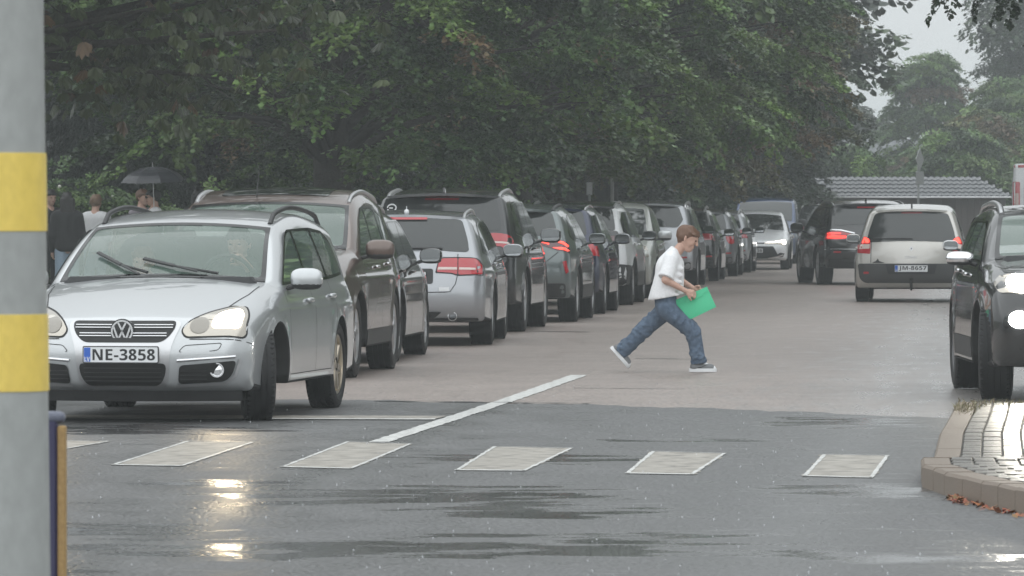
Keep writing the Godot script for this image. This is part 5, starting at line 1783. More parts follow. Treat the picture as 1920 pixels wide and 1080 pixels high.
	var ta := ImageTexture.create_from_image(Image.create_from_data(size, size, false, Image.FORMAT_RGB8, alb))
	var tr := ImageTexture.create_from_image(Image.create_from_data(size, size, false, Image.FORMAT_L8, rgh))
	var th := ImageTexture.create_from_image(Image.create_from_data(size, size, false, Image.FORMAT_L8, hgt))
	b = MB.new()
	var edge := [Vector2(-40, 50), Vector2(-14, 48.5), Vector2(-5, 46.6), Vector2(-3.15, 45.6), Vector2(-1.05, 44.3), Vector2(0.56, 43.7), Vector2(2.83, 40.9), Vector2(3.3, 40.5), Vector2(6, 40.2), Vector2(40, 40)]
	var near_mat := mat(Vector3.ONE, 1.0, 0.0, {"tex": ta, "rtex": tr, "bump": th, "bump_cm": 0.9})
	b.with_uv = true
	var rough_edge := []
	for k in edge.size() - 1:
		var steps := maxi(1, int(edge[k].distance_to(edge[k + 1]) / 0.12)) if absf(edge[k].x) < 7.0 else 1
		for q in steps:
			var e: Vector2 = edge[k].lerp(edge[k + 1], float(q) / steps)
			rough_edge.append(e + Vector2(0, mid.get_noise_2d(e.x * 90.0, 7.0) * 0.5 + fine.get_noise_2d(e.x * 60.0, 3.0) * 0.12))
	rough_edge.append(edge[-1])
	edge = rough_edge
	for k in edge.size() - 1:
		var p: Vector2 = edge[k]
		var q: Vector2 = edge[k + 1]
		var A := Vector3(p.x, 0.0, -4.0)
		var B := Vector3(q.x, 0.0, -4.0)
		var C := Vector3(q.x, 0.0, -q.y)
		var D := Vector3(p.x, 0.0, -p.y)
		b.flat(A, B, C, Vector3.UP)
		b.flat(A, C, D, Vector3.UP)
	for v in b.v:
		b.uv.append(Vector2((v.x + 6.0) / 12.0, (-v.z - 20.0) / 30.0))
	part(road, "new_asphalt", b, near_mat)
	# crossing: worn bars with crisp white rims
	var worn := mat(Vector3.ONE, 1.0, 0.0, {"tex": worn_tex(31, lin(0.16, 0.15, 0.135), lin(0.26, 0.24, 0.21), lin(0.35, 0.325, 0.288)), "tile": 0.7, "rtex": noise_tex(512, 0.03, 3, grey(0.45), grey(0.75), 32)})
	var fresh := mat(Vector3.ONE, 0.45, 0.0, {"tex": worn_tex(33, lin(0.3, 0.3, 0.29), lin(0.48, 0.48, 0.46), lin(0.64, 0.64, 0.62)), "tile": 1.6})
	for e in [[-2.964, 35.44, -2.691, 35.37, -2.5, 36.58, -2.883, 36.67], [-2.27, 33.16, -1.855, 33.02, -1.599, 36.42, -2.029, 36.58], [-1.301, 32.89, -0.891, 32.68, -0.615, 36.17, -1.029, 36.5], [-0.316, 32.48, 0.074, 32.42, 0.371, 35.52, -0.114, 35.76], [0.619, 32.09, 0.988, 31.96, 1.27, 34.75, 0.835, 35.05], [1.574, 31.77, 1.944, 31.58, 2.217, 34.45, 1.834, 34.6]]:
		var p := []
		for k in 4:
			p.append(Vector3(e[k * 2], 0.0025, -e[k * 2 + 1]))
		var o := Node3D.new()
		o.name = "crossing_bar"
		road.add_child(o, true)
		b = MB.new()
		ragged(b, p, 0.016, 41)
		part(o, "worn_paint", b, worn)
		for k in 4:
			var a: Vector3 = p[k]
			var q: Vector3 = p[(k + 1) % 4]
			var across := Vector3(0, 0, -0.1) if k % 2 == 0 else Vector3(0.022 if k == 3 else -0.022, 0, 0)
			if k == 2:
				across = Vector3(0, 0, 0.03)
			b = MB.new()
			ragged(b, [a + Vector3(0, 0.002, 0), q + Vector3(0, 0.002, 0), q + across + Vector3(0, 0.002, 0), a + across + Vector3(0, 0.002, 0)], 0.0035, 50 + k)
			part(o, "paint_rim", b, fresh)
	b = MB.new()
	ragged(b, [Vector3(-0.892, 0.004, -36.45), Vector3(-0.766, 0.004, -36.45), Vector3(-0.345, 0.004, -40.59), Vector3(-0.475, 0.004, -40.59)], 0.008, 61)
	ragged(b, [Vector3(-0.475, 0.004, -40.59), Vector3(-0.345, 0.004, -40.59), Vector3(-0.02, 0.004, -43.9), Vector3(-0.16, 0.004, -43.9)], 0.008, 62)
	ragged(b, [Vector3(-0.16, 0.0, -43.9), Vector3(-0.02, 0.0, -43.9), Vector3(0.662, 0.0, -51.29), Vector3(0.51, 0.0, -51.29)], 0.008, 63)
	part(road, "lane_line", b, fresh)
	b = MB.new()
	ragged(b, [Vector3(-3.5, 0.005, -40.5), Vector3(-0.53, 0.005, -40.3), Vector3(-0.46, 0.005, -41.0), Vector3(-3.5, 0.005, -41.2)], 0.02, 64)
	part(road, "stop_line", b, worn)
	b = MB.new()
	ragged(b, [Vector3(-3.5, 0.007, -40.45), Vector3(-0.53, 0.007, -40.25), Vector3(-0.53, 0.007, -40.42), Vector3(-3.5, 0.007, -40.62)], 0.015, 65)
	part(road, "stop_line_rim", b, fresh)
	# tar lines and patches in the old surface
	var tar := mat(Vector3(0.025, 0.024, 0.023), 0.35)
	for e in [[1.2, 57.0, 1.9, 56.7, 0.08], [0.0, 69.8, 0.9, 69.2, 0.16], [0.5, 47.6, 1.4, 47.3, 0.05]]:
		b = MB.new()
		ragged(b, [Vector3(e[0], 0.0, -e[1]), Vector3(e[2], 0.0, -e[3]), Vector3(e[2], 0.0, -e[3] - e[4]), Vector3(e[0], 0.0, -e[1] - e[4])], 0.03, 70)
		part(road, "tar_line", b, tar)
	b = MB.new()
	var seam := [Vector3(-5, 0, -46.6), Vector3(-3.15, 0, -45.6), Vector3(-1.05, 0, -44.3), Vector3(0.56, 0, -43.7), Vector3(2.83, 0, -40.9)]
	for k in 4:
		var up := Vector3(0, 0.004, 0)
		ragged(b, [seam[k] + up + Vector3(0, 0, 0.1), seam[k + 1] + up + Vector3(0, 0, 0.1), seam[k + 1] + up + Vector3(0, 0, -0.02), seam[k] + up + Vector3(0, 0, -0.02)], 0.06, 80 + k)
	part(road, "joint_seam", b, tar)
	make_pavement()
	# drops bouncing off the wet surface
	var sb := MB.new()
	for k in 420:
		var d := 22.5 + 26.0 * pow(rng.randf(), 1.4)
		var x := rng.randf_range(-0.09, 0.09) * d
		if x > 2.05 and d > 26.0:
			continue
		var h := rng.randf_range(0.0025, 0.008)
		var p := Vector3(x, 0.004 + h, -d)
		var w := rng.randf_range(0.002, 0.005)
		sb.ball(p, Vector3(w, h, w), 1.0, Basis.IDENTITY, 5, 3)
	var splash := part(self, "rain_splashes", sb, mat(Vector3(0.75, 0.78, 0.8), 0.1, 0.0, {"alpha": 0.3}))
	splash.set_meta("kind", "stuff")
	splash.set_meta("label", "tiny splashes of rain bouncing off the wet asphalt")
	splash.set_meta("category", "rain")
	# far pavement behind the parked cars
	var walk := structure("far_pavement")
	b = MB.new()
	for k in 24:
		var d0 := 50.0 + k * 8.0
		var d1 := d0 + 8.0
		var x0 := 0.083 * (d0 - 67.6)
		var x1 := 0.083 * (d1 - 67.6)
		b.quad(Vector3(x0 - 4.4, 0.11, -d0), Vector3(x0 - 2.35, 0.11, -d0), Vector3(x1 - 2.35, 0.11, -d1), Vector3(x1 - 4.4, 0.11, -d1), Vector3.UP)
		b.quad(Vector3(x0 - 2.35, 0.11, -d0), Vector3(x0 - 2.35, -0.03, -d0), Vector3(x1 - 2.35, -0.03, -d1), Vector3(x1 - 2.35, 0.11, -d1), Vector3(1, 0, 0))
	part(walk, "paving", b, mat(Vector3(0.17, 0.16, 0.15), 0.5))

# paint worn through to the asphalt in flecks
func worn_tex(seed_no: int, bare: Color, thin: Color, full: Color) -> NoiseTexture2D:
	var t := noise_tex(512, 0.014, 4, bare, full, seed_no)
	var g: Gradient = t.color_ramp
	g.set_offset(0, 0.12)
	g.set_offset(1, 0.72)
	g.add_point(0.3, thin)
	return t

# a four-sided patch of paint with an uneven edge
func ragged(b: MB, p: Array, rough: float, seed_no: int) -> void:
	var f := ring_noise(seed_no, 1.3, 2)
	var ring := PackedVector2Array()
	for k in 4:
		var a: Vector3 = p[k]
		var q: Vector3 = p[(k + 1) % 4]
		var n := maxi(2, int(a.distance_to(q) / 0.12))
		var side := Vector2(q.z - a.z, a.x - q.x).normalized()
		for s in n:
			var m := a.lerp(q, float(s) / n)
			var w := 0.0 if s == 0 else f.get_noise_2d(m.x * 9.0, m.z * 9.0) * rough * 2.0
			ring.append(Vector2(m.x, m.z) + side * w)
	var y: float = p[0].y
	var t := Geometry2D.triangulate_polygon(ring)
	for k in range(0, t.size(), 3):
		b.flat(Vector3(ring[t[k]].x, y, ring[t[k]].y), Vector3(ring[t[k + 1]].x, y, ring[t[k + 1]].y), Vector3(ring[t[k + 2]].x, y, ring[t[k + 2]].y), Vector3.UP)

func walk_height(d: float) -> float:
	return lerpf(0.12, 0.028, smoothstep(31.2, 33.6, d))

func make_pavement() -> void:
	var walk := structure("pavement")
	var stone := mat(Vector3.ONE, 0.5, 0.0, {"tex": noise_tex(512, 0.06, 4, lin(0.13, 0.1, 0.076), lin(0.25, 0.2, 0.16), 91), "tile": 2.5, "bump": noise_tex(512, 0.2, 3, grey(0), grey(1), 92), "bump_cm": 0.15})
	var pave: Array[StandardMaterial3D] = []
	for k in 4:
		var t := 0.85 + 0.1 * k
		pave.append(mat(Vector3(1, 1, 1), 1.0, 0.0, {"tex": noise_tex(256, 0.08, 4, lin(0.06 * t, 0.055 * t, 0.049 * t), lin(0.125 * t, 0.115 * t, 0.102 * t), 95 + k), "tile": 3.0, "rtex": noise_tex(256, 0.02, 3, grey(0.22), grey(0.6), 98 + k)}))
	# kerb stones round the corner and along the street
	var line := [Vector2(6.0, 25.0), Vector2(3.6, 25.5), Vector2(2.85, 26.5), Vector2(2.46, 27.7), Vector2(2.3, 28.75), Vector2(2.19, 29.7), Vector2(2.14, 30.6), Vector2(2.19, 31.4), Vector2(2.445, 33.96), Vector2(2.71, 37.2), Vector2(3.1, 41.3), Vector2(3.28, 43.3)]
	var path := PackedVector2Array()
	for k in line.size() - 1:
		var n := maxi(1, int(round(line[k].distance_to(line[k + 1]) / (0.42 if k < 8 else 0.8))))
		for s in n:
			path.append(line[k].lerp(line[k + 1], float(s) / n))
	path.append(line[-1])
	for k in path.size() - 1:
		var a := path[k]
		var q := path[k + 1]
		var t := (q - a).normalized()
		a += t * 0.004
		q -= t * 0.004
		var inn := Vector2(t.y, -t.x)
		if inn.x < 0.0:
			inn = -inn
		var ha := walk_height(a.y) + rng.randf_range(-0.003, 0.003)
		var hq := walk_height(q.y) + rng.randf_range(-0.003, 0.003)
		var w := 0.15
		var b := MB.new()
		var A0 := Vector3(a.x, -0.03, -a.y)
		var B0 := Vector3(q.x, -0.03, -q.y)
		var bev := 0.015
		var sides := []
		for e in [[0.0, -0.03, -0.03], [0.0, ha - bev, hq - bev], [bev, ha, hq], [w, ha, hq], [w, -0.03, -0.03]]:
			sides.append([Vector3(a.x + inn.x * e[0], e[1], -(a.y + inn.y * e[0])), Vector3(q.x + inn.x * e[0], e[2], -(q.y + inn.y * e[0]))])
		for j in 4:
			var out := Vector3(-inn.x, 0.0, inn.y) if j == 0 else Vector3(-inn.x, 1.0, inn.y) if j == 1 else Vector3.UP if j == 2 else Vector3(inn.x, 0, -inn.y)
			b.quad(sides[j][0], sides[j][1], sides[j + 1][1], sides[j + 1][0], out)
		for e in [0, 1]:
			var o: Vector3 = (A0 - B0) if e == 0 else (B0 - A0)
			b.quad(sides[0][e], sides[1][e], sides[3][e], sides[4][e], o)
			b.flat(sides[1][e], sides[2][e], sides[3][e], o)
		part(walk, "kerb_stone", b, stone)
	# bedding sheet
	var b := MB.new()
	var inside := PackedVector2Array()
	for k in path.size():
		inside.append(path[k] + Vector2(0.1, 0.02))
	for k in inside.size() - 1:
		var p := inside[k]
		var q := inside[k + 1]
		b.quad(Vector3(p.x, walk_height(p.y) - 0.012, -p.y), Vector3(q.x, walk_height(q.y) - 0.012, -q.y), Vector3(7.0, walk_height(q.y) - 0.012, -q.y), Vector3(7.0, walk_height(p.y) - 0.012, -p.y), Vector3.UP)
	part(walk, "bedding", b, mat(Vector3(0.05, 0.046, 0.04), 0.7))
	# paving blocks laid along the street, joints open
	var shapes: Array[ArrayMesh] = []
	for k in 3:
		var pb := MB.new()
		pb.box(Vector3(0, -0.02, 0), Vector3(0.112 - 0.001 * k, 0.04, 0.292 - 0.002 * k), 0.006)
		shapes.append(pb.mesh())
	var count := 0
	var rest := []
	for row in range(0, 56):
		var d := 27.2 + row * 0.3
		for col in 24:
			var off := 0.15 if col % 2 == 0 else 0.0
			var dd := d + off
			var left := 9.0
			for k in path.size() - 1:
				if (path[k].y - dd) * (path[k + 1].y - dd) <= 0.0:
					left = minf(left, lerpf(path[k].x, path[k + 1].x, clampf((dd - path[k].y) / (path[k + 1].y - path[k].y + 1e-6), 0, 1)))
			var x := left + 0.15 + 0.065 + col * 0.12
			if dd > 43.1 or x > 0.0873 * dd + 0.5:
				continue
			var slope := atan((walk_height(dd + 0.15) - walk_height(dd - 0.15)) / 0.3)
			var tf := Transform3D(Basis(Vector3.UP, -0.083) * Basis(Vector3.RIGHT, slope) * Basis(Vector3(0, 0, 1), rng.randf_range(-0.01, 0.01)), Vector3(x, walk_height(dd) + rng.randf_range(-0.0035, 0.0015), -dd))
			if x < 0.0873 * dd + 0.06 and count < 300:
				var o := put(walk, "paving_block", shapes[rng.randi() % 3], pave[rng.randi() % 4])
				o.transform = tf
				count += 1
			else:
				rest.append(tf)
	var mm := MultiMesh.new()
	mm.transform_format = MultiMesh.TRANSFORM_3D
	mm.mesh = shapes[0]
	mm.instance_count = rest.size()
	for k in rest.size():
		mm.set_instance_transform(k, rest[k])
	var mi := MultiMeshInstance3D.new()
	mi.name = "paving_blocks_beyond"
	mi.multimesh = mm
	mi.material_override = pave[1]
	mi.set_meta("kind", "stuff")
	walk.add_child(mi, true)
	# dry grass where the pavement ends
	blades("dry_grass", "dry straw-coloured grass growing along the pavement end by the black SUV", 1100, func() -> Vector3:
		var t := rng.randf()
		var d := lerpf(40.2, 43.5, sqrt(t))
		var x := 3.02 + (d - 40.2) * 0.085 + rng.randf() * (0.25 + 0.5 * t) * (1.6 if d > 42.6 else 0.5)
		return Vector3(x, 0.0, -d), Vector3(0.2, 0.165, 0.1), 0.05)
	# fallen leaves in the gutter
	var lb := MB.new()
	lb.colored = true
	for k in 170:
		var u := rng.randf()
		var p := Vector3(lerpf(2.2, 2.42, u) - absf(rng.randfn(0, 0.03)), 0.006, -lerpf(29.3, 27.6, u) + rng.randfn(0, 0.1))
		if k % 3 > 0:
			p.x = 2.235 - absf(rng.randfn(0, 0.025))
			p.z = -29.05 + rng.randfn(0, 0.16)
		var a := rng.randf() * TAU
		var s := rng.randf_range(0.012, 0.032)
		var u1 := Vector3(cos(a), rng.randf_range(0, 0.5), sin(a)) * s
		var u2 := Vector3(-sin(a), rng.randf_range(0, 0.4), cos(a)) * s * 0.6
		lb.tint = Color(rng.randf_range(0.16, 0.34), rng.randf_range(0.06, 0.13), 0.04)
		lb.quad(p - u1, p - u2 + Vector3(0, 0.004, 0), p + u1 + Vector3(0, s * 0.4, 0), p + u2 + Vector3(0, 0.004, 0), Vector3.UP)
	var litter := part(self, "leaf_litter", lb, mat(Vector3.ONE, 0.6, 0.0, {"vc": true}))
	litter.set_meta("kind", "stuff")
	litter.set_meta("label", "reddish fallen leaves lying in the gutter against the kerb")
	litter.set_meta("category", "leaves")

func blades(called: String, label: String, n: int, where: Callable, tone: Vector3, tall: float) -> void:
	var b := MB.new()
	b.colored = true
	for k in n:
		var p: Vector3 = where.call()
		var a := rng.randf() * TAU
		var w := Vector3(cos(a), 0, sin(a)) * rng.randf_range(0.003, 0.007)
		var h := tall * rng.randf_range(0.35, 1.25)
		var lean := Vector3(rng.randfn(0, 0.5), 0, rng.randfn(0, 0.5)) * h
		var t := rng.randf_range(0.5, 1.25)
		b.tint = Color(tone.x * t, tone.y * t * rng.randf_range(0.9, 1.2), tone.z * t)
		var m := p + Vector3(0, h * 0.6, 0) + lean * 0.4
		var tip := p + Vector3(0, h, 0) + lean
		var out := Vector3(-w.z, 0.3 * w.length(), w.x)
		b.quad(p - w, p + w, m + w * 0.7, m - w * 0.7, out)
		b.flat(m - w * 0.7, m + w * 0.7, tip, out)
	var o := part(self, numbered(called), b, mat(Vector3.ONE, 0.8, 0.0, {"vc": true}))
	o.set_meta("kind", "stuff")
	o.set_meta("label", label)
	o.set_meta("category", "grass")

# ---------------------------------------------------------------- trees and shrubs
func leaf(b: MB, p: Vector3, along: Vector3, side: Vector3, l: float, w: float) -> void:
	var up := along.cross(side).normalized()
	var tip := p + along * l - up * l * 0.14
	var a := p + along * l * 0.42 + side * w * 0.5 + up * w * 0.12
	var c := p + along * l * 0.42 - side * w * 0.5 + up * w * 0.12
	var sa := p + along * l * 0.8 + side * w * 0.3
	var sc := p + along * l * 0.8 - side * w * 0.3
	b.flat(p, a, c, up)
	b.flat(c, a, sa, up)
	b.flat(c, sa, sc, up)
	b.flat(sc, sa, tip, up)

# a flat drooping bough with many broad leaves, about 1 m long, growing along +z
func broad_bough(n: int, size: float, seed_no: int) -> ArrayMesh:
	var r := RandomNumberGenerator.new()
	r.seed = seed_no
	var b := MB.new()
	b.colored = true
	var twigs := []
	for k in 9:
		var t := (k + 0.6) / 9.0
		var s := -1.0 if k % 2 == 0 else 1.0
		twigs.append([Vector3(0, -0.2 * t * t, t * 0.75 - 0.3), Vector3(s * r.randf_range(0.5, 1.0), r.randf_range(-0.25, 0.1), r.randf_range(0.25, 0.7)).normalized(), r.randf_range(0.28, 0.5) * (1.15 - 0.5 * t)])
	twigs.append([Vector3(0, -0.2, 0.4), Vector3(0, -0.35, 1).normalized(), 0.35])
	for k in n:
		var w: Array = twigs[r.randi() % twigs.size()]
		var t := sqrt(r.randf())
		var p: Vector3 = w[0] + w[1] * w[2] * t + Vector3(r.randfn(0, 0.035), r.randfn(0, 0.03) - 0.08 * t * t, r.randfn(0, 0.035))
		var out: Vector3 = w[1]
		var along := (out * 0.8 + Vector3(r.randfn(0, 0.55), r.randf_range(-0.9, 0.05), r.randfn(0, 0.55))).normalized()
		var side := along.cross(Vector3(r.randfn(0, 0.3), 1, r.randfn(0, 0.3))).normalized()
		var g := r.randf_range(0.7, 1.3)
		b.tint = Color(g * r.randf_range(0.85, 1.15), g, g * r.randf_range(0.8, 1.1))
		var l := size * r.randf_range(0.65, 1.25)
		leaf(b, p, along, side, l, l * 0.85)
	return b.mesh()

func needle_spray(seed_no: int) -> ArrayMesh:
	var r := RandomNumberGenerator.new()
	r.seed = seed_no
	var b := MB.new()
	b.colored = true
	for k in 420:
		var t := r.randf()
		var s0 := r.randfn(0, 0.28) * (1.1 - t * 0.7)
		var p := Vector3(s0, -0.3 * t * t - absf(s0) * 0.35 + r.randfn(0, 0.03), t * 1.1 - 0.35)
		var dir := Vector3(r.randfn(0, 0.5), r.randfn(-0.35, 0.35), r.randf_range(0.2, 0.9)).normalized()
		var s := dir.cross(Vector3.UP).normalized() * 0.011
		var g := r.randf_range(0.6, 1.3)
		b.tint = Color(g, g, g)
		b.flat(p - s, p + s, p + dir * r.randf_range(0.07, 0.16), Vector3.UP)
	return b.mesh()

# a hand of seven drooping leaflets
func fingered_leaf(seed_no: int) -> ArrayMesh:
	var r := RandomNumberGenerator.new()
	r.seed = seed_no
	var b := MB.new()
	b.colored = true
	for k in 7:
		var a := (k - 3) * 0.44 + r.randfn(0, 0.05)
		var l := 0.21 - absf(k - 3) * 0.028 + r.randfn(0, 0.012)
		var dir := Vector3(sin(a), -0.75 - 0.1 * r.randf(), cos(a) * 0.55).normalized()
		var side := dir.cross(Vector3(0, 0.4, 1)).normalized()
		var g := r.randf_range(0.75, 1.2)
		b.tint = Color(g, g, g)
		var up := dir.cross(side)
		var p0 := dir * 0.015
		var q := [p0, dir * l * 0.45 + side * l * 0.11, dir * l * 0.75 + side * l * 0.17, dir * l, dir * l * 0.75 - side * l * 0.17, dir * l * 0.45 - side * l * 0.11]
		var m := dir * l * 0.6 - up * 0.006
		for j in 6:
			b.flat(m, q[j], q[(j + 1) % 6], up)
	b.tint = Color(0.8, 0.9, 0.7)
	b.tube([Vector3.ZERO, Vector3(0, 0.05, -0.1)], [0.003], 4, false)
	return b.mesh()

func copies(parent: Node3D, called: String, mesh: Mesh, m: Material, places: Array, tints: PackedColorArray) -> void:
	var mm := MultiMesh.new()
	mm.transform_format = MultiMesh.TRANSFORM_3D
	mm.use_colors = true
	mm.mesh = mesh
	mm.instance_count = places.size()
	for k in places.size():
		mm.set_instance_transform(k, places[k])
		mm.set_instance_color(k, tints[k])
	var o := MultiMeshInstance3D.new()
	o.name = called
	o.multimesh = mm
	o.material_override = m
	o.set_meta("kind", "stuff")
	parent.add_child(o, true)

func facing(dir: Vector3) -> Basis:
	var z := dir.normalized()
	var x := Vector3.UP.cross(z)
	x = x.normalized() if x.length() > 1e-4 else Vector3.RIGHT
	return Basis(x, z.cross(x), z)

# p: height, base (lowest leaves), radius, trunk, low / high (numbers of clumps below / above 6 m), per (sprays in a clump), tones, odd (share of turned leaves), spread
func tree(called: String, label: String, group: String, at: Vector3, p: Dictionary) -> void:
	var r := RandomNumberGenerator.new()
	r.seed = p.seed
	var root := thing(called, label, "tree", at, 0.0, group)
	var H: float = p.height
	var R: float = p.radius
	var base: float = p.base
	var cut: float = p.get("cut", 6.0)
	var lean := Vector3(r.randfn(0, 0.02), 1, r.randfn(0, 0.02))
	var trunk := MB.new()
	var pts := []
	var radii := []
	for k in 9:
		var t := k / 8.0
		pts.append(lean * H * 0.8 * t + Vector3(r.randfn(0, 0.04), 0, r.randfn(0, 0.04)) * t)
		radii.append(p.trunk * (1.25 if k == 0 else 1.0) * lerpf(1.0, 0.15, t))
	trunk.tube(pts, radii, 12)
	part(root, "trunk", trunk, M.bark)
	var limbs := MB.new()
	var clumps := []
	var half := (H - base) * 0.5
	for k in p.low + p.high:
		var low: bool = k < p.low
		var c := Vector3.ZERO
		for tries in 60:
			var a := r.randf() * TAU
			var y := r.randf_range(base, minf(cut, H)) if low else r.randf_range(minf(cut, H - 0.5), H)
			var v := (y - base - half * 0.8) / (half * 1.2)
			var reach := R * sqrt(maxf(0.05, 1.0 - v * v))
			if y < base + 1.2:
				reach = R * lerpf(0.75, 1.0, (y - base) / 1.2)
			var q := sqrt(r.randf_range(0.12, 1.0))
			c = Vector3(cos(a) * reach * q, y, sin(a) * reach * q)
			if low and q < 0.55 and y < base + 0.9:
				continue
			break
		clumps.append([c, low])
		if k % 3 == 0:
			var y0 := clampf(c.y * 0.7, base * 0.8 + 0.3, H * 0.75)
			var s := lean * y0
			var m := s.lerp(c, 0.5) + Vector3(0, 0.35, 0)
			limbs.tube([s, s.lerp(m, 0.6) + Vector3(0, 0.1, 0), m, c], [p.trunk * 0.3, p.trunk * 0.2, p.trunk * 0.13, 0.012], 6, false)
	part(root, "limbs", limbs, M.bark)
	var near := []
	var far := []
	var tn := PackedColorArray()
	var tf := PackedColorArray()
	var tones: Array = p.tones
	for e in clumps:
		var c: Vector3 = e[0]
		var out := Vector3(c.x, 0, c.z).normalized()
		var tone: Vector3 = tones[r.randi() % tones.size()]
		tone *= r.randf_range(0.6, 1.5)
		var odd: bool = r.randf() < p.get("odd", 0.05)
		var big: float = p.get("leaf_scale", 1.0) * (1.0 if e[1] else 2.1)
		for k in int(p.per * (1.0 if e[1] else 0.7)):
			var o: Vector3 = Vector3(r.randfn(0, 0.3), r.randfn(0, 0.16), r.randfn(0, 0.3)).limit_length(0.7) * p.get("spread", 1.0) * (1.0 if e[1] else 1.7)
			var dir := (out + Vector3(r.randfn(0, 0.55), r.randfn(-0.15, 0.2), r.randfn(0, 0.55))).normalized()
			var t := Transform3D(facing(dir).scaled(Vector3.ONE * big * r.randf_range(0.75, 1.25)), c + o)
			var g := r.randf_range(0.7, 1.35)
			var col := Color(tone.x * g, tone.y * g, tone.z * g)
			if odd:
				col = Color(0.13 * g, 0.085 * g, 0.04 * g)
			if e[1]:
				near.append(t)
				tn.append(col)
			else:
				far.append(t)
				tf.append(col)
	if near.size():
		copies(root, "crown", p.mesh, M.leaf, near, tn)
	if far.size():
		copies(root, "crown", p.mesh, M.leaf, far, tf)

func shrub(called: String, label: String, group: String, at: Vector3, size: Vector3, n: int, tones: Array, mesh: Mesh, seed_no: int, flowers := 0) -> void:
	var r := RandomNumberGenerator.new()
	r.seed = seed_no
	var root := thing(called, label, "bush", at, 0.0, group)
	var stems := MB.new()
	var places := []
	var tints := PackedColorArray()
	var heads := []
	for k in int(n / 5.0) + 3:
		var a := r.randf() * TAU
		var q := sqrt(r.randf())
		heads.append(Vector3(cos(a) * size.x * q, size.y * (0.25 + 0.65 * r.randf()) * sqrt(maxf(0.15, 1.0 - q * q * 0.8)), sin(a) * size.z * q))
	for h in heads:
		stems.tube([Vector3(h.x * 0.2, -0.1, h.z * 0.2), h * 0.6 + Vector3(0, 0.1, 0), h], [0.025, 0.015, 0.006], 5, false)
	part(root, "stems", stems, M.bark)
	for k in n:
		var h: Vector3 = heads[r.randi() % heads.size()]
		var o := Vector3(r.randfn(0, size.x * 0.2), r.randfn(0, size.y * 0.13), r.randfn(0, size.z * 0.2))
		var p := h + o
		p.y = maxf(p.y, 0.05)
		var dir := (Vector3(p.x / size.x, 0.3, p.z / size.z) + Vector3(r.randfn(0, 0.5), r.randfn(0, 0.5), r.randfn(0, 0.5))).normalized()
		places.append(Transform3D(facing(dir).scaled(Vector3.ONE * r.randf_range(0.55, 0.95)), p))
		var tone: Vector3 = tones[r.randi() % tones.size()]
		var g := r.randf_range(0.65, 1.35)
		tints.append(Color(tone.x * g, tone.y * g, tone.z * g))
	copies(root, "foliage", mesh, M.leaf, places, tints)
	if flowers > 0:
		var fb := MB.new()
		for k in flowers:
			var h: Vector3 = heads[r.randi() % heads.size()]
			var p := h + Vector3(r.randfn(0, size.x * 0.22), r.randfn(0, size.y * 0.15), size.z * 0.35 + r.randf() * 0.2)
			fb.ball(p, Vector3.ONE * r.randf_range(0.012, 0.03), 1.0, Basis.IDENTITY, 6, 4)
		part(root, "blossoms", fb, M.petal)

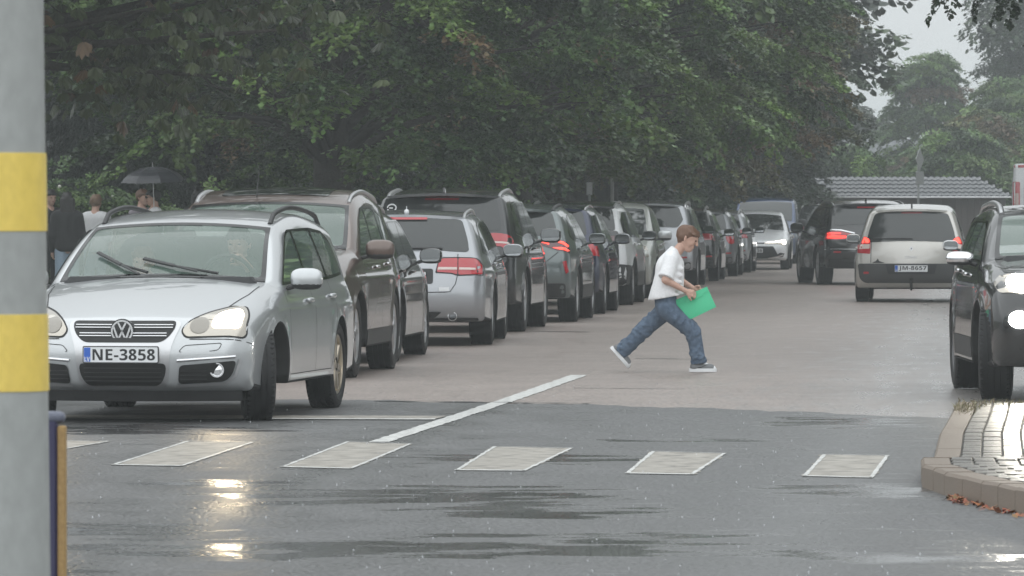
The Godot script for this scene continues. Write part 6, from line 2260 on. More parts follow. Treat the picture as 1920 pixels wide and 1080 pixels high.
func make_vegetation() -> void:
	M.bark = mat(Vector3.ONE, 0.85, 0.0, {"tex": noise_tex(256, 0.06, 4, lin(0.018, 0.016, 0.013), lin(0.06, 0.052, 0.043), 140), "tile": 1.2, "world": false, "bump": noise_tex(256, 0.1, 3, grey(0), grey(1), 141), "bump_cm": 1.5})
	M.leaf = mat(Vector3.ONE, 0.38, 0.0, {"vc": true})
	M.petal = mat(Vector3(0.7, 0.68, 0.62), 0.7)
	var s1 := broad_bough(230, 0.086, 1)
	var s2 := broad_bough(230, 0.09, 2)
	var s3 := broad_bough(230, 0.084, 3)
	var small := broad_bough(190, 0.07, 4)
	var needles := needle_spray(5)
	var hand := fingered_leaf(6)
	var green := [Vector3(0.06, 0.115, 0.027), Vector3(0.088, 0.152, 0.034), Vector3(0.038, 0.076, 0.022), Vector3(0.115, 0.185, 0.042)]
	var russet := [Vector3(0.066, 0.1, 0.029), Vector3(0.098, 0.11, 0.034), Vector3(0.05, 0.084, 0.026), Vector3(0.125, 0.1, 0.036)]
	var dull := [Vector3(0.026, 0.046, 0.018), Vector3(0.034, 0.054, 0.02), Vector3(0.02, 0.036, 0.016)]
	# the row behind the parked cars
	var row := "leafy trees in the row behind the parked cars"
	var specs := [
		[-2.6, 88.0, 5.0, 2.25, green, 0.03, "broad green tree whose low boughs hang above the brown SUV", 190],
		[-0.9, 103.0, 5.6, 2.45, green, 0.05, "broad green tree with boughs low over the graphite SUV", 190],
		[0.2, 118.0, 6.2, 2.65, green, 0.05, "broad green tree with a thick dark trunk beyond the graphite SUV", 200],
		[1.5, 131.0, 6.2, 2.4, russet, 0.1, "tree with russet-tinged leaves behind the navy SUV", 200],
		[2.4, 146.0, 5.2, 2.35, russet, 0.12, "tree with browning leaves behind the light grey SUV", 200],
		[5.2, 178.0, 5.6, 1.9, dull, 0.05, "dark tree at the end of the row against the pale sky", 170]]
	var k := 0
	for e in specs:
		k += 1
		tree("street_tree", e[6], row, Vector3(e[0], 0, -e[1]), {"height": 13.0 + k % 3, "base": e[3], "radius": e[2], "trunk": 0.3 + 0.03 * (k % 3), "low": e[7], "high": 34, "per": 3, "tones": e[4], "odd": e[5], "mesh": [s1, s2, s3][k % 3], "seed": 100 + k, "cut": 7.5})
	# dark spruces
	k = 0
	for e in [[-5.4, 104.0, "dark spruce standing behind the people with the umbrella"], [-3.7, 112.0, "dark spruce beside the broad green tree, lower boughs drooping"], [-7.6, 116.0, "tall dark spruce at the back of the park"]]:
		k += 1
		tree("spruce", e[2], "dark spruces in the park", Vector3(e[0], 0, -e[1]), {"height": 14.0, "base": 1.7, "radius": 3.1, "trunk": 0.24, "low": 130, "high": 60, "per": 4, "tones": [Vector3(0.014, 0.026, 0.015), Vector3(0.02, 0.034, 0.018)], "odd": 0.02, "mesh": needles, "seed": 200 + k, "spread": 0.8, "cut": 6.5})
	# big-leaved chestnut reaching in over the silver wagon
	var root := thing("chestnut_tree", "horse chestnut with large fingered leaves drooping above the silver wagon", "tree", Vector3(-7.2, 0, -66.0))
	var b := MB.new()
	b.tube([Vector3.ZERO, Vector3(0.1, 2.5, 0), Vector3(0.3, 5, 0.1), Vector3(0.2, 9, 0)], [0.36, 0.3, 0.25, 0.1], 12)
	part(root, "trunk", b, M.bark)
	var limbs := MB.new()
	var places := []
	var tints := PackedColorArray()
	var r := RandomNumberGenerator.new()
	r.seed = 77
	for j in 30:
		var end := Vector3(r.randf_range(1.6, 5.4), 0, r.randf_range(-2.5, 2.2))
		end.y = lerpf(3.05, 3.9, r.randf()) - (0.35 if end.x < 4.0 and end.x > 2.5 else 0.0)
		if j > 18:
			end.y += r.randf_range(0.5, 2.0)
		var mid := end * 0.5 + Vector3(0.1, 1.7, 0)
		limbs.tube([Vector3(0.2, 3.5, 0), mid, end + Vector3(-0.3, 0.25, 0), end], [0.09, 0.05, 0.018, 0.006], 6, false)
		for m in 26:
			var t := r.randf_range(0.5, 1.05)
			var p := mid.lerp(end, t) + Vector3(r.randfn(0, 0.32), r.randfn(-0.05, 0.2), r.randfn(0, 0.32))
			places.append(Transform3D(Basis(Vector3.UP, r.randf() * TAU) * Basis(Vector3.RIGHT, r.randfn(0, 0.25)).scaled(Vector3.ONE * r.randf_range(0.7, 1.05)), p))
			var g := r.randf_range(0.6, 1.15)
			tints.append(Color(0.15 * g, 0.085 * g, 0.035 * g) if r.randf() < 0.08 else Color(0.06 * g, 0.08 * g, 0.026 * g))
	part(root, "limbs", limbs, M.bark)
	copies(root, "crown", hand, M.leaf, places, tints)
	places = []
	tints = PackedColorArray()
	for j in 200:
		var a := r.randf() * TAU
		var q := sqrt(r.randf())
		places.append(Transform3D(facing(Vector3(cos(a), -0.3, sin(a))).scaled(Vector3.ONE * 2.0), Vector3(cos(a) * q * 5.0, r.randf_range(4.8, 11.0), sin(a) * q * 5.0)))
		var g := r.randf_range(0.6, 1.3)
		tints.append(Color(0.05 * g, 0.07 * g, 0.026 * g))
	copies(root, "crown", s1, M.leaf, places, tints)
	# shrubs under the trees
	k = 0
	for e in [
		[-7.9, 95.0, 1.6, 2.3, "green flowering shrub behind the woman in the black jacket", green, 22], [-6.1, 96.0, 1.5, 1.95, "green flowering shrub behind the open umbrella", green, 26], [-4.2, 97.0, 1.3, 1.9, "leafy shrub beside the umbrella, flecked with white", green, 12],
		[-2.6, 99.0, 1.4, 2.0, "dull green shrub above the roof of the brown SUV", dull, 0], [-1.1, 100.0, 1.3, 2.0, "green shrub above the roof of the graphite SUV", green, 0], [0.3, 108.0, 1.2, 1.7, "low shrub beneath the thick-trunked tree", dull, 0],
		[-8.8, 84.0, 1.0, 4.6, "tall leafy shrub beside the banded pole", green, 0]]:
		k += 1
		shrub("shrub", e[4], "shrubs under the trees", Vector3(e[0], 0, -e[1]), Vector3(e[2], e[3], 1.1), 120 if k < 7 else 150, e[5], small if k != 7 else s2, 300 + k, e[6])
	# the park's depth
	k = 0
	for e in [[-13, 100], [-10.5, 118], [-7.6, 138], [-4.8, 134], [-2.0, 142], [0.8, 150], [3.4, 168], [6.0, 178], [7.0, 186]]:
		k += 1
		tree("park_tree", "dark tree standing deep in the park behind the street row", "dark trees deep in the park", Vector3(e[0], 0, -e[1]), {"height": 12.0 + k % 3, "base": 0.6 if k < 7 else 1.6, "radius": 3.4 if k < 8 else 3.0, "trunk": 0.26, "low": 60, "high": 40, "per": 3, "tones": dull, "odd": 0.03, "mesh": s2, "seed": 400 + k, "leaf_scale": 1.7, "spread": 1.3, "cut": 7.0})
	# trees across the street, mostly outside the picture: the wet flanks mirror them
	k = 0
	for e in [[14.5, 58], [15.2, 76], [17.0, 96], [19.5, 122], [22.5, 150]]:
		k += 1
		tree("avenue_tree", "green tree across the street, mirrored in the wet car flanks", "trees across the street", Vector3(e[0], 0, -e[1]), {"height": 12.0, "base": 0.5 if k > 1 else 2.6, "radius": 4.0, "trunk": 0.3, "low": 50, "high": 60, "per": 3, "tones": green, "mesh": s1, "seed": 500 + k, "leaf_scale": 1.8, "spread": 1.4})
	# unseen tree belt, added out of view to darken reflections in car flanks
	k = 0
	for e in [[30.0, 205.0], [35.5, 196.0], [41.0, 212.0], [47.5, 200.0], [54.0, 215.0], [62.0, 205.0], [33.0, 250.0], [39.0, 160.0], [30.5, 130.0]]:
		k += 1
		tree("added_belt_tree", "unseen tree of a belt added beyond the street, mirrored in wet paintwork", "added tree belt beyond the street", Vector3(e[0], 0, -e[1]), {"height": 13.0, "base": 0.3, "radius": 4.2, "trunk": 0.3, "low": 40, "high": 40, "per": 3, "tones": dull, "mesh": s2, "seed": 700 + k, "leaf_scale": 2.2, "spread": 1.7})
	# bough of a maple reaching in from beside the street
	root = thing("maple_tree", "dark maple bough hanging into view above the waiting black SUV", "tree", Vector3(7.6, 0, -57.0))
	b = MB.new()
	b.tube([Vector3.ZERO, Vector3(0, 3, 0), Vector3(-0.1, 6, 0), Vector3(0, 9, 0)], [0.3, 0.25, 0.2, 0.08], 12)
	part(root, "trunk", b, M.bark)
	limbs = MB.new()
	places = []
	tints = PackedColorArray()
	for e in [[-2.35, 3.1, 0.2, 9], [-2.3, 3.3, 0.4, 8], [-2.75, 3.52, 0.3, 5], [-3.0, 3.6, 0.0, 4], [-3.35, 3.66, 0.1, 3], [-2.0, 3.3, -0.2, 10], [-1.8, 3.8, 0.0, 10], [-2.9, 4.3, 0.2, 10], [-3.6, 3.78, 0.0, 2]]:
		var end := Vector3(e[0], e[1], e[2])
		limbs.tube([Vector3(0, 4.0, 0), end * 0.6 + Vector3(0, 2.2, 0), end + Vector3(0.2, 0.15, 0), end], [0.08, 0.04, 0.015, 0.004], 6, false)
		for j in e[3]:
			places.append(Transform3D(facing(Vector3(r.randfn(-0.4, 0.6), r.randfn(-0.5, 0.4), r.randfn(0.2, 0.6))).scaled(Vector3.ONE * r.randf_range(0.3, 0.5)), end + Vector3(r.randfn(0, 0.13), r.randfn(0.02, 0.075), r.randfn(0, 0.15))))
			var g := r.randf_range(0.5, 1.1)
			tints.append(Color(0.03 * g, 0.05 * g, 0.024 * g))
	for j in 90:
		var a := r.randf() * TAU
		var q := sqrt(r.randf())
		places.append(Transform3D(facing(Vector3(cos(a), -0.3, sin(a))).scaled(Vector3.ONE * 1.7), Vector3(cos(a) * q * 3.6, r.randf_range(5.0, 9.5), sin(a) * q * 3.6)))
		tints.append(Color(0.04, 0.065, 0.026))
	part(root, "limbs", limbs, M.bark)
	copies(root, "crown", broad_bough(60, 0.13, 8), M.leaf, places, tints)
	# hazy trees beyond the shed
	k = 0
	for e in [
		["far_tree", "hazy round-topped tree beyond the tiled shed", 18.8, 265.0, 8.3, 2.1, 0.5, green, s2, 1.7], ["far_tree", "tall feathery birch fading into the rain", 23.2, 255.0, 15.0, 2.2, 0.8, dull, small, 1.8], ["far_tree", "hazy tree in front of the tall birch", 20.2, 236.0, 6.6, 2.0, 0.4, green, s1, 1.5],
		["far_tree", "russet-tinged leafy tree behind the shed's tiled roof", 18.0, 222.0, 5.0, 2.3, 0.3, russet, s3, 1.4], ["far_tree", "leafy tree at the shed's far corner", 16.3, 215.0, 4.3, 1.9, 0.3, green, s2, 1.4], ["far_tree", "green bush-like tree at the gable of the shed", 11.9, 212.0, 3.6, 2.0, 0.2, green, s1, 1.3],
		["far_tree", "green tree close beside the white van", 19.3, 200.0, 5.4, 1.7, 0.4, green, s3, 1.3], ["far_tree", "dim tree at the back of the haze", 17.4, 300.0, 6.6, 2.6, 0.4, dull, s2, 1.9], ["far_tree", "dim tree at the far end of the lane", 28.0, 290.0, 12.0, 3.0, 0.4, dull, s2, 2.0]]:
		k += 1
		tree(e[0], e[1], "hazy trees beyond the shed", Vector3(e[2], 0, -e[3]), {"height": e[4], "base": e[6], "radius": e[5], "trunk": 0.18, "low": 110, "high": 40 if e[4] > 12 else 0, "per": 6, "tones": e[7], "odd": 0.03, "mesh": e[8], "seed": 600 + k, "leaf_scale": e[9] * 0.72, "spread": 1.1, "cut": 9.5})

# ---------------------------------------------------------------- shed, house, signs, pole
func make_far_things() -> void:
	# low shed with a grey tiled roof
	var root := thing("tiled_shed", "low brown shed with a grey metal-tile roof at the end of the street", "shed", Vector3(12.9, 0, -190.0))
	var wall := mat(Vector3(0.085, 0.072, 0.068), 0.8)
	var b := MB.new()
	b.box(Vector3(0, 0.92, -1.7), Vector3(6.1, 1.84, 3.0), 0.02)
	part(root, "wall", b, wall)
	for k in 30:
		b = MB.new()
		b.box(Vector3(-3.0 + k * 0.207, 0.92, -0.185), Vector3(0.19, 1.8, 0.03), 0.006)
		part(root, "wall_board", b, wall)
	var tile := mat(Vector3(0.085, 0.09, 0.1), 0.45, 0.0, {"coat": 0.4})
	var ridge := Vector3(0, 2.52, -1.7)
	for row in 5:
		b = MB.new()
		var t0 := row / 5.0
		var t1 := (row + 1.0) / 5.0
		var y0 := lerpf(1.86, 2.5, t0) + 0.03
		var y1 := lerpf(1.86, 2.5, t1)
		var z0 := lerpf(0.2, -1.7, t0)
		var z1 := lerpf(0.2, -1.7, t1)
		var x0 := -3.3 + 0.0 * t0
		var n := 132
		for k in n:
			var a0 := -3.35 + 6.6 * k / n
			var a1 := -3.35 + 6.6 * (k + 1) / n
			var limit := 3.25 - 0.95 * (t0 + t1) * 0.5
			if a0 > limit:
				continue
			var w0 := 0.017 * cos(a0 * TAU / 0.2)
			var w1 := 0.017 * cos(a1 * TAU / 0.2)
			var A := Vector3(a0, y0 + w0, z0)
			var B := Vector3(a1, y0 + w1, z0)
			var C := Vector3(a1, y1 + w1, z1)
			var D := Vector3(a0, y1 + w0, z1)
			b.quad(A, B, C, D, Vector3(0, 1, 0.4))
			b.quad(A, B, B - Vector3(0, 0.035, 0), A - Vector3(0, 0.035, 0), Vector3(0, 0, 1))
		part(root, "roof_tile_course", b, tile)
	b = MB.new()
	b.quad(Vector3(3.25, 1.86, 0.2), Vector3(3.25, 1.86, -3.4), Vector3(2.3, 2.5, -1.7), Vector3(2.3, 2.5, -1.7), Vector3(1, 1, 0))
	b.quad(Vector3(-3.35, 1.86, -3.4), Vector3(3.25, 1.86, -3.4), Vector3(2.3, 2.5, -1.7), Vector3(-3.35, 2.5, -1.7), Vector3(0, 1, -1))
	part(root, "roof_hip", b, tile)
	b = MB.new()
	b.tube([Vector3(-3.37, 1.86, 0.22), Vector3(-3.37, 2.54, -1.72)], [0.035], 6)
	b.tube([Vector3(-3.37, 1.83, 0.24), Vector3(3.25, 1.83, 0.24)], [0.03], 6)
	part(root, "gutter", b, M.satin)
	# red-brown fence beside it
	var fence := thing("board_fence", "red-brown board fence beside the tiled shed", "fence", Vector3(8.6, 0, -192.0))
	var fm := mat(Vector3(0.1, 0.055, 0.05), 0.8)
	for k in 17:
		b = MB.new()
		b.box(Vector3(-0.9 + k * 0.14 - 0.2, 0.8, 0), Vector3(0.13, 1.6 + 0.02 * (k % 3), 0.03), 0.006)
		part(fence, "fence_board", b, fm)
	b = MB.new()
	b.box(Vector3(0, 1.2, -0.05), Vector3(2.6, 0.08, 0.05))
	part(fence, "fence_rail", b, fm)
	# grey-roofed house in the haze
	root = thing("far_house", "grey house with a steep dark roof fading in the haze behind the shed", "house", Vector3(17.6, 0, -275.0))
	b = MB.new()
	b.box(Vector3(0, 1.8, 0), Vector3(4.4, 3.6, 4.0), 0.02)
	part(root, "wall", b, mat(Vector3(0.22, 0.215, 0.2), 0.8))
	b = MB.new()
	b.prism(poly([-2.3, 0, 2.3, 0, 0.0, 1.2]), Transform3D(Basis(Vector3.UP, PI / 2), Vector3(-2.35, 3.55, 0)), 4.7)
	var roof := part(root, "roof", b, mat(Vector3(0.13, 0.135, 0.145), 0.6))
	b = MB.new()
	b.box(Vector3(2.2, 4.6, 0), Vector3(0.5, 1.6, 0.5), 0.02)
	part(roof, "chimney", b, mat(Vector3(0.2, 0.18, 0.17), 0.8))
	for x in [-1.2, 1.0]:
		b = MB.new()
		b.box(Vector3(x, 2.6, 2.02), Vector3(0.8, 0.9, 0.05), 0.01)
		var w := part(root, "window", b, M.plate_white)
		b = MB.new()
		b.box(Vector3(x, 2.6, 2.05), Vector3(0.66, 0.76, 0.02))
		part(w, "pane", b, M.dark_glass)
	# priority sign seen nearly edge-on, with a plate beneath
	var zinc := mat(Vector3(0.34, 0.35, 0.35), 0.45, 0.6)
	root = thing("priority_sign", "diamond road sign seen edge-on above a plate on a grey post", "sign", Vector3(11.08, 0, -160.0), 1.15)
	b = MB.new()
	b.tube([Vector3(0, 0, 0), Vector3(0, 3.05, 0)], [0.03], 8)
	part(root, "post", b, zinc)
	b = MB.new()
	b.prism(rounded(poly([0, 0.32, 0.32, 0, 0, -0.32, -0.32, 0]), 0.04), Transform3D(Basis.IDENTITY, Vector3(0, 2.8, 0.035)), 0.012)
	part(root, "sign_diamond", b, zinc)
	b = MB.new()
	b.prism(rounded(poly([0, 0.27, 0.27, 0, 0, -0.27, -0.27, 0]), 0.04), Transform3D(Basis(Vector3.UP, PI), Vector3(0, 2.8, 0.034)), 0.002)
	part(root, "sign_face", b, mat(Vector3(0.7, 0.5, 0.06), 0.4))
	b = MB.new()
	b.prism(rect(-0.3, -0.18, 0.3, 0.18, 0.03), Transform3D(Basis.IDENTITY, Vector3(0, 2.3, 0.035)), 0.012)
	part(root, "sign_plate", b, zinc)
	# posts among the trees
	root = thing("marker_post", "pale marker post with a square head under the trees", "post", Vector3(1.55, 0, -117.5))
	b = MB.new()
	b.tube([Vector3(0, 0, 0), Vector3(0, 1.75, 0)], [0.025], 8)
	part(root, "post", b, zinc)
	b = MB.new()
	b.box(Vector3(0, 1.86, 0), Vector3(0.12, 0.26, 0.03), 0.01)
	part(root, "head_plate", b, M.plate_white)
	root = thing("grey_post", "plain grey steel post standing before the dark trunks", "post", Vector3(2.05, 0, -120.0))
	b = MB.new()
	b.tube([Vector3(0, 0, 0), Vector3(0, 2.12, 0)], [0.038], 10)
	b.ball(Vector3(0, 2.12, 0), Vector3(0.038, 0.02, 0.038))
	part(root, "post", b, mat(Vector3(0.4, 0.4, 0.38), 0.5))

func make_near_things() -> void:
	# banded pole close to the camera
	var root := thing("banded_pole", "thick grey pole with two yellow bands close beside the crossing", "pole", Vector3(-1.213, 0, -14.0))
	var conc := mat(Vector3.ONE, 0.6, 0.0, {"tex": noise_tex(512, 0.03, 5, lin(0.28, 0.29, 0.28), lin(0.36, 0.37, 0.362), 151), "tile": 1.6, "world": false, "bump": noise_tex(512, 0.15, 3, grey(0), grey(1), 152), "bump_cm": 0.03})
	var yellow := mat(Vector3.ONE, 0.45, 0.0, {"tex": noise_tex(512, 0.04, 4, lin(0.66, 0.49, 0.1), lin(0.8, 0.6, 0.13), 153), "tile": 2.0, "world": false})
	conc.uv1_scale = Vector3(1.4, 0.8, 1.4)
	yellow.uv1_scale = Vector3(1.6, 1.0, 1.6)
	var b := MB.new()
	var p := []
	for k in 13:
		p.append(Vector2(0.117 - 0.011 * k * 0.5, k * 0.5))
	b.lathe(p, Transform3D.IDENTITY, 48)
	part(root, "shaft", b, conc)
	for e in [[1.397, 1.584], [1.016, 1.2]]:
		b = MB.new()
		var r0: float = 0.117 - 0.011 * e[0] + 0.0025
		var r1: float = 0.117 - 0.011 * e[1] + 0.0025
		b.lathe([Vector2(r0 - 0.003, e[0]), Vector2(r0, e[0] + 0.001), Vector2(r1, e[1] - 0.001), Vector2(r1 - 0.003, e[1])], Transform3D.IDENTITY, 48)
		part(root, "yellow_band", b, yellow)
	# slim blue and ochre post behind it
	root = thing("slim_post", "slim blue post with an ochre wooden edge behind the banded pole", "post", Vector3(-1.245, 0, -16.0))
	b = MB.new()
	b.box(Vector3(-0.014, 0.44, 0), Vector3(0.04, 0.88, 0.05), 0.008)
	part(root, "blue_board", b, mat(Vector3(0.035, 0.033, 0.08), 0.5))
	b = MB.new()
	b.box(Vector3(0.018, 0.43, 0.004), Vector3(0.023, 0.86, 0.045), 0.005)
	part(root, "ochre_edge", b, mat(Vector3.ONE, 0.6, 0.0, {"tex": noise_tex(256, 0.05, 3, lin(0.26, 0.16, 0.06), lin(0.38, 0.25, 0.1), 155), "tile": 4.0, "world": false}))
	b = MB.new()
	b.ball(Vector3(-0.004, 0.882, 0), Vector3(0.032, 0.018, 0.028), 0.8)
	part(root, "cap", b, mat(Vector3(0.11, 0.12, 0.16), 0.35))

# ---------------------------------------------------------------- people
func hand_bones(bones: Array, wrist: Vector3, dir: Vector3, palm_n: Vector3, s: float, curl: float) -> void:
	var d := dir.normalized()
	var n := (palm_n - d * palm_n.dot(d)).normalized()
	var side := d.cross(n).normalized()
	bones.append([wrist, wrist + d * 0.045 * s, 0.022 * s, 0.024 * s])
	for k in 4:
		var o := side * (k - 1.5) * 0.018 * s
		var base := wrist + d * 0.07 * s + o
		bones.append([wrist + d * 0.03 * s + o * 0.7, base, 0.014 * s, 0.012 * s])
		var l: float = [0.034, 0.04, 0.038, 0.03][k] * s
		var d1 := (d * cos(curl * 0.6) + n * sin(curl * 0.6)).normalized()
		var d2 := (d * cos(curl * 1.5) + n * sin(curl * 1.5)).normalized()
		bones.append([base, base + d1 * l, 0.0095 * s, 0.009 * s])
		bones.append([base + d1 * l, base + d1 * l + d2 * l * 0.9, 0.009 * s, 0.0075 * s])
	var tb := wrist + d * 0.025 * s - side * 0.026 * s
	var td := (d * 0.75 - side * 0.55 + n * 0.35).normalized()
	bones.append([tb, tb + td * 0.035 * s, 0.013 * s, 0.011 * s])
	bones.append([tb + td * 0.035 * s, tb + td * 0.035 * s + (td + d * 0.5 + n * 0.4).normalized() * 0.03 * s, 0.0105 * s, 0.0085 * s])

# head at c, looking along f; u is up; s scales a grown head
func head_bones(c: Vector3, f: Vector3, u: Vector3, s: float) -> Array:
	var r := u.cross(f).normalized()
	var b := []
	b.append([c - f * 0.022 * s + u * 0.03 * s, c + f * 0.022 * s + u * 0.026 * s, 0.081 * s, 0.076 * s])
	b.append([c + f * 0.03 * s - u * 0.03 * s, c + f * 0.052 * s - u * 0.082 * s, 0.06 * s, 0.034 * s])
	b.append([c + f * 0.01 * s - u * 0.035 * s, c + f * 0.03 * s - u * 0.07 * s, 0.06 * s, 0.045 * s])
	b.append([c + f * 0.094 * s + u * 0.012 * s, c + f * 0.108 * s - u * 0.028 * s, 0.008 * s, 0.0135 * s])
	b.append([c + f * 0.08 * s + u * 0.024 * s - r * 0.03 * s, c + f * 0.08 * s + u * 0.024 * s + r * 0.03 * s, 0.017 * s, 0.017 * s])
	b.append([c + f * 0.078 * s - u * 0.058 * s - r * 0.014 * s, c + f * 0.078 * s - u * 0.058 * s + r * 0.014 * s, 0.013 * s, 0.013 * s])
	for k in [-1.0, 1.0]:
		b.append([c - f * 0.006 * s + r * k * 0.078 * s + u * 0.012 * s, c - f * 0.002 * s + r * k * 0.08 * s - u * 0.026 * s, 0.012 * s, 0.008 * s])
		b.append([c + f * 0.062 * s - u * 0.022 * s + r * k * 0.032 * s, c + f * 0.05 * s - u * 0.04 * s + r * k * 0.04 * s, 0.025 * s, 0.022 * s])
	return b

func face_parts(root: Node3D, c: Vector3, f: Vector3, u: Vector3, s: float) -> void:
	var r := u.cross(f).normalized()
	for k in [-1.0, 1.0]:
		var b := MB.new()
		b.ball(c + f * 0.088 * s + u * 0.004 * s + r * k * 0.032 * s, Vector3(0.011, 0.008, 0.011) * s, 1.0, Basis(r, u, f), 10, 6)
		part(root, "eye", b, M.eye)
		b = MB.new()
		b.tube([c + f * 0.096 * s + u * 0.026 * s + r * k * 0.018 * s, c + f * 0.088 * s + u * 0.03 * s + r * k * 0.046 * s], [0.005 * s, 0.003 * s], 5)
		part(root, "eyebrow", b, M.brow)
	var b2 := MB.new()
	b2.tube([c + f * 0.082 * s - u * 0.054 * s - r * 0.022 * s, c + f * 0.093 * s - u * 0.056 * s, c + f * 0.082 * s - u * 0.054 * s + r * 0.022 * s], [0.004 * s, 0.0065 * s, 0.004 * s], 6)
	part(root, "mouth", b2, M.lips)

# hair: a cap over the skull, cut along the brow, with locks
func hair_part(root: Node3D, c: Vector3, f: Vector3, u: Vector3, s: float, m: Material, long := 0.0, fringe := 0.5) -> void:
	var r := u.cross(f).normalized()
	var bones := [[c - f * 0.03 * s + u * 0.038 * s, c + f * 0.02 * s + u * 0.042 * s, 0.081 * s, 0.075 * s], [c - f * 0.036 * s + u * 0.0 * s, c - f * 0.03 * s - u * 0.03 * s, 0.066 * s, 0.05 * s]]
	for k in [-1.0, 1.0]:
		bones.append([c + r * k * 0.045 * s - f * 0.03 * s + u * 0.005 * s, c + r * k * 0.042 * s + f * 0.02 * s + u * 0.045 * s, 0.046 * s, 0.044 * s])
	var rr := RandomNumberGenerator.new()
	rr.seed = int(absf(c.x * 1000.0)) + 5
	for k in 60:
		var a := rr.randf_range(-PI, PI)
		var lift := rr.randf_range(0.35, 1.45)
		var dir := (f * cos(a) + r * sin(a)) * cos(lift) + u * sin(lift)
		var top := c + u * 0.035 * s + dir * 0.068 * s
		var end := top + (dir * 0.3 + f * 0.75 + r * sin(a) * 0.5 - u * rr.randf_range(0.2, 0.9)).normalized() * rr.randf_range(0.025, 0.06) * s
		if (end - c).dot(u) < 0.03 * s + 0.02 * fringe and (end - c).dot(f) > 0.03 * s:
			end += u * 0.03 * s
		bones.append([top, end, 0.017 * s, 0.006 * s])
	for k in 14:
		var x := (k - 6.5) / 6.5
		bones.append([c + u * 0.1 * s + f * 0.01 * s + r * x * 0.045 * s, c + f * (0.098 - 0.03 * x * x) * s + r * x * 0.07 * s + u * (0.052 + 0.012 * sin(k * 2.3)) * s, 0.024 * s, 0.009 * s])
	if long > 0.0:
		for k in [-0.06, -0.02, 0.02, 0.06]:
			bones.append([c - f * 0.06 * s + r * k * s, c - f * 0.075 * s + r * k * 1.3 * s - u * long, 0.05 * s, 0.035 * s])
	var b := MB.new()
	blob(b, bones, 0.0075, 0.008)
	part(root, "hair", b, m)

func cloth(c: Vector3, rough := 0.85, seed_no := 1) -> StandardMaterial3D:
	return mat(Vector3.ONE, rough, 0.0, {"tex": noise_tex(256, 0.05, 4, lin(c.x * 0.88, c.y * 0.88, c.z * 0.88), lin(minf(1, c.x * 1.1), minf(1, c.y * 1.1), minf(1, c.z * 1.1)), seed_no), "tile": 3.0, "world": false, "sheen": 0.3})

func make_people() -> void:
	M.eye = mat(Vector3(0.03, 0.025, 0.02), 0.2)
	M.brow = mat(Vector3(0.08, 0.045, 0.025), 0.8)
	M.lips = mat(Vector3(0.26, 0.09, 0.075), 0.5)
	M.hair_brown = mat(Vector3.ONE, 0.55, 0.0, {"tex": noise_tex(256, 0.09, 3, lin(0.06, 0.028, 0.015), lin(0.2, 0.1, 0.055), 171), "tile": 6.0, "world": false})
	M.hair_dark = mat(Vector3(0.014, 0.012, 0.011), 0.5)
	M.hair_light = mat(Vector3(0.16, 0.1, 0.06), 0.55)
	running_boy()
	driver()
	bystanders()

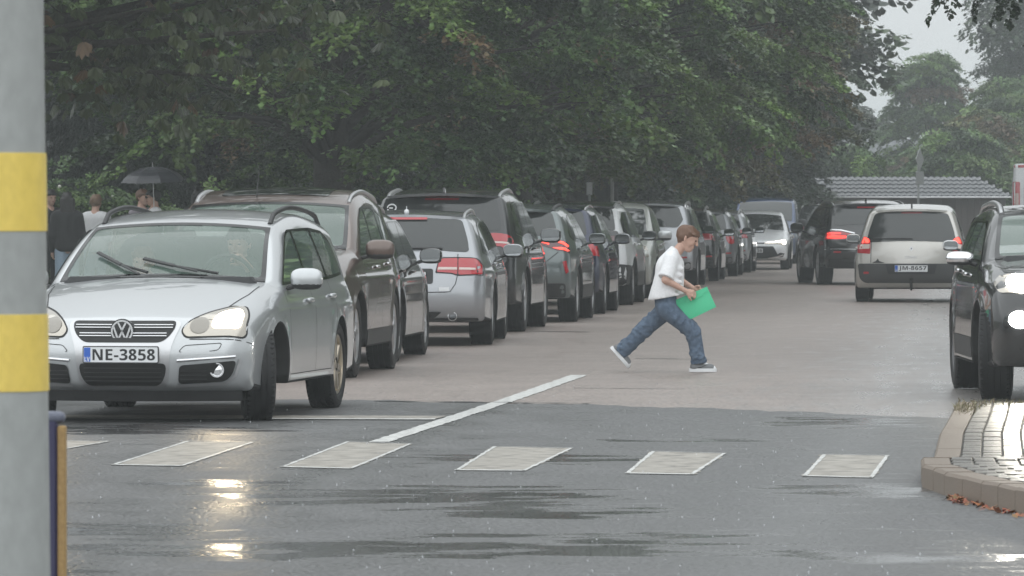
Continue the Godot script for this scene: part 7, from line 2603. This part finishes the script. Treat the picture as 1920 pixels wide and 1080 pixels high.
func running_boy() -> void:
	var root := thing("person", "child in white T-shirt and blue jeans running across the road with a green folder", "person", Vector3(1.45, 0, -52.3))
	var tee := cloth(Vector3(0.74, 0.74, 0.75), 0.85, 181)
	var denim := mat(Vector3.ONE, 0.85, 0.0, {"tex": noise_tex(256, 0.03, 4, lin(0.045, 0.068, 0.105), lin(0.13, 0.18, 0.25), 182), "tile": 2.2, "world": false})
	# joints: x is the way he runs, z towards the street side
	var pelvis := Vector3(-0.07, 0.585, 0)
	var waist := Vector3(-0.078, 0.7, 0)
	var chest := Vector3(-0.045, 0.9, 0)
	var collar := Vector3(-0.01, 1.045, 0)
	var head := Vector3(0.108, 1.19, 0.005)
	var f := Vector3(0.93, -0.34, 0.16).normalized()
	var u := (Vector3(0.33, 0.93, 0.0) - f * f.dot(Vector3(0.33, 0.93, 0.0))).normalized()
	var sh_r := Vector3(-0.035, 1.0, 0.125)
	var sh_l := Vector3(-0.02, 1.0, -0.125)
	var el_r := Vector3(-0.085, 0.82, 0.2)
	var el_l := Vector3(0.03, 0.83, -0.19)
	var wr_r := Vector3(0.095, 0.722, 0.165)
	var wr_l := Vector3(0.165, 0.745, -0.05)
	var hip_r := Vector3(-0.075, 0.56, 0.075)
	var hip_l := Vector3(-0.065, 0.56, -0.075)
	var kn_r := Vector3(0.165, 0.36, 0.09)
	var an_r := Vector3(0.213, 0.085, 0.085)
	var kn_l := Vector3(-0.285, 0.36, -0.08)
	var an_l := Vector3(-0.485, 0.17, -0.085)
	var body := MB.new()
	var bones := [[pelvis, waist, 0.085, 0.08], [waist, chest, 0.08, 0.09], [chest, collar, 0.085, 0.05], [collar + Vector3(0, -0.02, 0), head + Vector3(-0.03, -0.05, 0), 0.048, 0.044]]
	for e in [[sh_r, el_r, wr_r], [sh_l, el_l, wr_l]]:
		bones.append_array([[collar + Vector3(-0.02, -0.03, e[0].z * 0.6), e[0], 0.045, 0.043], [e[0], e[1], 0.04, 0.033], [e[1], e[2], 0.034, 0.022]])
	for e in [[hip_r, kn_r, an_r], [hip_l, kn_l, an_l]]:
		bones.append_array([[e[0], e[1], 0.07, 0.048], [e[1], e[2], 0.048, 0.032]])
	blob(body, bones, 0.013, 0.025)
	blob(body, head_bones(head, f, u, 0.98), 0.006, 0.016)
	var hb := [[wr_r - (wr_r - el_r).normalized() * 0.03, wr_r, 0.023, 0.021]]
	hand_bones(hb, wr_r, Vector3(0.8, -0.3, -0.15), Vector3(-0.1, -0.5, -0.9), 0.95, 1.0)
	blob(body, hb, 0.0045, 0.008)
	hb = [[wr_l - (wr_l - el_l).normalized() * 0.03, wr_l, 0.023, 0.021]]
	hand_bones(hb, wr_l, Vector3(0.75, -0.35, 0.35), Vector3(0.0, -0.4, 1.0), 0.95, 0.9)
	blob(body, hb, 0.0045, 0.008)
	part(root, "body", body, M.skin)
	face_parts(root, head, f, u, 0.98)
	hair_part(root, head, f, u, 0.97, M.hair_brown, 0.0, 0.2)
	# loose T-shirt with wide sleeves
	var b := MB.new()
	bones = [[Vector3(-0.02, 1.01, -0.09), Vector3(-0.03, 1.01, 0.09), 0.06, 0.06], [Vector3(-0.045, 0.93, -0.05), Vector3(-0.105, 0.66, -0.06), 0.112, 0.118], [Vector3(-0.045, 0.93, 0.05), Vector3(-0.105, 0.66, 0.06), 0.112, 0.118], [Vector3(-0.02, 0.95, 0.0), Vector3(-0.03, 0.64, 0.0), 0.105, 0.11], [Vector3(-0.13, 0.72, 0), Vector3(-0.15, 0.62, 0.0), 0.08, 0.09],
		[sh_r, sh_r.lerp(el_r, 0.35), 0.064, 0.066], [sh_l, sh_l.lerp(el_l, 0.35), 0.062, 0.064], [collar + Vector3(-0.015, -0.03, 0), collar + Vector3(0.0, 0.0, 0), 0.06, 0.05]]
	# soft folds across the back and the hem
	for k in 5:
		bones.append([Vector3(-0.12 + 0.012 * k, 0.72 + 0.05 * k, 0.145), Vector3(0.03 + 0.008 * k, 0.68 + 0.06 * k, 0.15 - 0.008 * k), 0.012, 0.018])
	bones.append_array([[Vector3(-0.06, 0.98, 0.0), Vector3(0.0, 1.075, 0.0), 0.078, 0.054], [Vector3(-0.075, 0.93, -0.04), Vector3(-0.075, 0.93, 0.04), 0.09, 0.09]])
	blob(b, bones, 0.0095, 0.03, [[Vector3(-0.09, 0.66, 0), Vector3(0.18, -1, 0)], [collar + Vector3(0.02, 0.055, 0), Vector3(0.7, 1, 0), 0.2]])
	for q in [[sh_r, el_r, 0.3], [sh_l, el_l, -0.3]]:
		blob(b, [[q[0], q[1], 0.062, 0.07], [q[0].lerp(q[1], 0.5), q[1] + Vector3(-0.02, -0.01, 0), 0.06, 0.062]], 0.01, 0.02, [[q[1] + Vector3(0.0, 0.02, 0), (q[1] - q[0]).normalized() + Vector3(-0.1, 0, 0)]])
	part(root, "tshirt", b, tee)
	# baggy jeans
	b = MB.new()
	bones = [[Vector3(-0.085, 0.69, -0.035), Vector3(-0.075, 0.58, -0.05), 0.098, 0.098], [Vector3(-0.085, 0.69, 0.035), Vector3(-0.075, 0.58, 0.05), 0.098, 0.098], [hip_r, kn_r, 0.09, 0.068], [kn_r, an_r, 0.067, 0.062], [hip_l, kn_l, 0.09, 0.068], [kn_l, an_l + Vector3(0.01, -0.005, 0), 0.068, 0.062]]
	var fr := RandomNumberGenerator.new()
	fr.seed = 9
	for q in [[hip_r, kn_r, an_r], [hip_l, kn_l, an_l]]:
		for k in 26:
			var low := k > 9
			var A: Vector3 = q[1] if low else q[0]
			var B: Vector3 = q[2] if low else q[1]
			var t := fr.randf_range(0.35, 1.0) if not low else (fr.randf_range(0.0, 0.3) if k < 15 else fr.randf_range(0.55, 1.0))
			var ax := (B - A).normalized()
			var across := Vector3(ax.y, -ax.x, 0)
			var rad := lerpf(0.09, 0.068, t) if not low else lerpf(0.067, 0.062, t)
			var phi := fr.randf_range(-0.6, 3.7)
			var c := A.lerp(B, t)
			var skew := fr.randf_range(-0.035, 0.035)
			var pts := []
			for j in 4:
				var w := phi + (j - 1.5) * 0.42
				pts.append(c + (across * cos(w) + Vector3(0, 0, 1) * sin(w)) * (rad - 0.002) + ax * skew * (j - 1.5))
			for j in 3:
				bones.append([pts[j], pts[j + 1], 0.007 if j == 0 else 0.012, 0.007 if j == 2 else 0.012])
	blob(b, bones, 0.008, 0.01, [[an_r + Vector3(0, -0.012, 0), Vector3(0.1, -1, 0), 0.2], [an_l + Vector3(-0.008, -0.006, 0), Vector3(-0.75, -0.75, 0), 0.2], [Vector3(-0.09, 0.735, 0), Vector3(0, 1, 0), 0.3]])
	part(root, "jeans", b, denim)
	# shoes: white sole, grey and white upper
	for e in [[Vector3(0.25, 0.0, 0.087), 0.0, -0.06], [Vector3(-0.495, 0.115, -0.087), -0.85, 0.05]]:
		var o := Node3D.new()
		o.name = "shoe"
		root.add_child(o, true)
		o.position = e[0]
		o.rotation = Vector3(0, e[2], e[1])
		b = MB.new()
		var sole := PackedVector2Array()
		for k in 28:
			var a := TAU * k / 28
			var x := cos(a) * 0.125
			sole.append(Vector2(x, sin(a) * (0.042 + 0.01 * smoothstep(-0.1, 0.1, x))))
		b.prism(sole, Transform3D(Basis(Vector3.RIGHT, -PI / 2), Vector3(0, 0.002, 0)), 0.03)
		part(o, "sole", b, M.plate_white)
		b = MB.new()
		blob(b, [[Vector3(-0.075, 0.05, 0), Vector3(-0.07, 0.075, 0), 0.04, 0.036], [Vector3(-0.06, 0.05, 0), Vector3(0.07, 0.035, 0), 0.04, 0.036]], 0.007, 0.02, [[Vector3(0, 0.026, 0), Vector3(0, -1, 0)]])
		part(o, "upper", b, mat(Vector3(0.16, 0.165, 0.17), 0.6))
		b = MB.new()
		blob(b, [[Vector3(0.015, 0.062, 0), Vector3(0.055, 0.045, 0), 0.026, 0.024], [Vector3(0.075, 0.036, 0), Vector3(0.09, 0.032, 0), 0.03, 0.026]], 0.006, 0.012, [[Vector3(0, 0.026, 0), Vector3(0, -1, 0)]])
		part(o, "toe_panel", b, M.plate_white)
		for s in [-1.0, 1.0]:
			b = MB.new()
			b.prism(poly([-0.06, 0.035, -0.02, 0.028, 0.05, 0.07, -0.01, 0.042]), Transform3D(Basis.IDENTITY if s > 0 else Basis(Vector3.UP, PI), Vector3(0, 0.006, s * 0.036)), 0.004)
			part(o, "side_mark", b, M.black_plastic)
	# the folder he clutches
	var fold := thing("folder", "bright green paper folder clutched by the running child", "folder", Vector3(1.45, 0, -52.3))
	var card := mat(Vector3(0.05, 0.46, 0.235), 0.55)
	b = MB.new()
	var flap := MB.new()
	var c00 := Vector2(-0.005, 0.637)
	var c10 := Vector2(0.285, 0.76)
	var c11 := Vector2(0.366, 0.58)
	var c01 := Vector2(0.081, 0.442)
	var n := 10
	var grid := []
	for i in n + 1:
		var row := []
		for j in n + 1:
			var q := c00.lerp(c10, i / float(n)).lerp(c01.lerp(c11, i / float(n)), j / float(n))
			var bow := 0.022 * sin(PI * i / n) - 0.012 * cos(PI * j / n)
			row.append(Vector3(q.x, q.y, 0.09 + q.x * 0.1 + bow))
		grid.append(row)
	var back := Vector3(0.0, 0.0, -0.01)
	for i in n:
		for j in n:
			var A: Vector3 = grid[i][j]
			var B: Vector3 = grid[i + 1][j]
			var C: Vector3 = grid[i + 1][j + 1]
			var D: Vector3 = grid[i][j + 1]
			b.quad(A, B, C, D, Vector3(0, 0, 1))
			b.quad(A + back, B + back, C + back, D + back, Vector3(0, 0, -1))
			if j < 2 or (j == 2 and i > 2 and i < 8):
				var up := Vector3(0, 0, 0.004)
				flap.quad(A + up, B + up, C + up, D + up, Vector3(0, 0, 1))
				if not (j + 1 < 2 or (j + 1 == 2 and i > 2 and i < 8)):
					flap.quad(D + up, C + up, C, D, Vector3(0, -1, 0))
	for i in n:
		b.quad(grid[i][0], grid[i + 1][0], grid[i + 1][0] + back, grid[i][0] + back, Vector3(0, 1, 0))
		b.quad(grid[i][n], grid[i + 1][n], grid[i + 1][n] + back, grid[i][n] + back, Vector3(0, -1, 0))
		b.quad(grid[0][i], grid[0][i + 1], grid[0][i + 1] + back, grid[0][i] + back, Vector3(-1, 0, 0))
		b.quad(grid[n][i], grid[n][i + 1], grid[n][i + 1] + back, grid[n][i] + back, Vector3(1, 0, 0))
	part(fold, "sheet", b, card)
	part(fold, "flap", flap, mat(Vector3(0.055, 0.48, 0.25), 0.55))

func driver() -> void:
	var car: Node3D = get_node("station_wagon")
	var root := thing("person", "driver in dark clothes with a hand on the wheel behind the silver wagon's windscreen", "person", car.position, car.rotation.y)
	var head := Vector3(0.36, 1.2, -0.1)
	var f := Vector3(-0.15, -0.05, 1).normalized()
	var u := Vector3.UP
	var b := MB.new()
	var wr := Vector3(0.47, 1.06, 0.22)
	blob(b, [[Vector3(0.36, 0.8, -0.2), Vector3(0.36, 1.0, -0.18), 0.13, 0.12], [Vector3(0.36, 1.02, -0.17), head + Vector3(0, -0.06, -0.02), 0.06, 0.05], [Vector3(0.53, 1.0, -0.17), Vector3(0.6, 0.85, 0.02), 0.05, 0.042], [Vector3(0.6, 0.85, 0.02), wr, 0.042, 0.03], [Vector3(0.19, 1.0, -0.17), Vector3(0.14, 0.82, 0.02), 0.05, 0.042]], 0.014, 0.03)
	blob(b, head_bones(head, f, u, 1.0), 0.008, 0.016)
	var hb := [[wr, wr + Vector3(0, 0.01, 0.01), 0.026, 0.024]]
	hand_bones(hb, wr, Vector3(-0.45, 0.45, 0.35), Vector3(0, -0.5, 0.85), 1.05, 0.9)
	blob(b, hb, 0.006, 0.008)
	part(root, "body", b, M.skin)
	face_parts(root, head, f, u, 1.0)
	hair_part(root, head, f, u, 1.02, M.hair_dark)
	b = MB.new()
	blob(b, [[Vector3(0.36, 0.75, -0.2), Vector3(0.36, 1.0, -0.18), 0.16, 0.14], [Vector3(0.22, 1.0, -0.18), Vector3(0.5, 1.0, -0.18), 0.075, 0.075], [Vector3(0.53, 1.0, -0.17), Vector3(0.6, 0.85, 0.02), 0.062, 0.054], [Vector3(0.6, 0.85, 0.02), wr.lerp(Vector3(0.6, 0.85, 0.02), 0.25), 0.054, 0.042], [Vector3(0.19, 1.0, -0.17), Vector3(0.14, 0.82, 0.02), 0.062, 0.052]], 0.014, 0.03)
	part(root, "jacket", b, M.cloth_dark)
	# a child on the far seat
	root = thing("person", "small passenger in a pale top on the wagon's other front seat", "person", car.position, car.rotation.y)
	head = Vector3(-0.34, 1.07, -0.12)
	b = MB.new()
	blob(b, [[Vector3(-0.34, 0.75, -0.2), Vector3(-0.34, 0.92, -0.18), 0.1, 0.09], [Vector3(-0.34, 0.92, -0.17), head + Vector3(0, -0.05, -0.02), 0.05, 0.045]], 0.014, 0.03)
	blob(b, head_bones(head, Vector3(0, 0, 1), u, 0.9), 0.008, 0.016)
	part(root, "body", b, M.skin)
	face_parts(root, head, Vector3(0, 0, 1), u, 0.9)
	hair_part(root, head, Vector3(0, 0, 1), u, 0.92, M.hair_light)
	b = MB.new()
	blob(b, [[Vector3(-0.34, 0.72, -0.2), Vector3(-0.34, 0.9, -0.18), 0.12, 0.11], [Vector3(-0.45, 0.9, -0.18), Vector3(-0.23, 0.9, -0.18), 0.06, 0.06]], 0.014, 0.03)
	part(root, "top", b, cloth(Vector3(0.35, 0.33, 0.32), 0.9, 185))

func bystander(label: String, at: Vector3, turn: float, tall: float, top: Material, legs: Material, hair: Material, long: float, arm := Vector3.ZERO) -> Node3D:
	var root := thing("person", label, "person", at, turn, "people standing by the park")
	var k := tall / 1.75
	var head := Vector3(0, 1.625, 0.02) * k
	var f := Vector3(0, -0.05, 1).normalized()
	var b := MB.new()
	var bones := [[Vector3(0, 0.95, 0) * k, Vector3(0, 1.2, 0) * k, 0.12, 0.11], [Vector3(0, 1.2, 0) * k, Vector3(0, 1.42, 0) * k, 0.12, 0.09], [Vector3(0, 1.44, -0.01) * k, head + Vector3(0, -0.06, -0.02), 0.055, 0.05]]
	var top_bones := [[Vector3(-0.05, 0.95, 0) * k, Vector3(-0.07, 1.36, 0) * k, 0.135, 0.12], [Vector3(0.05, 0.95, 0) * k, Vector3(0.07, 1.36, 0) * k, 0.135, 0.12], [Vector3(-0.13, 1.41, -0.01) * k, Vector3(0.13, 1.41, -0.01) * k, 0.075, 0.075]]
	var leg_bones := [[Vector3(-0.05, 1.0, 0) * k, Vector3(0.05, 1.0, 0) * k, 0.12, 0.12]]
	var hb := []
	for s in [-1.0, 1.0]:
		var sh := Vector3(s * 0.18, 1.39, 0) * k
		var el := Vector3(s * 0.23, 1.1, -0.02) * k
		var wr := Vector3(s * 0.21, 0.86, 0.08) * k
		if arm != Vector3.ZERO and s > 0.0:
			el = Vector3(0.22, 1.14, 0.1) * k
			wr = arm
		bones.append_array([[sh, el, 0.043, 0.036], [el, wr, 0.036, 0.025], [Vector3(s * 0.09, 0.92, 0) * k, Vector3(s * 0.1, 0.5, 0.01) * k, 0.08, 0.055], [Vector3(s * 0.1, 0.5, 0.01) * k, Vector3(s * 0.1, 0.08, -0.01) * k, 0.055, 0.036], [Vector3(s * 0.1, 0.05, -0.03) * k, Vector3(s * 0.11, 0.04, 0.13) * k, 0.036, 0.03]])
		hand_bones(hb, wr, (wr - el), Vector3(-s, 0, 0.3), k, 0.7)
		top_bones.append_array([[sh, el, 0.065, 0.056], [el, el.lerp(wr, 0.85 if long > 0.0 else 0.1), 0.056, 0.045]])
		leg_bones.append_array([[Vector3(s * 0.085, 0.95, 0) * k, Vector3(s * 0.1, 0.5, 0.01) * k, 0.1, 0.075], [Vector3(s * 0.1, 0.5, 0.01) * k, Vector3(s * 0.1, 0.1, -0.01) * k, 0.075, 0.065]])
	blob(b, bones, 0.02, 0.03)
	blob(b, head_bones(head, f, Vector3.UP, k), 0.01, 0.016)
	blob(b, hb, 0.008, 0.01)
	part(root, "body", b, M.skin)
	b = MB.new()
	blob(b, top_bones, 0.02, 0.04, [[Vector3(0, 0.87, 0) * k, Vector3(0, -1, 0), 0.2]])
	part(root, "top", b, top)
	b = MB.new()
	blob(b, leg_bones, 0.022, 0.03)
	part(root, "trousers", b, legs)
	hair_part(root, head, f, Vector3.UP, k * 1.02, hair, long, 0.4)
	face_parts(root, head, f, Vector3.UP, k)
	for s in [-1.0, 1.0]:
		b = MB.new()
		b.ball(Vector3(s * 0.105 * k, 0.045, 0.05), Vector3(0.05, 0.045, 0.14), 0.8)
		part(root, "shoe", b, M.black_plastic)
	return root

func bystanders() -> void:
	var black := cloth(Vector3(0.012, 0.012, 0.013), 0.9, 191)
	var white := cloth(Vector3(0.68, 0.68, 0.69), 0.9, 192)
	var jeans := cloth(Vector3(0.25, 0.32, 0.4), 0.9, 193)
	var grey_top := cloth(Vector3(0.3, 0.27, 0.3), 0.9, 194)
	bystander("person with long dark hair in a black jacket and pale jeans, seen from behind", Vector3(-6.37, 0, -84.0), PI + 0.2, 1.69, black, jeans, M.hair_dark, 0.34)
	bystander("person with cropped fair hair in a white T-shirt, seen from behind", Vector3(-6.02, 0, -84.8), PI - 0.25, 1.66, white, jeans, M.hair_light, 0.0)
	bystander("person in dark clothes half hidden behind the banded pole", Vector3(-6.78, 0, -86.0), 0.6, 1.74, black, black, M.hair_dark, 0.2)
	bystander("dark-haired person whose head shows past the brown SUV's roof rail", Vector3(-4.56, 0, -85.5), PI, 1.75, black, black, M.hair_dark, 0.1)
	bystander("person in a grey and pink top standing under the umbrella", Vector3(-5.38, 0, -85.2), 0.9, 1.74, grey_top, black, M.hair_brown, 0.0)
	var p := bystander("person in glasses and a white shirt holding the umbrella", Vector3(-5.13, 0, -84.2), -1.35, 1.74, white, black, M.hair_dark, 0.0, Vector3(0.13, 1.28, 0.1))
	var b := MB.new()
	var head := Vector3(0, 1.625, 0.02) * (1.74 / 1.75)
	for s in [-1.0, 1.0]:
		var ring := []
		for k in 13:
			ring.append(head + Vector3(s * 0.034 + cos(TAU * k / 12.0) * 0.024, 0.004 + sin(TAU * k / 12.0) * 0.019, 0.104))
		b.tube(ring, [0.0035], 4, false)
		b.tube([head + Vector3(s * 0.058, 0.006, 0.1), head + Vector3(s * 0.083, 0.01, 0.0)], [0.0035], 4)
	b.tube([head + Vector3(-0.012, 0.006, 0.106), head + Vector3(0.012, 0.006, 0.106)], [0.003], 4)
	part(p, "glasses", b, M.black_plastic)
	# open umbrella
	var at := p.transform * Vector3(0.12, 0, 0.02)
	var root := thing("umbrella", "open black umbrella wet with rain above the two people by the shrub", "umbrella", Vector3(at.x, 1.28, at.z))
	root.rotation = Vector3(0.06, 0.3, 0.05)
	b = MB.new()
	b.tube([Vector3(0, -0.08, 0), Vector3(0, 0.82, 0)], [0.007], 6)
	part(root, "shaft", b, M.satin)
	b = MB.new()
	b.tube([Vector3(0, -0.1, 0), Vector3(0, 0.05, 0)], [0.016], 8)
	part(root, "handle", b, M.black_plastic)
	var fabric := mat(Vector3(0.016, 0.017, 0.022), 0.35, 0.0, {"sheen": 0.3})
	for k in 8:
		b = MB.new()
		var a0 := TAU * k / 8.0
		var n := 6
		var rows := []
		for i in n + 1:
			var t := float(i) / n
			var row := []
			for j in 5:
				var q := j / 4.0
				var a := a0 + TAU / 8.0 * q
				var sag := sin(PI * q)
				var rad := 0.45 * sin(t * 1.25) / sin(1.25) * 1.04 * (1.0 - 0.07 * sag * t)
				row.append(Vector3(cos(a) * rad, 0.78 - 0.21 * (1.0 - cos(t * 1.35)) / (1.0 - cos(1.35)) - 0.012 * sag * sin(PI * t), sin(a) * rad))
			rows.append(row)
		for i in n:
			for j in 4:
				b.quad(rows[i][j], rows[i][j + 1], rows[i + 1][j + 1], rows[i + 1][j], Vector3(0, 1, 0))
		part(root, "canopy_panel", b, fabric)
		b = MB.new()
		var tip: Vector3 = rows[n][0]
		b.tube([Vector3(0, 0.765, 0), rows[3][0] - Vector3(0, 0.012, 0), tip - Vector3(0, 0.006, 0)], [0.004], 4)
		part(root, "rib", b, M.satin)
	b = MB.new()
	b.tube([Vector3(0, 0.77, 0), Vector3(0, 0.84, 0)], [0.008, 0.005], 6)
	part(root, "ferrule", b, M.satin)
